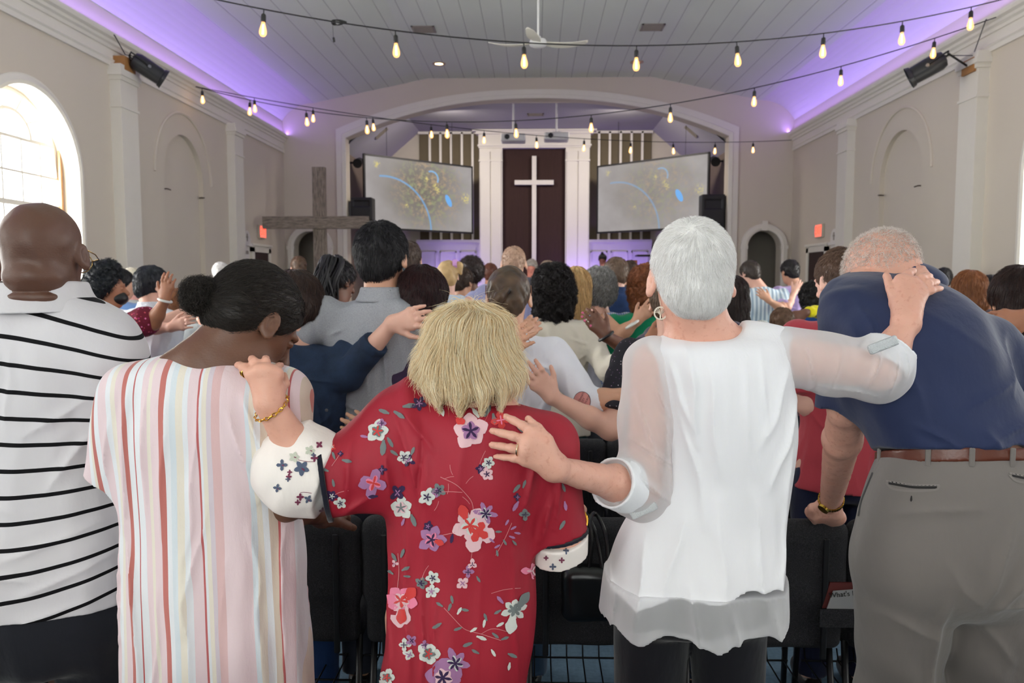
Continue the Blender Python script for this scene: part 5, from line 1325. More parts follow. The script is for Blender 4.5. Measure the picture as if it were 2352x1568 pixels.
    for (x, y, a) in ((1018, 1392, -150), (1030, 1402, -70), (1015, 1430, 150), (1050, 1410, -60), (1060, 1440, 160), (1080, 1450, -30), (1085, 1475, 160), (1110, 1440, -80), (1130, 1452, 40), (1140, 1438, -30), (1100, 1500, -150), (1128, 1490, 60), (1150, 1468, -20), (1165, 1500, 20), (1040, 1385, -100), (1170, 1520, 100), (1058, 1398, 10), (1095, 1460, 20), (1118, 1425, -110)): leaf(x, y, 24 if x % 2 else 19, a, 5 if x % 3 else 4)
    sprig([(1020, 1395), (1065, 1445), (1105, 1455), (1150, 1470)], 1.4); sprig([(1105, 1455), (1130, 1440), (1165, 1450)], 1.2)
    flower(930, 1480, 15, 4, 0, 4, 3, .7); flower(945, 1470, 14, 4, 50, 2, 3, .7); flower(940, 1502, 14, 4, 20, 4, 2, .7)
    flower(985, 1500, 26, 5, -70, 4, 6, .85, 5); flower(975, 1480, 10, 4, 0, 2, 3)
    flower(1045, 1522, 34, 6, -110, 2, 3, .5, 4); flower(1018, 1555, 40, 6, 10, 2, 3, .8, 1); flower(890, 1555, 20, 5, 0, 4, 6, .8, 5)
    flower(1205, 1180, 14, 4, 0, 5, 3); leaf(1290, 1110, 20, 70, 5); leaf(1296, 1150, 22, 80, 2); leaf(1285, 1215, 24, -60, 5)
    mc = lambda n, c: cloth(n, c, .05, 400, .1)
    t = NT('crimson_crepe'); f_ = t.noise(t.coord(), 4, 3); t.link(t.mix(f_, lin((150, 26, 44)), lin((168, 36, 54))), t.b.inputs['Base Color']); t.b.inputs['Roughness'].default_value = .62; t.b.inputs['Specular IOR Level'].default_value = .35
    n1 = t.bump(t.noise(t.coord(), 800, 2), .2, .0006); t.bump(t.noise(t.mapping(t.coord(), (1, 1, .3)), 24, 4), .3, .008, n1)
    mats = [t.m, mc('print_blush', (226, 186, 192)), mc('print_lilac', (164, 116, 158)), mc('print_violet', (56, 36, 74)), mc('print_pearl', (206, 208, 202)), mc('print_sage', (112, 120, 120)), mc('print_coral', (206, 64, 62)), mc('print_line', (206, 128, 132)), mc('print_rose', (232, 130, 160))]
    build_printed(g, 'dress', mats, pr, root, .0042)
    # cream cuffs with small flowers, edged in black
    cf = Field(); c2 = pt(690, 1080, Y-.03); cf.cone(B+vec(.004, 0, 0), c2, .0845, .086, k=.0, flat0=True); cf.cone(c2, pt(668, 1068, Y-.03), .086, .078, k=.03)
    cf.cone(pt(705, 1050, Y-.03), pt(672, 1000, Y-.03), .055, .040, k=.04, flat=True)
    cf.disp(lambda p: .004*wob(p, 22, 3)+.002*wob(p, 48, 1))
    pc = Print(cf, .0010)
    def cfl(x, y, r, n, rot, mi, cen=2):
        for k in range(n): pc.petal(x, y, r, r*.62, rot+360*k/n, mi, 1)
        pc.petal(x, y, r*.5, r*.2, rot+20, cen, 3)
    for q in ((662, 998, 14, 4, 10, 1), (693, 1075, 18, 5, 20, 1), (648, 1068, 13, 4, 0, 1), (690, 1140, 9, 4, 0, 2), (708, 1145, 10, 4, 30, 1), (664, 1094, 7, 4, 0, 2), (638, 1120, 10, 4, 10, 1), (712, 1035, 12, 5, 0, 3), (722, 1052, 9, 4, 0, 2), (662, 1100, 6, 4, 0, 1), (733, 1022, 9, 4, 40, 2), (676, 1050, 13, 5, 0, 3), (740, 1172, 9, 4, 0, 2), (684, 1152, 7, 4, 0, 2), (720, 1045, 6, 4, 0, 1), (666, 1084, 6, 4, 0, 2)): cfl(*q)
    pc.line([(690, 1130), (702, 1128), (716, 1132)], 1.2, 2); pc.line([(685, 1056), (705, 1062), (722, 1060)], 1.2, 2)
    cm = [cloth('cream_cuff', (240, 232, 226), .04), mc('cuff_slate', (84, 94, 116)), mc('cuff_wine', (120, 50, 78)), mc('cuff_sage', (190, 194, 178))]
    build_printed(cf, 'cuff', cm, pc, root, .0038)
    d = nrm(B-ML); bd = Field(); bd.cone(B-d*.004, B+d*.006, .0915, .0915, flat=True, flat0=True); bd.build('cuff_piping', cloth('navy_piping', (18, 20, 34)), root, .0025)
    dR = nrm(eR-shR); c3 = Field(); c3.cone(eR+dR*.002, eR+dR*.055+vec(-.004, .01, .004), .063, .060, k=0, flat=True, flat0=True); c3.disp(lambda p: .003*wob(p, 25))
    p3 = Print(c3, .0010)
    for q in ((1270, 1300, 8, 4, 0, 1), (1290, 1285, 7, 4, 0, 2), (1255, 1280, 6, 4, 0, 2), (1300, 1265, 7, 4, 0, 1)):
        for k in range(4): p3.petal(q[0], q[1], q[2], q[2]*.6, 90*k, q[5], 1)
    build_printed(c3, 'cuff', cm, p3, root, .004)
    Field().cone(eR-dR*.003, eR+dR*.003, .0665, .0665, flat=True, flat0=True).build('cuff_piping', cloth('navy_piping', (18, 20, 34)), root, .0025)
    # button at the nape
    bp, bn, _ = Print(g).cast([(1138, 919)]); Rb = np.array(Vector(bn[0]).to_track_quat('Z', 'Y').to_matrix())
    MB().lathe([(0, .003), (.003, .0025), (.0052, .0032), (.0055, .001), (.0055, -.001), (0, -.001)], bp[0]+bn[0]*.001, Matrix(Rb.tolist()), 16).build('button', plain('pearl_button', (206, 214, 200), .25), root)
    # hair: layered bob
    T = lambda *p: C+R@np.array(p)
    hx = pt(1073, 800, Y)
    h = Field()
    hrows = [(pt(0, y, Y)[2], pt(0.5*(l+r), y, Y)[0], Y+dy, (pt(r, y, Y)[0]-pt(l, y, Y)[0])/2, d) for y, l, r, dy, d in
             ((698, 1030, 1118, .05, .07), (725, 1000, 1148, .04, .10), (770, 985, 1165, .035, .105), (810, 972, 1177, .03, .115), (850, 966, 1184, .02, .115), (880, 970, 1182, .01, .11), (898, 985, 1170, .005, .10))]
    h.stack(hrows, k=0, ex=2.1, top=.04, bot=.03)
    h.cut(T(0, .085, .0), R@np.array((0, .95, -.3)), .01)
    h.disp(lambda p: .0045*wob(p*np.array((1, 1, .3)), 62)+.004*np.sin(p[:, 0]*150+3*wob(p, 12))*np.clip((C[2]+.08-p[:, 2])/.1, 0, 1))
    cr = T(.0, -.02, .115)
    def flow(p):
        q = p-cr; q = q/(np.linalg.norm(q, axis=1)[:, None]+.02); return q*.9+vec(0, 0, -1.1)
    st = strands(h, 11000, .095, flow, seg=10, w=.0006, lift=.04, wave=.30, off=.004, wavef=18, jitter=.07)
    st2 = strands(h, 500, .060, flow, seg=8, w=.0004, lift=.07, wave=.5, off=.007)
    zb = pt(0, 880, Y)[2]
    hf = Field(); hf.stack([r_ for r_ in hrows if r_[0] < pt(0, 800, Y)[2]], top=.01, bot=.02); 
    st3 = strands(hf, 2600, .040, lambda p: np.tile(vec(0, 0, -1), (len(p), 1))+.3*np.stack([wob(p, 60), wob(p, 50, 2), 0*p[:, 0]], 1), seg=6, w=.00055, lift=.12, off=.004)
    h.build('hair', hairmat((255, 214, 150), (255, 252, 228), .4), root, .0032, [st, st2, st3])
    # jewellery
    gold = plain('gold', (222, 170, 70), .25, 1, var=.05); pearl = plain('pearl', (236, 228, 216), .2, var=.03)
    ring_c = nb+vec(0, .002, .016); m = empty('x', (0, 0, 0)); bpy.data.objects.remove(m)
    b = MB()
    for row_ in (0, 1):
        for a in np.linspace(-.95, .95, 30):
            p = ring_c+vec(.066*math.sin(a*1.3), -.060*math.cos(a*1.3)+.0, -.006*row_-.006*(1-abs(a))+.006*abs(a))
            b.lathe([(0, -.0030), (.0022, -.0022), (.0032, 0), (.0022, .0022), (0, .0030)], p, None, 8)
    b.build('pearl_necklace', pearl, root, smooth=True)
    b = MB()
    for k in range(5): p = ring_c+vec(.009*(k-2)+.008, -.063, -.008); b.lathe([(0, -.004), (.003, -.002), (.004, 0), (.003, .002), (0, .004)], p, None, 10)
    b.build('necklace_clasp', gold, root, smooth=True)
    ax = nrm(WL-EL); u = nrm(np.cross(ax, (0, 1, 0))); w_ = np.cross(ax, u); bc = WL-ax*.012
    b = MB()
    for k in range(26):
        a = 2*PI*k/26; p = bc+(u*math.cos(a)+w_*math.sin(a))*(.0335+.002*math.sin(a*2))-vec(0, 0, .005*math.sin(a*1.0)); tt = nrm(-u*math.sin(a)+w_*math.cos(a)); nn_ = nrm(np.cross(tt, ax if k % 2 else (u*math.cos(a)+w_*math.sin(a))))
        b.tube([p+(tt*math.cos(q)*.0055+nn_*math.sin(q)*.0034) for q in np.linspace(0, 2*PI, 9)], .0010, 5)
    b.build('gold_bracelet', gold, root, smooth=True)
    b = MB(); p0 = pt(600, 948, Y-.055)
    for k in range(4):
        p = p0+vec(-.004+.004*math.sin(k), -.004, -.010*k); b.tube([p+vec(math.cos(q)*.0045, 0, math.sin(q)*.0065) for q in np.linspace(0, 2*PI, 9)], .0014, 5)
    b.build('bracelet_charm', gold, root, smooth=True)
    fr = K[0]+(T_[0]-K[0])*.35; fd = nrm(T_[0]-K[0]); u = nrm(np.cross(fd, (0, 1, 0))); w_ = np.cross(fd, u)
    for off in (.0, .008): MB().tube([fr-fd*off+vec(0, -.004, .002)+(u*math.cos(a)+w_*math.sin(a))*.0112 for a in np.linspace(0, 2*PI, 25)], .0018, 6).build('gold_ring', gold, root, smooth=True)
    MB().lathe([(0, .004), (.005, .003), (.006, 0), (0, 0)], fr+vec(0, -.0145, .006), Matrix.Rotation(PI/2.3, 3, 'X'), 12).build('ring_stone', plain('navy_stone', (24, 30, 50), .1), root, smooth=True)
    ax = nrm(WR-ER); u = nrm(np.cross(ax, (0, 1, 0.1))); w_ = np.cross(ax, u)
    MB().tube([WR+(u*math.cos(a)+w_*math.sin(a))*.034 for a in np.linspace(0, 2*PI, 30)], .003, 6).build('gold_bracelet', gold, root, smooth=True)
woman_red()
# ---- D: white-haired woman in the white blouse
def sheer(name, a, col=(244, 244, 246)):
    t = NT(name); t.n.remove(t.b); tr = t.add('ShaderNodeBsdfTransparent'); d = t.add('ShaderNodeBsdfDiffuse'); d.inputs[0].default_value = (*lin(col), 1); tl = t.add('ShaderNodeBsdfTranslucent'); tl.inputs[0].default_value = (*lin(col), 1)
    m1 = t.add('ShaderNodeMixShader'); m1.inputs[0].default_value = .3; t.link(d.outputs[0], m1.inputs[1]); t.link(tl.outputs[0], m1.inputs[2])
    m2 = t.add('ShaderNodeMixShader'); lw = t.add('ShaderNodeLayerWeight'); lw.inputs[0].default_value = .35
    f = t.math('ADD', t.math('MULTIPLY', lw.outputs['Facing'], .55), a); t.link(t.math('MINIMUM', f, 1.), m2.inputs[0]); t.link(tr.outputs[0], m2.inputs[1]); t.link(m1.outputs[0], m2.inputs[2]); t.link(m2.outputs[0], t.o.inputs[0])
    b = t.add('ShaderNodeBump'); b.inputs['Strength'].default_value = .3; b.inputs['Distance'].default_value = .006; t.link(t.noise(t.mapping(t.coord(), (1, 1, .3)), 30, 4), b.inputs['Height']); t.link(b.outputs[0], d.inputs['Normal'])
    return t.m
def woman_white():
    Y = 1.72; C = pt(1588, 640, Y); R = rotm(0, 9, 0); s = 1.03
    root = person_root(pt(1630, 900, Y)[0], Y+.02, 'person with cropped white hair, pearl necklace and a loose white sheer-sleeved blouse')
    body = rows_px([(772, 1555, 1740, .0, .05), (792, 1515, 1795, .0, .078), (820, 1490, 1812, .0, .10), (900, 1510, 1822, .0, .108), (1000, 1520, 1826, .0, .108), (1120, 1500, 1818, .01, .11), (1250, 1440, 1806, .02, .13), (1370, 1420, 1780, .02, .11)], Y, .12)
    f = Field(); nb = pt(1612, 770, Y); head_ops(f, C, R, s, nb+vec(.005, 0, .0), .056)
    f.cone(pt(1560, 800, Y), pt(1700, 792, Y), .034, .034, k=.04); trunk(f, shrink(body, .034)); 
    shL = pt(1500, 835, Y); EL = pt(1478, 1125, Y-.02); WL = pt(1275, 1075, 1.49)
    shR = pt(1800, 820, Y); ER = pt(2020, 850, Y-.02); WR = pt(2082, 742, 1.74)
    f.cone(shL, EL, .046, .038, k=.03); forearm(f, EL, WL, .84); f.cone(shR, ER, .048, .040, k=.03); forearm(f, ER, WR, .9)
    P = lambda x, y, dy=0: pt(x, y, 1.474+dy)
    hand_ops(f, WL, [P(1226, 992), P(1214, 1012, -.010), P(1206, 1034, -.010), P(1208, 1056)], [P(1162, 956, .015), P(1130, 988, .008), P(1130, 1022, .008), P(1138, 1048, .012)], [P(1256, 1012, -.002), P(1236, 984, .008), P(1214, 962, .015)], .84, (.1, -1, .2), .007, palm=.013)
    P2 = lambda x, y, dy=0: pt(x, y, 1.80+dy)
    hand_ops(f, WR, [P2(2068, 645, .0), P2(2090, 650, -.01), P2(2106, 662, -.015), P2(2114, 678, -.02)], [P2(2098, 622, .05), P2(2136, 634, .035), P2(2152, 648, .02), P2(2160, 662, .0)], [P2(2058, 700, -.02), P2(2046, 662, .0), P2(2036, 634, .03)], 1.0, (0, -1, .5), .010)
    legs_and_feet(f, pt(1600, 1450, Y)[0], Y+.03, .86, 1.0)
    f.disp(lambda p: .0010*wob(p, 80)+.0004*wob(p, 260)); f.build('body', skin((222, 170, 150), .6), root, HF)
    out = rows_px([(760, 1545, 1795, .0, .07), (785, 1490, 1812, .0, .10), (830, 1482, 1822, .0, .118), (900, 1498, 1828, .0, .125), (1000, 1512, 1832, .0, .125), (1100, 1500, 1828, .01, .128), (1200, 1440, 1820, .02, .14), (1300, 1392, 1818, .02, .155), (1400, 1370, 1822, .02, .165), (1480, 1362, 1830, .02, .17), (1520, 1362, 1832, .02, .17)], Y, .12)
    def drape(p, m=1.):
        lo = np.clip((1.28-p[:, 2])/.5, .12, 1); a = p[:, 0]*44+1.8*wob(p*np.array((1, 1, .25)), 6, 3)+p[:, 1]*10
        return m*(lo*.009*np.sin(a)+.006*wob(p*np.array((1, 1, .35)), 18, 7))
    lining = Field(); lining.stack(shrink(out, .008), k=.03, top=.045, bot=0)
    zl = pt(1600, 1392, Y-.14)[2]; lining.cutf(lambda p: zl-.012*np.sin(p[:, 0]*9)-p[:, 2]+.35*np.maximum(0, p[:, 0]-pt(1680, 0, Y)[0])**1.3)
    neck = lambda g: (g.ell(pt(1617, 745, Y)+vec(0, -.01, .0), (.080, .12, .036), None, k=.008, mode='s'))
    lining.cone(pt(1512, 812, Y), pt(1570, 800, Y), .034, .034, k=.03); lining.cone(pt(1715, 775, Y), pt(1785, 782, Y), .036, .036, k=.03); neck(lining); DW = wrinkles([(1560, 790, 1580, 1000, 12, 9), (1600, 830, 1625, 1060, 11, 8), (1520, 830, 1570, 960, 11, 9), (1540, 900, 1600, 1180, 10, 7), (1680, 830, 1690, 1010, 12, 7), (1720, 790, 1725, 980, 10, 8), (1790, 830, 1720, 1000, 12, 9), (1815, 900, 1740, 1100, 10, 9), (1560, 1160, 1500, 1330, 16, 8), (1620, 1120, 1640, 1330, 18, 8), (1700, 1100, 1730, 1380, 14, 8), (1790, 1000, 1770, 1380, 10, 9), (1470, 1200, 1440, 1400, 10, 9), (1560, 1300, 1580, 1480, 12, 7), (1650, 1350, 1670, 1490, 10, 7), (1740, 1350, 1760, 1440, 10, 8), (1400, 1300, 1395, 1440, 8, 8)], Y, lambda p: drape(p)); lining.disp(DW)
    t = NT('white_satin_lining'); t.b.inputs['Base Color'].default_value = (*lin((236, 236, 240)), 1); t.b.inputs['Roughness'].default_value = .55; t.b.inputs['Sheen Weight'].default_value = .3
    n1 = t.bump(t.noise(t.coord(), 700, 2), .15, .0006); t.bump(t.noise(t.mapping(t.coord(), (1, 1, .25)), 26, 4), .35, .008, n1)
    lining.build('blouse', t.m, root, .0045)
    SH = sheer('sheer_chiffon', .48); hemf = Field(); hemf.stack(out, k=.03, top=.045, bot=0)
    xa = pt(1362, 0, Y)[0]; xb = pt(1828, 0, Y)[0]; zt = lambda y, d=0: pt(1600, y, Y-.15*(1-d))[2]
    def hem(p):
        xs = [pt(x, 1400, Y)[0] for x in (1360, 1400, 1480, 1560, 1640, 1700, 1760, 1800, 1830)]; zs_ = [zt(v, d_) for v, d_ in ((1432, 1), (1450, .55), (1470, .2), (1484, .05), (1492, 0), (1480, .05), (1450, .3), (1405, .65), (1372, 1))]
        return np.interp(p[:, 0], xs, zs_)+.003*np.sin(p[:, 0]*80)-p[:, 2]
    hemf.cutf(hem); hemf.disp(DW); hemf.cut(pt(1600, 1325, Y), (0, 0, 1))
    hemf.build('sheer_hem', SH, root, .0045)
    for nm, a, b, c, w_ in (('L', shL, EL, EL+(WL-EL)*.36, 0), ('R', shR, ER, ER+(WR-ER)*.40, 0)):
        sl = Field(); m_ = (a+b)/2
        sl.cone(a+(b-a)*.02, m_, .066, .061, k=.03); sl.cone(m_, b, .060, .063, k=.03); sl.cone(b, c, .064, .052, k=.03, flat=True)
        sl.disp(wrinkles([(1490, 870, 1535, 950, 8, 8), (1455, 900, 1500, 1060, 7, 7), (1520, 960, 1530, 1120, 7, 8), (1440, 990, 1540, 1060, 7, 7), (1450, 1060, 1540, 1150, 8, 9), (1400, 1090, 1420, 1160, 6, 6), (1830, 800, 1850, 890, 6, 6), (1990, 780, 1960, 880, 7, 8), (1860, 870, 1990, 900, 8, 8), (2020, 800, 2010, 890, 8, 9), (2050, 800, 2040, 860, 6, 7), (1900, 790, 1880, 900, 8, 5)], Y, lambda p: .004*wob(p, 24, 5))); sl.build('sleeve', SH, root, .0042)
        d = nrm(c-b); cu = Field(); cu.cone(c-d*.045, c+d*.008, .057, .0545, k=0, flat=True, flat0=True); cu.disp(lambda p: .003*wob(p, 45, 9)); cu.cone(c-d*.06, c+d*.02, .049, .047, mode='s', k=.003); cu.build('sleeve_cuff', cloth('white_cuff', (236, 238, 242), .03), root, .003)
        if nm == 'L': tb = Field().box(pt(1478, 1172, Y-.09), (.030, .006, .009), .004, rotm(0, 0, -25)[:, :]); tb.build('cuff_tab', plain('silver_sequins', (216, 220, 222), .3, .3, bump=1, bs=600), root, .0025)
        else: Field().box(pt(2028, 792, Y-.13), (.030, .006, .010), .004, rotm(0, 0, -22)).build('cuff_tab', plain('silver_sequins', (216, 220, 222), .3, .3, bump=1, bs=600), root, .0025)
    tr = Field(); hz = pt(1600, 1290, Y)[2]; hx = pt(1592, 1450, Y)[0]
    tr.stack([(hz+.02, hx, Y+.02, .15, .10), (hz-.08, hx, Y+.02, .165, .12), (hz-.15, hx, Y+.02, .165, .11)], k=.02, top=.02, bot=.03)
    for e in (-1, 1): tr.cone((hx+e*.085, Y+.03, hz-.10), (hx+e*.09, Y+.04, .45), .088, .070, k=.02); tr.cone((hx+e*.09, Y+.04, .45), (hx+e*.09, Y+.02, .06), .07, .06, k=.02, flat=True)
    tr.disp(folds(.006, 1, 9)); tr.build('trousers', cloth('black_trousers', (18, 19, 26)), root, .007)
    for e in (-1, 1): Field().ell((hx+e*.09, Y+.05, .045), (.045, .125, .045)).cut((0, 0, .002), (0, 0, -1)).build('shoe', plain('dark_shoe_leather', (38, 30, 28), .4), root, .008)
    # cropped hair
    T = lambda *p: C+R@(np.array(p)*s)
    h = Field(); h.ell(T(0, -.014, .030), (.0835, .104, .094), R, k=.02); h.ell(T(0, -.058, -.036), (.064, .048, .056), R, k=.035)
    h.cut(T(0, .060, .030), R@np.array((0, .8, -.6)), .01); h.cut(T(0, 0, -.084), R@np.array((0, .1, -1.)), .012)
    h.disp(lambda p: .0012*wob(p, 60))
    cr = T(-.012, -.075, .072)
    def flow(p):
        q = p-cr; r_ = np.linalg.norm(q, axis=1)[:, None]+.004; q = q/r_
        sw = np.cross(q, nrm(cr-C))*np.exp(-r_/.03)*.9
        return q+sw+vec(0, 0, -.55)*np.minimum(1, r_/.05)
    st = strands(h, 15000, .024, flow, seg=4, w=.00042, lift=.10, off=.0022)
    st2 = strands(h, 3500, .015, flow, seg=3, w=.0003, lift=.38, off=.004)
    h.build('hair', hairmat((250, 247, 243), (255, 255, 255), .5), root, .003, [st, st2])
    pearl = plain('pearl', (236, 228, 216), .2, var=.03); gold = plain('gold', (222, 170, 70), .25, 1, var=.05)
    b = MB(); nc = pt(1612, 742, Y)
    for a in np.linspace(-1.25, 1.2, 34):
        p = nc+vec(.062*math.sin(a), .0+.008-.066*math.cos(a), -.0105*abs(a)**1.4+.002+.004*a); rr = .0026
        b.lathe([(0, -rr), (rr*.75, -rr*.7), (rr, 0), (rr*.75, rr*.7), (0, rr)], p, None, 8)
    b.build('pearl_necklace', pearl, root, smooth=True)
    MB().lathe([(0, -.0055), (.0045, -.004), (.006, 0), (.0045, .004), (0, .0055)], nc+vec(.0, -.062, .002), None, 14).build('necklace_clasp', pearl, root, smooth=True)
    e = pt(1517, 690, Y-.005); b = MB(); c = pt(1517, 719, Y-.012)
    b.tube([e, c+vec(0, 0, .016)], .0008, 5)
    b.lathe([(.0115, -.001), (.0145, -.001), (.0145, .001), (.0115, .001), (.0115, -.001)], c, Matrix.Rotation(PI/2, 3, 'X'), 28)
    for k in range(9): a = PI/2+(k-4)*.33; b.tube([c+vec(0, 0, -.004), c+vec(math.cos(a)*.006, 0, math.sin(a)*.006), c+vec(math.cos(a+.12)*.012, 0, math.sin(a+.12)*.012)], .0009, 5)
    b.tube([c+vec(0, 0, -.012), c+vec(0, 0, 0)], .0014, 6)
    b.build('disc_earring', plain('silver', (214, 204, 190), .3, 1), root, smooth=True)
    for x, y in ((1520, 672), (1665, 664)): MB().lathe([(0, -.003), (.003, -.001), (.003, .002), (0, .003)], pt(x, y, Y-.03), None, 8).build('hearing_aid', plain('blue_hearing_aid', (80, 100, 160), .4), root, smooth=True)
    k2 = P(1203, 1035, -.012); tpt = P(1133, 1022, .01); fd = nrm(tpt-k2); rp = k2+(tpt-k2)*.26+vec(.01, -.006, .002)*.6; u = nrm(np.cross(fd, (0, 1, 0))); w_ = np.cross(fd, u)
    MB().tube([rp+(u*math.cos(a)+w_*math.sin(a))*.0118 for a in np.linspace(0, 2*PI, 28)], .0022, 6).build('wedding_ring', plain('silver_gold', (226, 206, 176), .2, 1), root, smooth=True)
woman_white()
# ---- E: stooping man in the navy polo
def man_navy():
    Y = 1.80; C = pt(2030, 640, Y+.22); R = rotm(28, 48, 0); s = 1.03
    root = person_root(pt(2190, 900, Y)[0], Y+.02, 'stooping person with thin white hair in a navy polo, brown belt and grey trousers')
    back = rows_px([(612, 2050, 2140, .20, .05), (632, 1990, 2195, .17, .075), (665, 1950, 2250, .13, .10), (710, 1935, 2285, .09, .125), (780, 1925, 2305, .05, .14), (880, 1935, 2330, .02, .145), (960, 1975, 2350, .0, .145), (1030, 2005, 2375, -.02, .145)], Y, .14)
    f = Field(); nb = pt(2080, 668, Y+.17); head_ops(f, C, R, s, nb, .062, fat=1.03)
    trunk(f, shrink(back, .02))
    shL = pt(1978, 740, Y+.10); EL = pt(1948, 935, Y+.14); WL = pt(1908, 1152, 2.32)
    f.cone(shL, EL, .054, .045, k=.03); f.cone(EL, EL+(WL-EL)*.3, .045, .046, k=.02); f.cone(EL+(WL-EL)*.3, WL, .046, .030, k=.02)
    P = lambda x, y, dy=0: pt(x, y, 2.35+dy)
    K = [P(1868, 1168, .0), P(1862, 1176, .03), P(1866, 1182, .055), P(1874, 1186, .075)]; T_ = [P(1878, 1195, .015), P(1872, 1198, .045), P(1874, 1200, .07), P(1884, 1200, .085)]
    hand_ops(f, P(1900, 1165, .01), K, T_, [P(1918, 1180, -.02), P(1930, 1186, .0), P(1936, 1192, .03)], 1.12, (-.7, -.2, .7), .010); f.cone(P(1905, 1170), P(1912, 1188, .02), .034, .026, k=.02); f.cone(P(1880, 1184, .01), P(1925, 1190, .01), .018, .016, k=.02)
    shR = pt(2262, 800, Y+.10); ER = pt(2385, 930, Y+.1); WR = pt(2400, 1120, 2.1); f.cone(shR, ER, .058, .050, k=.03); forearm(f, ER, WR); auto_hand(f, WR, (0, .6, -.5), (0, -.4, .8), 1)
    aL = pt(2072, 1290, Y); kL = pt(2062, 1568, Y+.03); aR = pt(2300, 1290, Y); kR = pt(2245, 1568, Y+.05)
    for a_, k_ in ((aL, kL), (aR, kR)): f.cone(a_+vec(0, .0, .06), k_, .085, .065, k=.03); f.cone(k_, (k_[0], Y+.02, .08), .065, .04, k=.02); f.cone((k_[0], Y+.02, .08), (k_[0], Y+.15, .03), .036, .028, k=.02)
    f.disp(lambda p: .0012*wob(p, 70)+.0005*wob(p, 220)); f.build('body', skin((216, 166, 146), .8), root, HF)
    g = Field(); g.stack(back, k=.03, top=.05, bot=0)
    g.cone(shL, shL+(EL-shL)*.90, .080, .076, k=.06, flat=True); g.cone(shR, shR+(ER-shR)*.88, .080, .074, k=.06, flat=True)
    g.disp(wrinkles([(1955, 690, 1985, 900, 10, 9), (1975, 720, 2010, 880, 9, 9), (1930, 740, 1950, 900, 9, 8), (2000, 760, 2040, 960, 14, 6), (2260, 860, 2120, 930, 14, 7), (2310, 930, 2150, 1010, 12, 8), (2330, 990, 2220, 1025, 9, 8), (2020, 960, 2100, 1020, 10, 7), (2150, 980, 2180, 1030, 9, 7), (2090, 620, 2190, 680, 12, 6), (2290, 760, 2240, 900, 16, 6), (2060, 700, 2200, 800, 20, 4)], Y+.05)); g.disp(lambda p: .006*wob(p*np.array((1, 1, .5)), 14, 2)+.007*np.clip(wob(p*np.array((1, 1, .6))+.03*wob(p, 9)[:, None], 30, 5), -.3, 1)*np.exp(-((p[:, 0]-pt(1975, 0, Y)[0])/.05)**2)+.004*np.sin(p[:, 0]*50+p[:, 2]*20)*np.exp(-((p[:, 2]-pt(2200, 1020, Y)[2])/.06)**2)); g.cut(pt(2190, 1034, Y), (0, 0, -1))
    g.warp = lambda p: p-np.stack([0*p[:, 0], 0*p[:, 0], .26*(Y-p[:, 1])*np.clip((1.38-p[:, 2])/.2, 0, 1)], 1)
    t = NT('navy_polo_knit'); f_ = t.noise(t.coord(), 4, 3); t.link(t.mix(f_, lin((13, 26, 60)), lin((20, 38, 82))), t.b.inputs['Base Color']); t.b.inputs['Roughness'].default_value = .75; t.b.inputs['Sheen Weight'].default_value = .15
    n1 = t.bump(t.noise(t.coord(), 1000, 2), .3, .0006); t.bump(t.noise(t.mapping(t.coord(), (1, 1, .6)), 16, 4), .3, .012, n1)
    g.build('polo_shirt', t.m, root, .0048)
    cl = Field(); a = pt(2095, 625, Y+.17); cl.ell(a+vec(-.0, .02, -.01), (.095, .07, .040), rotm(0, 0, 12)); cl.ell(a+vec(-.02, .07, -.012), (.078, .08, .05), rotm(0, 0, 12), mode='s', k=.004); cl.build('collar', t.m, root, .004)
    # trousers
    tr = rows_px([(1040, 2018, 2388, -.02, .140), (1100, 1990, 2395, -.03, .150), (1180, 1968, 2402, -.03, .158), (1270, 1955, 2405, -.03, .152), (1340, 1975, 2385, -.02, .130), (1400, 2040, 2320, -.01, .085)], Y, .14)
    q = Field(); q.stack(tr, k=.06, top=.01, bot=.05)
    yk = Y+.04
    aL = pt(2072, 1290, Y); kL = pt(2062, 1568, Y+.03); aR = pt(2300, 1290, Y); kR = pt(2245, 1568, Y+.05)
    for a_, k_ in ((aL, kL), (aR, kR)):
        q.cone(a_+vec(0, -.02, 0), k_, .112, .092, k=.03); q.cone(k_, (k_[0], Y+.02, .06), .092, .078, k=.02, flat=True)
    def tf(p):
        v = .005*wob(p*np.array((1, 1, .5)), 15, 1)
        for (a_, k_) in ((aL, kL), (aR, kR)):
            m_ = np.clip((a_[2]-p[:, 2])/(a_[2]-k_[2]), 0, 1.4); xx = a_[0]+(k_[0]-a_[0])*m_+.028
            v = v+.012*np.exp(-((p[:, 0]-xx)/.010)**2)*np.clip((a_[2]-.02-p[:, 2])/.06, 0, 1)*(p[:, 1] < a_[1])
        return v+.004*np.sin(p[:, 2]*40+p[:, 0]*30)*np.clip((.78-p[:, 2])/.1, 0, 1)
    q.disp(wrinkles([(2180, 1330, 2230, 1180, 16, 9), (2200, 1360, 2290, 1230, 14, 10), (2180, 1340, 2090, 1250, 16, 7), (2000, 1180, 2150, 1170, 12, 6), (2210, 1340, 2350, 1330, 14, 9), (2280, 1200, 2250, 1330, 16, 7), (2000, 1380, 2120, 1440, 18, 6), (2230, 1420, 2300, 1500, 16, 8)], Y-.02, tf))
    q.warp = lambda p: p-np.stack([0*p[:, 0], 0*p[:, 0], .26*(Y-p[:, 1])*np.clip((p[:, 2]-.92)/.16, 0, 1)], 1)
    TM = cloth('grey_wool_trousers', (118, 112, 108), .06, 900, .3)
    pr = Print(q, .0012)
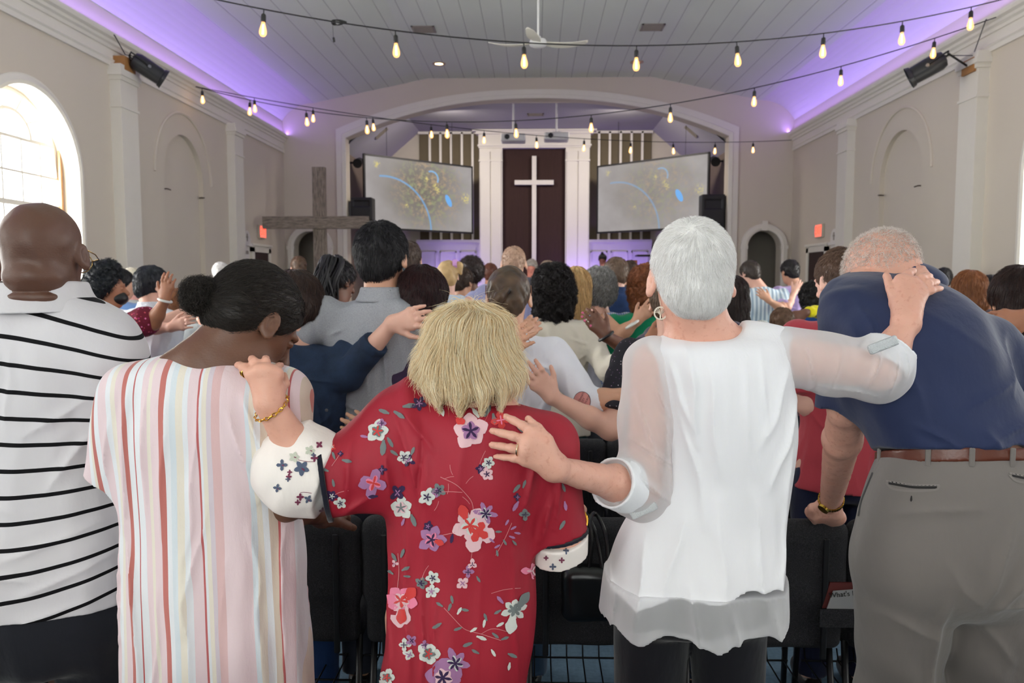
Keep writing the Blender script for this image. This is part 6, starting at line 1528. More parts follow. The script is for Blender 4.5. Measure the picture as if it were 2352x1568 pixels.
    for (x0, x1, yc) in ((2036, 2158, 1116), (2318, 2420, 1098)):
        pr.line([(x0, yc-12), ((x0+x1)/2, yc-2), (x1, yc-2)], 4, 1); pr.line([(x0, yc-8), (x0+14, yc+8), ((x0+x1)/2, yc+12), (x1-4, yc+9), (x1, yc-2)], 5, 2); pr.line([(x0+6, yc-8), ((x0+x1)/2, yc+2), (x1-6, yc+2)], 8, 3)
    pr.petal(2094, 1138, 14, 5, 95, 3); pr.line([(2005, 1085), (1978, 1150), (1972, 1185)], 3, 3)
    build_printed(q, 'trousers', [TM, cloth('pocket_edge', (132, 126, 122)), cloth('pocket_welt', (126, 120, 116)), cloth('pocket_slit_dark', (40, 38, 38))], pr, root, .0052)  # last slot: dark strips and slit line printed at the pockets
    # belt
    bt = rows_px([(1036, 2014, 2394, -.02, .148), (1064, 2012, 2394, -.022, .150)], Y, .14); bf = Field(); bf.stack(bt, top=.002, bot=.002); bf.disp(lambda p: .002*wob(p, 12)); bf.warp = lambda p: p-np.stack([0*p[:, 0], 0*p[:, 0], .26*(Y-p[:, 1])], 1)
    be = bf.build('belt', plain('brown_leather_belt', (92, 46, 32), .35, var=.25, vs=20, bump=.3), root, .004)
    for x in (2020, 2132, 2232, 2325):
        c, n_, _ = Print(bf).cast([(x, 1050)]); Rz = np.array(Matrix.Rotation(math.atan2(-n_[0][0], n_[0][1])+PI, 3, 'Z')) if 0 else rotm(math.degrees(math.atan2(n_[0][0], -n_[0][1])))
        Field().box(c[0]+n_[0]*.0015, (.0055, .0028, .020), .0018, Rz).build('belt_loop', TM, root, .0022)
    for k_ in (kL, kR): Field().ell((k_[0], Y+.06, .05), (.052, .14, .05)).cut((0, 0, .002), (0, 0, -1)).build('shoe', plain('dark_shoe_leather', (38, 30, 28), .4), root, .008)
    # thin white hair
    T = lambda *p: C+R@(np.array(p)*s)
    h = Field(); h.ell(T(0, -.014, .026), (.079, .099, .090), R, k=.02); h.cut(T(0, .070, .04), R@np.array((0, .9, -.4)), .01); h.cut(T(0, 0, -.06), R@np.array((0, .1, -1.)), .01)
    cr = T(0, -.05, .09)
    st = strands(h, 9000, .016, lambda p: (p-cr)+vec(0, 0, -.03), seg=4, w=.0005, lift=.25, off=.003, curl=.001, curlf=14); h = Field().ell(T(0, -.014, .026), (.03, .03, .03))
    h.build('hair', hairmat((206, 192, 182), (246, 240, 234)), root, .0035, [st])
    # wrist watch
    ax = nrm(WL-EL); u = nrm(np.cross(ax, (0, 1, 0))); w_ = np.cross(ax, u); wc = WL-ax*.012; gold = plain('watch_gold', (196, 158, 70), .25, 1, var=.2, vs=200)
    b = MB()
    for k in range(30):
        a = 2*PI*k/30; p = wc+(u*math.cos(a)+w_*math.sin(a))*.0345
        M = Matrix(np.stack([-u*math.sin(a)+w_*math.cos(a), u*math.cos(a)+w_*math.sin(a), ax], 1).tolist()).to_4x4(); M.translation = Vector(p); b.box((-.0033, -.0018, -.007), (.0033, .0018, .007), .0008, M)
    b.build('watch_band', gold, root)
    a = 2.6; p = wc+(u*math.cos(a)+w_*math.sin(a))*.037
    b = MB(); dn_ = u*math.cos(a)+w_*math.sin(a); b.tube([p-dn_*.003, p+dn_*.004], [.017, .016], 24); b.build('watch_case', gold, root)
man_navy()
# ------------------------------------------------------------------ everybody else
def hs(kind, col, Y, col2=None, n=None, **kw):
    w = max(.0007, .00028*Y); k = max(.35, min(1, 3.2/Y)); N = lambda v: int((n or v)*k*k)
    d = dict(color=col, color2=col2, w=w)
    if kind == 'short': d.update(style='short', t=.010, n=N(4200), L=.022, seg=3, lift=.16)
    if kind == 'crew': d.update(style='short', t=.009, n=N(5200), L=.014, seg=3, lift=.30)
    if kind == 'thick': d.update(style='short', t=.016, n=N(4200), L=.035, seg=4, lift=.14, bump=.004)
    if kind == 'bald': d.update(style='short', t=.0015, n=0, bump=.0003, line=(0, .01, -.02), linen=(0, .3, .95), ell=[])
    if kind == 'bob': d.update(style='bob', t=.020, nape=False, line=(0, .055, .02), linen=(0, .92, -.4), ell=[((0, -.035, -.055), (.090, .078, .085)), ((0, -.04, -.10), (.086, .066, .05))], n=N(6000), L=.07, seg=6, lift=.06, wave=.1, bump=.003, bumpf=45)
    if kind == 'long': d.update(style='bob', t=.018, nape=False, line=(0, .055, .02), linen=(0, .92, -.4), ell=[((0, -.045, -.06), (.090, .072, .10)), ((0, -.055, -.17), (.085, .050, .12))], n=N(6500), L=.08, seg=6, lift=.06, wave=.1, bump=.003, bumpf=45)
    if kind == 'curly': d.update(style='bob', t=.030, nape=False, line=(0, .055, .02), linen=(0, .92, -.4), ell=[((0, -.045, -.04), (.112, .085, .10)), ((0, -.05, -.11), (.100, .070, .085))], n=N(7000), L=.05, seg=7, lift=.20, curl=.005, curlf=14, bump=.012, bumpf=70)
    if kind == 'afro': d.update(style='bob', t=.036, nape=False, line=(0, .05, .03), linen=(0, .8, -.6), ell=[((0, -.03, .0), (.105, .095, .10))], n=N(5000), L=.022, seg=5, lift=.55, curl=.003, curlf=14, bump=.006, bumpf=90)
    if kind == 'updo': d.update(style='updo', t=.014, n=N(4000), L=.03, seg=4, lift=.3, curl=.002, curlf=14, bump=.004)
    d.update(kw); return d
BRN, DBR, BLK_, BLN, GRY, WHT_, RED_ = (58, 42, 32), (38, 26, 22), (18, 16, 18), (178, 146, 100), (120, 120, 120), (200, 196, 190), (110, 58, 30)
SK1, SK2, SK3, SK4, SK5 = (226, 178, 158), (208, 158, 130), (170, 116, 88), (112, 74, 56), (236, 190, 172)
def plaid(name, a, b, sz, b2=None):
    if ('cloth', name) in _M: return _M[('cloth', name)]
    t = NT(name); x = t.xyz(t.coord()); fx = t.math('LESS_THAN', t.math('FRACT', t.math('DIVIDE', t.math('ADD', x[0], 10.), sz)), .5); fz = t.math('LESS_THAN', t.math('FRACT', t.math('DIVIDE', t.math('ADD', x[2], 10.), sz)), .5)
    if b2 is None: f = fx
    else: f = t.math('MULTIPLY', t.math('ADD', fx, fz), .5)
    t.link(t.mix(f, lin(a), lin(b)), t.b.inputs['Base Color']); t.b.inputs['Roughness'].default_value = .85; _M[('cloth', name)] = t.m; return t.m
def spotted(name, a, cols, sc=60, th=.45):
    if ('cloth', name) in _M: return _M[('cloth', name)]
    t = NT(name); v = t.add('ShaderNodeTexVoronoi'); t.link(t.coord(), v.inputs['Vector']); v.inputs['Scale'].default_value = sc
    u = t.xyz(v.outputs['Color']); n = len(cols)
    cc = t.ramp(u[0], [(i/n, lin(c)) for i, c in enumerate(cols)], 'CONSTANT')
    f = t.math('LESS_THAN', t.math('ADD', v.outputs['Distance'], t.math('MULTIPLY', t.noise(t.coord(), sc*3, 2), .25)), th)
    t.link(t.mix(f, lin(a), cc), t.b.inputs['Base Color']); t.b.inputs['Roughness'].default_value = .85; _M[('cloth', name)] = t.m; return t.m
def denim(name, c):
    if ('cloth', name) in _M: return _M[('cloth', name)]
    t = NT(name); co = t.coord(); f = t.math('ADD', t.math('MULTIPLY', t.noise(co, 12, 5, .6), .7), t.math('MULTIPLY', t.noise(t.mapping(co, (1, 1, 4)), 300, 2), .4)); a = lin(c)
    t.link(t.ramp(f, [(.35, tuple(v*.65 for v in a)), (.7, tuple(min(1, v*1.7) for v in a))]), t.b.inputs['Base Color']); t.b.inputs['Roughness'].default_value = .9; t.bump(t.noise(co, 600, 2), .35, .001); _M[('cloth', name)] = t.m; return t.m
def heather(name, c):
    if ('cloth', name) in _M: return _M[('cloth', name)]
    t = NT(name); co = t.coord(); a = lin(c); f = t.noise(t.mapping(co, (1, 1, 3)), 220, 4, .7)
    t.link(t.ramp(f, [(.35, tuple(v*.8 for v in a)), (.65, tuple(min(1, v*1.15) for v in a))]), t.b.inputs['Base Color']); t.b.inputs['Roughness'].default_value = .9; t.bump(t.noise(co, 500, 2), .3, .001); _M[('cloth', name)] = t.m; return t.m
def collar(root, D, mat, r=.074, h=.035, res=.005):
    nb, s = D['nb'], D['s']; c = nb+vec(0, .0, .032*s); f = Field()
    f.stack([(c[2]-h*.9, c[0], c[1], r*1.28*s, r*1.22*s), (c[2], c[0], c[1], r*1.05*s, r*1.05*s), (c[2]+h*.7, c[0], c[1], r*.96*s, r*.96*s)], k=0, top=.006, bot=.004)
    f.stack([(c[2]-h*1.2, c[0], c[1], r*1.15*s, r*1.1*s), (c[2], c[0], c[1], r*.95*s, r*.95*s), (c[2]+h, c[0], c[1], r*.86*s, r*.86*s)], mode='s', k=.003)
    f.build('collar', mat, root, res)
GW = cloth('white_cotton', (226, 226, 232), .04)
# --- second row
r, D = generic('person in a dark blue denim jacket with dark wavy hair, head bowed low', 682, 706, 2.92, SK1, hs('thick', (44, 32, 30), 2.9, (84, 64, 56), L=.05, wave=.3, t=.022, ell=[((0, -.03, -.03), (.095, .085, .07))]), (34, 56, 92), (40, 70, 120), bow=34, s=1., sleeve='threeq', topmat=denim('denim_jacket', (28, 44, 68)),
               arms=[(1, (800, 862, 2.80), (902, 742, 2.74), (965, 728, 2.70, -1), 'cuffed')], wide=1.15, res=.0055)
MB().lathe([(0, .002), (.005, .0015), (.006, 0), (0, 0)], pt(750, 942, 2.74), Matrix.Rotation(PI/2, 3, 'X'), 12).build('jacket_button', STEEL, r)
G_, DG = generic('person in a grey short-sleeved shirt with short black hair and a blue face mask', 878, 592, 2.98, SK2, hs('crew', (20, 19, 22), 2.9, (48, 46, 50), t=.013, n=9000, L=.02), (150, 152, 158), (44, 48, 60), bow=6, turn=-14, s=1.06, topmat=heather('heather_grey_jersey', (158, 160, 166)),
               arms=[(-1, (660, 792, 2.86), (560, 800, 2.62), (520, 830, 2.60, 1)), (1, (985, 905, 2.9), (980, 1010, 3.1), None)], wide=1.1, res=.0055)
collar(G_, DG, heather('heather_grey_jersey', (158, 160, 166)), .072)
C, R, s = DG['C'], DG['R'], DG['s']; T = lambda *p: C+R@(np.array(p)*s)
f = Field(); f.ell(T(0, .062, -.055), np.array((.066, .062, .050))*s, R); f.ell(T(0, .050, -.055), np.array((.062, .060, .060))*s, R, mode='s', k=.003); f.cut(T(0, .03, 0), R@np.array((0, -1., 0))); MSK = plain('blue_face_mask', (150, 186, 204), .7); f.build('face_mask', MSK, G_, .0035)
MB().tube([T(.066, .04, -.03), T(.084, .005, .02), T(.083, -.012, .0), T(.070, .03, -.085)], .0011, 6).build('mask_strap', plain('white_elastic', (226, 230, 232), .6), G_)
generic('person with a sleek dark brown bob, between grey shirt and ponytail', 970, 690, 3.0, SK2, hs('bob', (34, 22, 24), 3, (74, 44, 44), rough=.3, n=9000), (60, 44, 70), (50, 44, 60), bow=22, s=.98, sleeve='short', res=.006,
        arms=[(-1, (960, 905, 2.85), (880, 1002, 2.70), (800, 962, 2.70, 1)), (1, (1095, 880, 2.75), (1140, 812, 2.64), (1205, 770, 2.66, 1), 'short')])
I_, DI = generic('person in a white long-sleeved top with a low brown ponytail and a pink round sticker', 1168, 684, 3.0, SK2,
        hs('pony', (42, 34, 32), 3., (122, 96, 72), style='pony', t=.008, n=8000, L=.05, seg=6, lift=.03, tie=(-.005, -.115, .005), crown=(0, 0, .1),
           post=[('cone', (-.005, -.118, .005), (-.03, -.128, -.02), .013, .017), ('cone', (-.03, -.128, -.02), (-.075, -.115, -.10), .018, .016), ('cone', (-.075, -.115, -.10), (-.055, -.10, -.16), .015, .022), ('cone', (-.055, -.10, -.16), (-.03, -.09, -.19), .022, .010)]),
        (226, 226, 232), (60, 84, 110), bow=12, s=.98, sleeve='threeq', topmat=cloth('white_rib_jersey', (228, 228, 236), .04, fold=.25), res=.0055,
        arms=[(1, (1352, 924, 2.86), (1450, 905, 2.80), (1510, 895, 2.80, 1), 'threeq'), (-1, (1130, 850, 3.1), (1196, 768, 3.35), (1250, 725, 3.5, 1), 'long')])
C, R, s = DI['C'], DI['R'], DI['s']; T = lambda *p: C+R@(np.array(p)*s)
MB().tube([T(-.014+.014*math.cos(a)+.008, -.121, .004+.010*math.sin(a)) for a in np.linspace(0, 2*PI, 16)], .0035, 6).build('hair_tie', BLK, I_)
for e in (-1, 1): MB().tube([T(e*.088, .0, .014), T(e*.086, -.02, .045)], .002, 6).build('glasses_temple', plain('tortoise_temple', (150, 110, 90), .3), I_)
# sticker on the sleeve
pr = Print(DI['g'], .0015); cx, cy = 1337, 921
SM = [cloth('sticker_rim', (60, 40, 50)), cloth('sticker_pink', (206, 140, 136), .02, wb=.02), cloth('sticker_ink', (84, 50, 56), wb=.02)]
ring = [(cx+20*math.cos(a), cy+22*math.sin(a)) for a in np.linspace(0, 2*PI, 28, endpoint=False)]
pr.poly(ring, 0, 0, 2.4); pr.poly([(cx+(x-cx)*.94, cy+(y-cy)*.94) for x, y in ring], 1, 1, 2.4)
def printed_text(pr, body, x, y, h, ang, mi, lay, Y0):
    cu = bpy.data.curves.new('t', 'FONT'); cu.body = body; cu.size = h; cu.align_x = 'LEFT'; o = bpy.data.objects.new('t', cu); COL.objects.link(o)
    dg = bpy.context.evaluated_depsgraph_get(); me = bpy.data.meshes.new_from_object(o.evaluated_get(dg)); bpy.data.objects.remove(o)
    V = np.array([v.co[:2] for v in me.vertices]); a = math.radians(ang); px = np.stack([x+V[:, 0]*math.cos(a)+V[:, 1]*math.sin(a), y+V[:, 0]*math.sin(a)-V[:, 1]*math.cos(a)], 1)
    P, N, t_ = pr.cast(px, Y0); P = P+N*pr.off*(1+lay*.7)
    T_ = []
    for p in me.polygons:
        vs = list(p.vertices)
        for j in range(1, len(vs)-1): T_.append([vs[0], vs[j], vs[j+1], vs[j+1]])
    return P, T_
def txt_add(pr, body, x, y, h, ang, mi, lay=2, Y0=2.4):
    P, T_ = printed_text(pr, body, x, y, h, ang, mi, lay, Y0); pr.V.append(P); pr.tri = getattr(pr, 'tri', [])+[([q[0]+pr.n, q[1]+pr.n, q[2]+pr.n], mi) for q in T_]; pr.n += len(P)
txt_add(pr, 'GRANITE', 1332.5, 922.5, 5.6, -62, 2); txt_add(pr, 'CITY', 1338.5, 926, 5.6, -62, 2); txt_add(pr, 'CHURCH', 1344.5, 929.5, 5.6, -62, 2)
pr.line([(1323, 920), (1344.5, 933.5)], 1.1, 2, 2, 2.4)
V = np.concatenate(pr.V); me = rawmesh('sticker', V, [np.array([q for q, _ in pr.tri]), np.array(pr.F)], True, [m for _, m in pr.tri]+pr.MI); o = link_mesh('sticker', me, SM, I_); o['label'] = 'round pink name sticker with dark lettering'
K_, DK = generic('person with pulled back brown hair, half hidden left of the white-haired person', 1545, 694, 3.0, SK1, hs('short', (84, 66, 54), 3, (130, 104, 80)), (40, 34, 48), (44, 50, 70), bow=22, turn=-20, s=.96, sleeve='short', topmat=spotted('black_ditsy_print', (26, 24, 34), [(150, 120, 150), (200, 190, 200), (90, 60, 100)], 90, .3),
        arms=[(-1, (1402, 985, 2.80), (1268, 912, 2.76), (1215, 845, 2.74, -1))], res=.006)
generic('young person with short brown hair in a faded red t-shirt and navy shorts', 1930, 645, 3.02, SK5, hs('crew', (84, 62, 50), 3, (124, 98, 82), n=9000), (176, 60, 74), (26, 32, 60), bow=14, turn=22, s=1.0, topmat=cloth('faded_red_jersey', (182, 66, 78), .08, fold=.3), res=.0055, wide=.95,
        arms=[(-1, (1858, 930, 2.95), (1770, 870, 3.05), (1730, 850, 3.1, 1))])
generic('person with straight dark brown hair in a black and white patterned top, far right', 2338, 690, 3.05, SK2, hs('long', (34, 24, 24), 3, (70, 50, 44), rough=.3, n=9000), (60, 60, 66), (40, 40, 46), bow=12, s=1., topmat=spotted('black_white_print', (34, 34, 38), [(190, 190, 196), (120, 122, 130), (230, 230, 234)], 42, .42), res=.006)
generic('person beyond the right edge with a bare forearm across the patterned top', 2520, 660, 3.0, SK3, hs('thick', BLK_, 3), (80, 60, 60), bow=10, s=1.02, res=.008, arms=[(-1, (2440, 800, 2.9), (2362, 728, 2.84), (2300, 738, 2.84, 1))])
generic('person with black hair, barely showing at the left edge beside the bald man', -62, 612, 2.55, SK4, hs('thick', BLK_, 2.6), (70, 60, 70), bow=5, s=1., res=.008)
# --- third row
J_, DJ = generic('person with black curly shoulder-length hair in a cream knitted cardigan', 1270, 668, 4.15, SK3, hs('curly', (16, 13, 14), 4, (42, 34, 34), n=13000), (214, 206, 190), (50, 84, 90), bow=14, s=1., sleeve='long', topmat=cloth('cream_knit', (222, 214, 198), .04, fold=.3), wide=1.05, res=.007,
        arms=[(1, (1395, 850, 3.95), (1490, 782, 3.85), (1530, 760, 3.85, 1), 'threeq'), (-1, (1165, 850, 4.0), (1160, 880, 4.2), None)])
HID, DH = generic('dark-skinned person hidden behind the white-haired person, hand with pink nails on cream cardigan', 1600, 672, 4.1, SK4, hs('short', BLK_, 4), (60, 50, 70), bow=15, s=1., res=.009,
        arms=[(-1, (1462, 815, 3.78), (1392, 772, 3.72), (1352, 722, 3.72, -1))])
wp = pt(1392, 772, 3.70); 
MB().tube([wp+vec(.034*math.cos(a)*.9+.0*a, .034*math.sin(a), .020*math.cos(a)) for a in np.linspace(0, 2*PI, 24)], .007, 6).build('wrist_watch', BLK, HID)
for k, (x, y) in enumerate(((1338, 718), (1337, 727), (1343, 736), (1357, 748))): MB().lathe([(0, -.003), (.006, -.001), (.006, .001), (0, .003)], pt(x, y, 3.70), Matrix.Rotation(PI/2, 3, 'X'), 8).build('pink_nail', plain('pink_nail', (226, 110, 150), .3), HID)
AK, _d = generic('person with blonde hair behind the black curls, tan arm reaching right', 1322, 662, 4.75, SK2, hs('long', BLN, 4.7), (150, 150, 160), bow=10, s=.98, res=.009, arms=[(1, (1425, 768, 4.65), (1462, 738, 4.6), (1492, 706, 4.58, 1), 'none')], sleeve='none')
MB().tube([pt(1452, 745, 4.55)+vec(.034*math.cos(a), .034*math.sin(a), .022*math.cos(a)) for a in np.linspace(0, 2*PI, 24)], .006, 6).build('white_bracelet', WHT, AK)
AG, _d = generic('person with curly grey hair in a blue and white gingham top', 1376, 664, 5.0, SK1, hs('curly', (110, 108, 106), 5, (186, 184, 182), bump=.008, n=9000, ell=[((0, -.045, -.03), (.105, .085, .09))]), (140, 170, 220), bow=10, s=.98, sleeve='short', topmat=plaid('blue_gingham', (78, 118, 200), (226, 232, 240), .014, True), res=.008, neckline=(.085, .08, .06))
generic('person with auburn curly hair in an emerald green top', 1484, 662, 4.9, SK1, hs('curly', (104, 58, 34), 4.9, (168, 104, 66), n=9000), (10, 132, 92), bow=12, s=1.02, sleeve='short', topmat=cloth('emerald_green', (12, 136, 94), .06, fold=.3), res=.008, wide=1.1, neckline=(.10, .08, .06))
generic('person with long dark hair in a white striped blouse, right of the white-haired head', 1682, 682, 4.7, SK1, hs('long', (34, 24, 24), 4.7, (64, 48, 44)), (216, 218, 212), bow=14, s=.95, sleeve='long', topmat=plaid('white_stripe_blouse', (222, 224, 220), (190, 194, 192), .012), res=.009)
generic('person with tied up dreadlocks left of the grey shirt, wearing orange', 780, 650, 4.4, SK4, None, (206, 110, 40), bow=12, turn=-35, s=.98, res=.008) if 0 else None
DR, DD = generic('person with long black dreadlocks tied high on the head', 778, 646, 4.5, SK4, hs('updo', (24, 22, 26), 4.5, (54, 50, 54), t=.012), (206, 112, 44), bow=18, turn=-38, s=.98, topmat=spotted('orange_print', (210, 120, 50), [(240, 220, 190), (160, 60, 30)], 50, .35), res=.008)
C, R, s = DD['C'], DD['R'], DD['s']; b = MB(); rr = random.Random(5); tie = C+vec(-.02, -.05, .11)
for k in range(64):
    a = rr.uniform(0, 2*PI); q = rr.uniform(0, 1); top = tie+vec(.05*math.cos(a), .035*math.sin(a), .02+.035*rr.random()); e_ = C+vec(-.09+.10*q+rr.uniform(-.02, .02), -.10-.03*rr.random(), -.16+.10*rr.random()-.06*(1-q))
    m1 = tie+vec(.075*math.cos(a), .06*math.sin(a)-.02, -.01); m2 = (m1+e_)/2+vec(rr.uniform(-.02, .02)-.03*(1-q), -.05, .02)
    P = [tie, top, m1, m2, e_]; tt = np.linspace(0, 4, 14); Q = np.stack([np.interp(tt, range(5), [p[i] for p in P]) for i in range(3)], 1)
    for _ in range(3): Q[1:-1] = (Q[:-2]+2*Q[1:-1]+Q[2:])/4
    b.tube(Q, .0062, 6)
b.build('dreadlocks', hairmat((24, 22, 26), (54, 50, 54)), DR, smooth=True)
N_, DN = generic('person with a black puffed updo and headband in a magenta floral puff-sleeved dress, hand raised', 244, 662, 4.6, SK3, hs('afro', (14, 16, 20), 4.6, (34, 40, 48), t=.010, post=[('well', pt(234, 622, 4.6), (.088, .08, .062)), ('well', pt(222, 628, 4.6), (.06, .06, .05)), ('well', pt(252, 620, 4.6), (.06, .06, .06))]), (140, 30, 70), bow=4, turn=-62, s=1.0, sleeve='puff', dress=True,
        topmat=spotted('magenta_floral', (112, 18, 44), [(190, 40, 120), (220, 90, 110), (120, 20, 60), (230, 120, 170)], 60, .42), res=.007, neckline=(.095, .09, .06), arms=[(1, (352, 742, 4.55), (379, 688, 4.5), (388, 640, 4.5, 1), 'puff')])
C, R, s = DN['C'], DN['R'], DN['s']; T = lambda *p: C+R@(np.array(p)*s)
Field().ell(T(0, .060, -.055), np.array((.062, .060, .046))*s, R).cut(T(0, .035, 0), R@np.array((0, -1., 0))).build('black_face_mask', BLK, N_, .006)
MB().tube([pt(379, 690, 4.48)+vec(.034*math.cos(a), .034*math.sin(a), -.010*math.cos(a)) for a in np.linspace(0, 2*PI, 24)], .007, 6).build('pearl_bracelet', WHT, N_)
nb = DN['nb']; MB().tube([nb+vec(.075*math.sin(a), -.070*math.cos(a), .030-.012*abs(a)) for a in np.linspace(-2, 2, 24)], .007, 6).build('pearl_necklace', WHT, N_)
O_, DO = generic('person with short black hair in a white polo shirt, behind the raised hand', 350, 656, 5.1, SK1, hs('short', (24, 26, 34), 5, (50, 54, 62), t=.014), (216, 222, 232), bow=16, turn=-40, s=1.02, topmat=cloth('white_polo', (222, 228, 238), .04, fold=.2), res=.007, wide=1.15,
        arms=[(1, (342, 752, 4.86), (392, 752, 4.84), (425, 742, 4.84, 1), 'none')]); collar(O_, DO, cloth('white_polo', (222, 228, 238), .04, fold=.2), .07, res=.006)
generic('person with dark hair and a pale blue face mask, behind the magenta dress', 278, 652, 5.9, SK2, hs('short', BLK_, 5.9), (96, 130, 180), bow=10, turn=-50, s=.95, res=.011)
generic('pink-skinned balding person in a grey shirt, left of the white polo', 306, 648, 6.4, (230, 170, 160), hs('thin' if 0 else 'crew', (206, 190, 170), 6.4, n=900, t=.002), (170, 176, 176), bow=10, turn=-10, s=1.03, res=.011)
generic('person with short auburn hair in a white floral blouse, a hand on the back', 405, 700, 5.5, SK2, hs('thick', (120, 72, 44), 5.5, (168, 116, 80), t=.02), (220, 228, 228), bow=18, s=.85, topmat=spotted('white_floral_blouse', (224, 230, 230), [(110, 170, 165), (190, 110, 130), (90, 100, 130)], 26, .20), res=.009)
# --- fourth row and beyond
generic('person with a balding grey head in a bright blue shirt', 624, 645, 6.6, (222, 172, 156), hs('crew', (160, 150, 144), 6.6, (196, 186, 180), t=.002, n=1500), (30, 70, 180), bow=12, res=.012)
generic('person with short black hair near the dark doorway on the left', 578, 634, 7.8, SK4, hs('short', BLK_, 7.8), (110, 90, 120), bow=14, res=.014)
generic('person with dark grey hair beside the white-haired head on the left', 541, 632, 8.3, SK2, hs('thick', (86, 90, 94), 8.3, (130, 132, 136)), (120, 130, 150), bow=10, res=.014)
generic('person with white hair, leftmost of the small heads below the niche', 508, 628, 8.6, SK1, hs('short', (200, 198, 196), 8.6, (236, 234, 232)), (150, 140, 160), bow=10, res=.014)
generic('tall person with short brown hair in front of the left arched doorway', 686, 614, 9.0, SK1, hs('short', (78, 56, 42), 9, (110, 84, 64)), (120, 110, 100), bow=20, turn=25, s=1.02, res=.014)
generic('person with short dark brown hair just right of the grey shirt', 938, 596, 5.5, SK1, hs('short', (66, 54, 48), 5.5, (100, 84, 74)), (70, 66, 70), bow=6, s=1.05, res=.010)
GL_, DL = generic('little blonde child with a side ponytail in a pale blue strappy dress, held up high', 1028, 634, 5.1, SK5, hs('pony', (190, 154, 104), 5, (226, 196, 146), style='pony', t=.012, n=3500, L=.05, lift=.1, post=[('cone', (.05, -.06, .06), (.085, -.07, .075), .02, .028), ('cone', (.085, -.07, .075), (.10, -.075, .01), .03, .012)]), (196, 218, 240), bow=8, turn=12, s=.80, sleeve='none', dress=True, topmat=cloth('pale_blue_cotton', (196, 216, 240), .04), res=.008, neckline=(.10, .10, .085), zfoot=.475)
C, R, s = DL['C'], DL['R'], DL['s']; bw = C+R@(np.array((.055, -.07, .085))*s)
MB().lathe([(0, 0), (.03, -.014), (.03, .014), (0, 0)], bw, Matrix.Rotation(PI/2, 3, 'Y'), 10).build('hair_bow', plain('pink_bow', (214, 160, 220), .6), GL_)
generic('person with dark brown hair half hidden right of the blonde child', 1062, 648, 5.9, SK2, hs('short', BRN, 5.9), (60, 150, 160), bow=14, turn=-30, s=.9, res=.012)
generic('person with a round dark afro right of the blonde child', 1082, 628, 6.8, SK4, hs('afro', (34, 24, 24), 6.8, (60, 44, 40)), (44, 42, 74), bow=10, s=1., res=.012)
generic('small brown-haired person in a mustard print left of the bald head', 1126, 628, 9.2, SK3, hs('short', (90, 50, 36), 9), (200, 150, 60), bow=6, s=.98, topmat=spotted('mustard_print', (206, 156, 70), [(60, 60, 80), (230, 200, 140)], 30, .35), res=.014)
generic('bald person in a lavender blue t-shirt with an arm stretched to the left', 1180, 606, 5.6, (226, 180, 152), hs('crew', (170, 140, 120), 5.6, t=.0015, n=0), (150, 152, 190), bow=10, s=1.05, wide=1.12, topmat=cloth('lavender_blue_tee', (154, 156, 196), .05), res=.008, arms=[(-1, (1050, 718, 5.35), (985, 735, 5.2), None)])
generic('balding person seen between the bald head and the black curls', 1258, 628, 7.2, SK2, hs('crew', (120, 100, 84), 7.2, t=.002, n=500), (120, 110, 110), bow=10, s=1.03, res=.013)
generic('grey-haired person facing the camera in front of the cross', 1221, 614, 12.0, (220, 140, 120), hs('short', (160, 150, 140), 12), (90, 90, 100), bow=20, turn=172, s=1.02, res=.016)
generic('small dark-haired person between black curls and grey curls', 1344, 664, 6.2, SK1, hs('short', (30, 26, 28), 6.2), (190, 190, 200), bow=12, s=.9, res=.012)
AH, DA = generic('person with short brown hair in a dark navy denim shirt', 1414, 628, 6.1, SK1, hs('short', (96, 76, 62), 6.1, (136, 112, 94)), (26, 48, 88), bow=14, turn=30, s=1.0, topmat=denim('navy_chambray', (24, 46, 84)), res=.009, wide=1.05); collar(AH, DA, denim('navy_chambray', (24, 46, 84)), .07, res=.007)
generic('small dark head just right of the navy denim shirt', 1446, 624, 8.3, SK2, hs('short', BRN, 8.3), (60, 60, 70), bow=10, s=.97, res=.014)
AN, DA = generic('person with short dark hair in a pale blue striped shirt before the right archway', 1722, 628, 8.2, SK1, hs('short', (50, 42, 38), 8.2, (84, 72, 64)), (190, 206, 216), bow=24, turn=32, s=1.06, wide=1.15, topmat=plaid('blue_striped_shirt', (222, 234, 240), (160, 182, 200), .04), bodyoff=(.10, .0), res=.010, arms=[(1, (1808, 704, 8.0), (1824, 672, 8.1), (1838, 650, 8.15, 1), 'short')])
AO, DA = generic('person with short black hair in a lavender shirt, an arm round the striped shirt', 1814, 624, 8.6, SK2, hs('short', (22, 18, 20), 8.6), (180, 160, 206), bow=18, turn=20, s=1.05, topmat=cloth('lavender_shirt', (182, 160, 208), .06), res=.010, bodyoff=(.05, 0), arms=[(-1, (1800, 712, 7.85), (1766, 690, 7.8), (1746, 672, 7.8, -1), 'short')])
generic('person with long black curls in a royal blue top, right of the lavender shirt', 1866, 684, 6.4, SK4, hs('curly', (14, 13, 14), 6.4, (36, 32, 32)), (30, 74, 150), bow=12, s=.92, wide=1.2, topmat=cloth('royal_blue_top', (34, 80, 160), .08), res=.010)
generic('person in a bright yellow jacket hidden behind the red t-shirt, arm reaching left', 1965, 668, 6.2, SK4, hs('short', BLK_, 6.2), (226, 214, 20), bow=12, s=1., sleeve='long', topmat=cloth('bright_yellow', (230, 218, 24), .06), res=.010, arms=[(-1, (1905, 716, 5.9), (1850, 718, 5.8), (1822, 728, 5.78, 1), 'long')])
generic('person in teal behind the red t-shirt, only a shoulder showing', 1912, 668, 7.4, SK3, hs('short', BRN, 7.4), (70, 180, 170), bow=10, s=.95, res=.013)
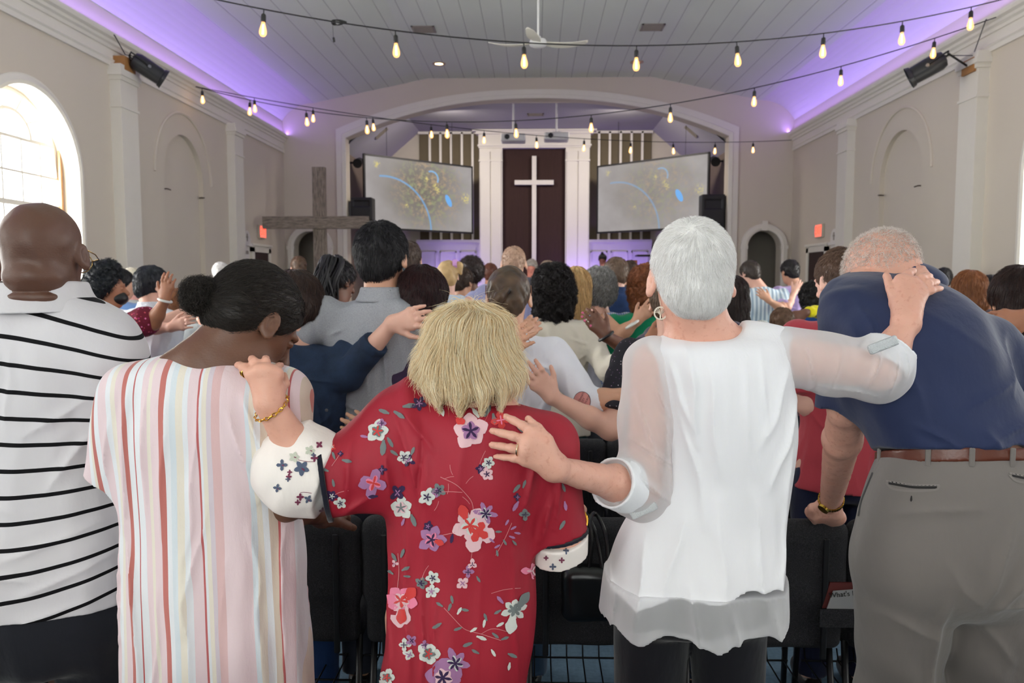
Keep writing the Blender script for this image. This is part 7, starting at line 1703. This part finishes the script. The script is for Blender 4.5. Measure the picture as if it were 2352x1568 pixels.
generic('brown-haired child low between the striped shirt and blue top', 1795, 742, 5.6, SK1, hs('thick', (96, 70, 54), 5.6, (140, 108, 84)), (120, 90, 90), bow=10, s=.85, res=.010)
generic('small dark head above the navy polo shoulder, right side', 2166, 640, 9.0, SK3, hs('short', BLK_, 9), (90, 80, 90), bow=8, res=.014)
generic('person with straight reddish brown hair behind the navy polo', 2225, 668, 5.2, SK1, hs('bob', (122, 70, 40), 5.2, (170, 112, 70)), (120, 100, 90), bow=10, s=1., res=.011)
generic('person with black hair between reddish brown hair and dark straight hair', 2272, 668, 6.2, SK3, hs('short', BLK_, 6.2), (70, 60, 70), bow=10, s=1., res=.012)
# --- on the stage
M_, DM = generic('musician on stage with a dark top knot in a navy jacket, looking down', 1384, 596, 16.9, (170, 110, 100), hs('short', (30, 28, 32), 12, post=[('ell', (0, -.01, .13), (.028, .03, .045))]), (24, 30, 52), bow=24, turn=165, s=.98, res=.016, zfoot=.45)
c = pt(1410, 640, 16.6); r = empty('guitar', tuple(c), 'small orange-brown guitar held by the musician on stage', 'guitar')
f = Field().ell(c, (.17, .05, .13)).ell(c+vec(.16, 0, .06), (.12, .045, .10)); f.build('body', plain('orange_wood', (180, 100, 50), .3), r, .014)
MB().box(c+vec(.2, -.02, .09), c+vec(.26, .02, .13)).tube([c+vec(.22, 0, .10), pt(1448, 603, 16.6)], .025, 6).build('neck', plain('dark_neck', (120, 80, 50), .4), r)
MB().box(pt(1448, 603, 16.6)+vec(-.02, -.02, -.03), pt(1448, 603, 16.6)+vec(.14, .02, .05)).build('headstock', plain('orange_wood', (180, 100, 50), .3), r)
# ------------------------------------------------------------------ chairs
def wovenmat():
    t = NT('charcoal_woven_fabric'); co = t.coord(); n1_ = t.noise(t.mapping(co, (1, 1, 5)), 260, 3); n2_ = t.noise(t.mapping(co, (5, 1, 1)), 260, 3)
    t.link(t.ramp(t.math('MULTIPLY', t.math('ADD', n1_, n2_), .5), [(.40, lin((15, 15, 17))), (.52, lin((32, 32, 35))), (.62, lin((60, 60, 64)))]), t.b.inputs['Base Color']); t.b.inputs['Roughness'].default_value = .95
    t.bump(n1_, .4, .002); return t.m
WV = wovenmat(); MTL = plain('black_powder_coat', (20, 20, 22), .4)
def chair_parts():
    P = []
    W_ = .247
    f = Field(); f.box((0, 0, .688), (W_, .034, .13), .032, k=.02); f.box((0, .0, .60), (W_-.008, .030, .18), .028, k=.03); f.cone((-W_+.04, -.002, .783), (W_-.04, -.002, .783), .036, k=.03)
    f.disp(lambda p: .0015*wob(p, 30)); P.append(('backrest', f, WV, .006))
    s = Field().box((0, .27, .435), (W_-.008, .235, .040), .035); s.disp(lambda p: .002*wob(p, 20)); P.append(('seat', s, WV, .008))
    meshes = []
    for n, f, m, h in P:
        V, F = f.mesh(h); me = rawmesh(n, V, F, True); me.materials.append(m); meshes.append((n, me))
    def fr(n, b, m=MTL, sm=True): me = b.mesh(n, sm); me.materials.append(m); meshes.append((n, me))
    for sx_ in (-1, 1):
        fr('leg', MB().tube([(sx_*.225, .46, .40), (sx_*.23, .50, .0)], .011, 8))
        fr('leg', MB().tube([(sx_*.225, .05, .42), (sx_*.23, -.03, .0)], .011, 8))
        fr('back_frame', MB().box((sx_*.175-.009, -.048, .40), (sx_*.175+.009, -.034, .78), .004), sm=False)
    b = MB()
    for k in range(8): x = -.21+k*.06; b.tube([(x, .06, .16), (x, .44, .16), (x, .46, .20)], .003, 5)
    for y in (.06, .25, .44): b.tube([(-.225, y, .16), (.225, y, .16)], .004, 5)
    fr('book_rack', b)
    return meshes
CP = chair_parts()
def chair(x, y, label, group, rz=0.):
    r = empty('upholstered_chair', (x, y, 0), label, 'chair', group); r.rotation_euler[2] = rz
    for n, me in CP: o = bpy.data.objects.new(n, me); COL.objects.link(o); o.parent = r
    return r
X0 = [-.79+.5*k for k in range(-3, 6)]
lab1 = {-.79: 'dark grey upholstered chair in the first row, left of the gap beside the red dress', -.29: 'dark grey upholstered chair in the first row, behind the red dress', .21: 'dark grey upholstered chair in the first row, between red dress and white blouse', .71: 'dark grey upholstered chair in the first row, behind the white blouse hem', 1.21: 'dark grey upholstered chair in the first row, holding the leaning hand', 1.71: 'dark grey upholstered chair in the first row, at the right edge', -1.29: 'dark grey upholstered chair in the first row, behind the pastel striped dress', -1.79: 'dark grey upholstered chair in the first row, behind the striped polo', -2.29: 'dark grey upholstered chair in the first row, beyond the left edge'}
for x in X0: chair(x, 2.43, lab1[round(x, 2)], 'chairs in the first row')
for k, x in enumerate([-2.4+.5*i for i in range(10)]):
    chair(x-.02, 3.66, '%s chair from the left in the second row, mostly hidden by people' % 'first second third fourth fifth sixth seventh eighth ninth tenth'.split()[k], 'chairs in the second row')
chair(float(pt(1028, 634, 5.1)[0]), 4.80, 'dark grey chair under the little blonde child, hidden by the rows in front', None)
for k in range(7): chair(-1.54+.5*k, .98, '%s chair from the left in the row nearest the camera, below the frame' % 'first second third fourth fifth sixth seventh'.split()[k], 'chairs in the nearest row')
# booklet in a chair pocket
def booklet(px0, px1, py0, py1, lab, text):
    Y = 2.375; a = pt(px0, py1, Y); c = pt(px1, py0, Y); r = empty('seat_back_booklet', (float(a[0]), Y, float(a[2])), lab, 'booklet')
    x0, x1, z0, z1 = a[0], c[0], a[2], c[2]
    MB().raw([(x0, Y+.006, z0), (x0+.022, Y+.006, z1), (x1, Y+.006, z1), (x1, Y+.006, z0), (x0, Y+.012, z0), (x0+.022, Y+.012, z1), (x1, Y+.012, z1), (x1, Y+.012, z0)], [(0, 1, 2, 3), (7, 6, 5, 4), (0, 4, 5, 1), (1, 5, 6, 2), (2, 6, 7, 3), (3, 7, 4, 0)]).build('cover', plain('dark_red_cover', (92, 34, 30), .5), r)
    MB().raw([(x0+.012, Y, z0+.001), (x0+.030, Y, z1-.024), (x1, Y, z1-.016), (x1, Y, z0+.001), (x0+.012, Y+.003, z0+.001), (x0+.030, Y+.003, z1-.024), (x1, Y+.003, z1-.016), (x1, Y+.003, z0+.001)], [(0, 1, 2, 3), (7, 6, 5, 4), (0, 4, 5, 1), (1, 5, 6, 2), (2, 6, 7, 3), (3, 7, 4, 0)]).build('card', plain('white_card', (150, 150, 150), .6), r)
    if text:
        M = Matrix.Translation(((x0+x1)/2+.012, Y-.0008, (z0+z1)/2+.008)) @ Matrix.Rotation(-.12, 4, 'Y') @ Matrix.Rotation(PI/2, 4, 'X')
        txt(text, .022, 'lettering', plain('black_ink', (26, 26, 26), .7), M, r, .0003)
    MB().box((x0-.01, Y-.006, z0-.05), (x1+.02, Y-.002, z0)).box((x0-.01, Y-.006, z0-.055), (x1+.02, Y+.02, z0-.05)).build('pocket', WV, r)
booklet(1890, 1985, 1340, 1398, 'dark red booklet with a white card in the chair pocket, beside the grey trousers', "What's New")
booklet(2332, 2400, 1352, 1400, 'dark red booklet in a chair pocket at the right edge', None)
# black handbag hung on the chair between the red dress and the white blouse
c = pt(1350, 1300, 2.34); r = empty('handbag', tuple(c), 'black leather handbag hanging by its straps from the chair beside the red dress', 'bag')
BL = plain('black_leather', (16, 16, 18), .28)
f = Field().box(c+vec(.02, 0, -.08), (.10, .045, .085), .035); f.disp(lambda p: .004*wob(p, 20)); f.build('bag_body', BL, r, .006)
for dx in (0, .03):
    P = [c+vec(-.03+dx, -.02, -.02), pt(1338, 1240, 2.33)+vec(dx, 0, 0), pt(1330, 1190, 2.35)+vec(dx, 0, 0), pt(1345, 1178, 2.40)+vec(dx, 0, .01), pt(1372, 1230, 2.34)+vec(dx, 0, 0), pt(1385, 1320, 2.33)+vec(dx*.5, -.01, 0)]
    tt = np.linspace(0, 5, 26); Q = np.stack([np.interp(tt, range(6), [p[i] for p in P]) for i in range(3)], 1)
    for _ in range(4): Q[1:-1] = (Q[:-2]+2*Q[1:-1]+Q[2:])/4
    MB().tube(Q, .006, 8).build('strap', BL, r, smooth=True)
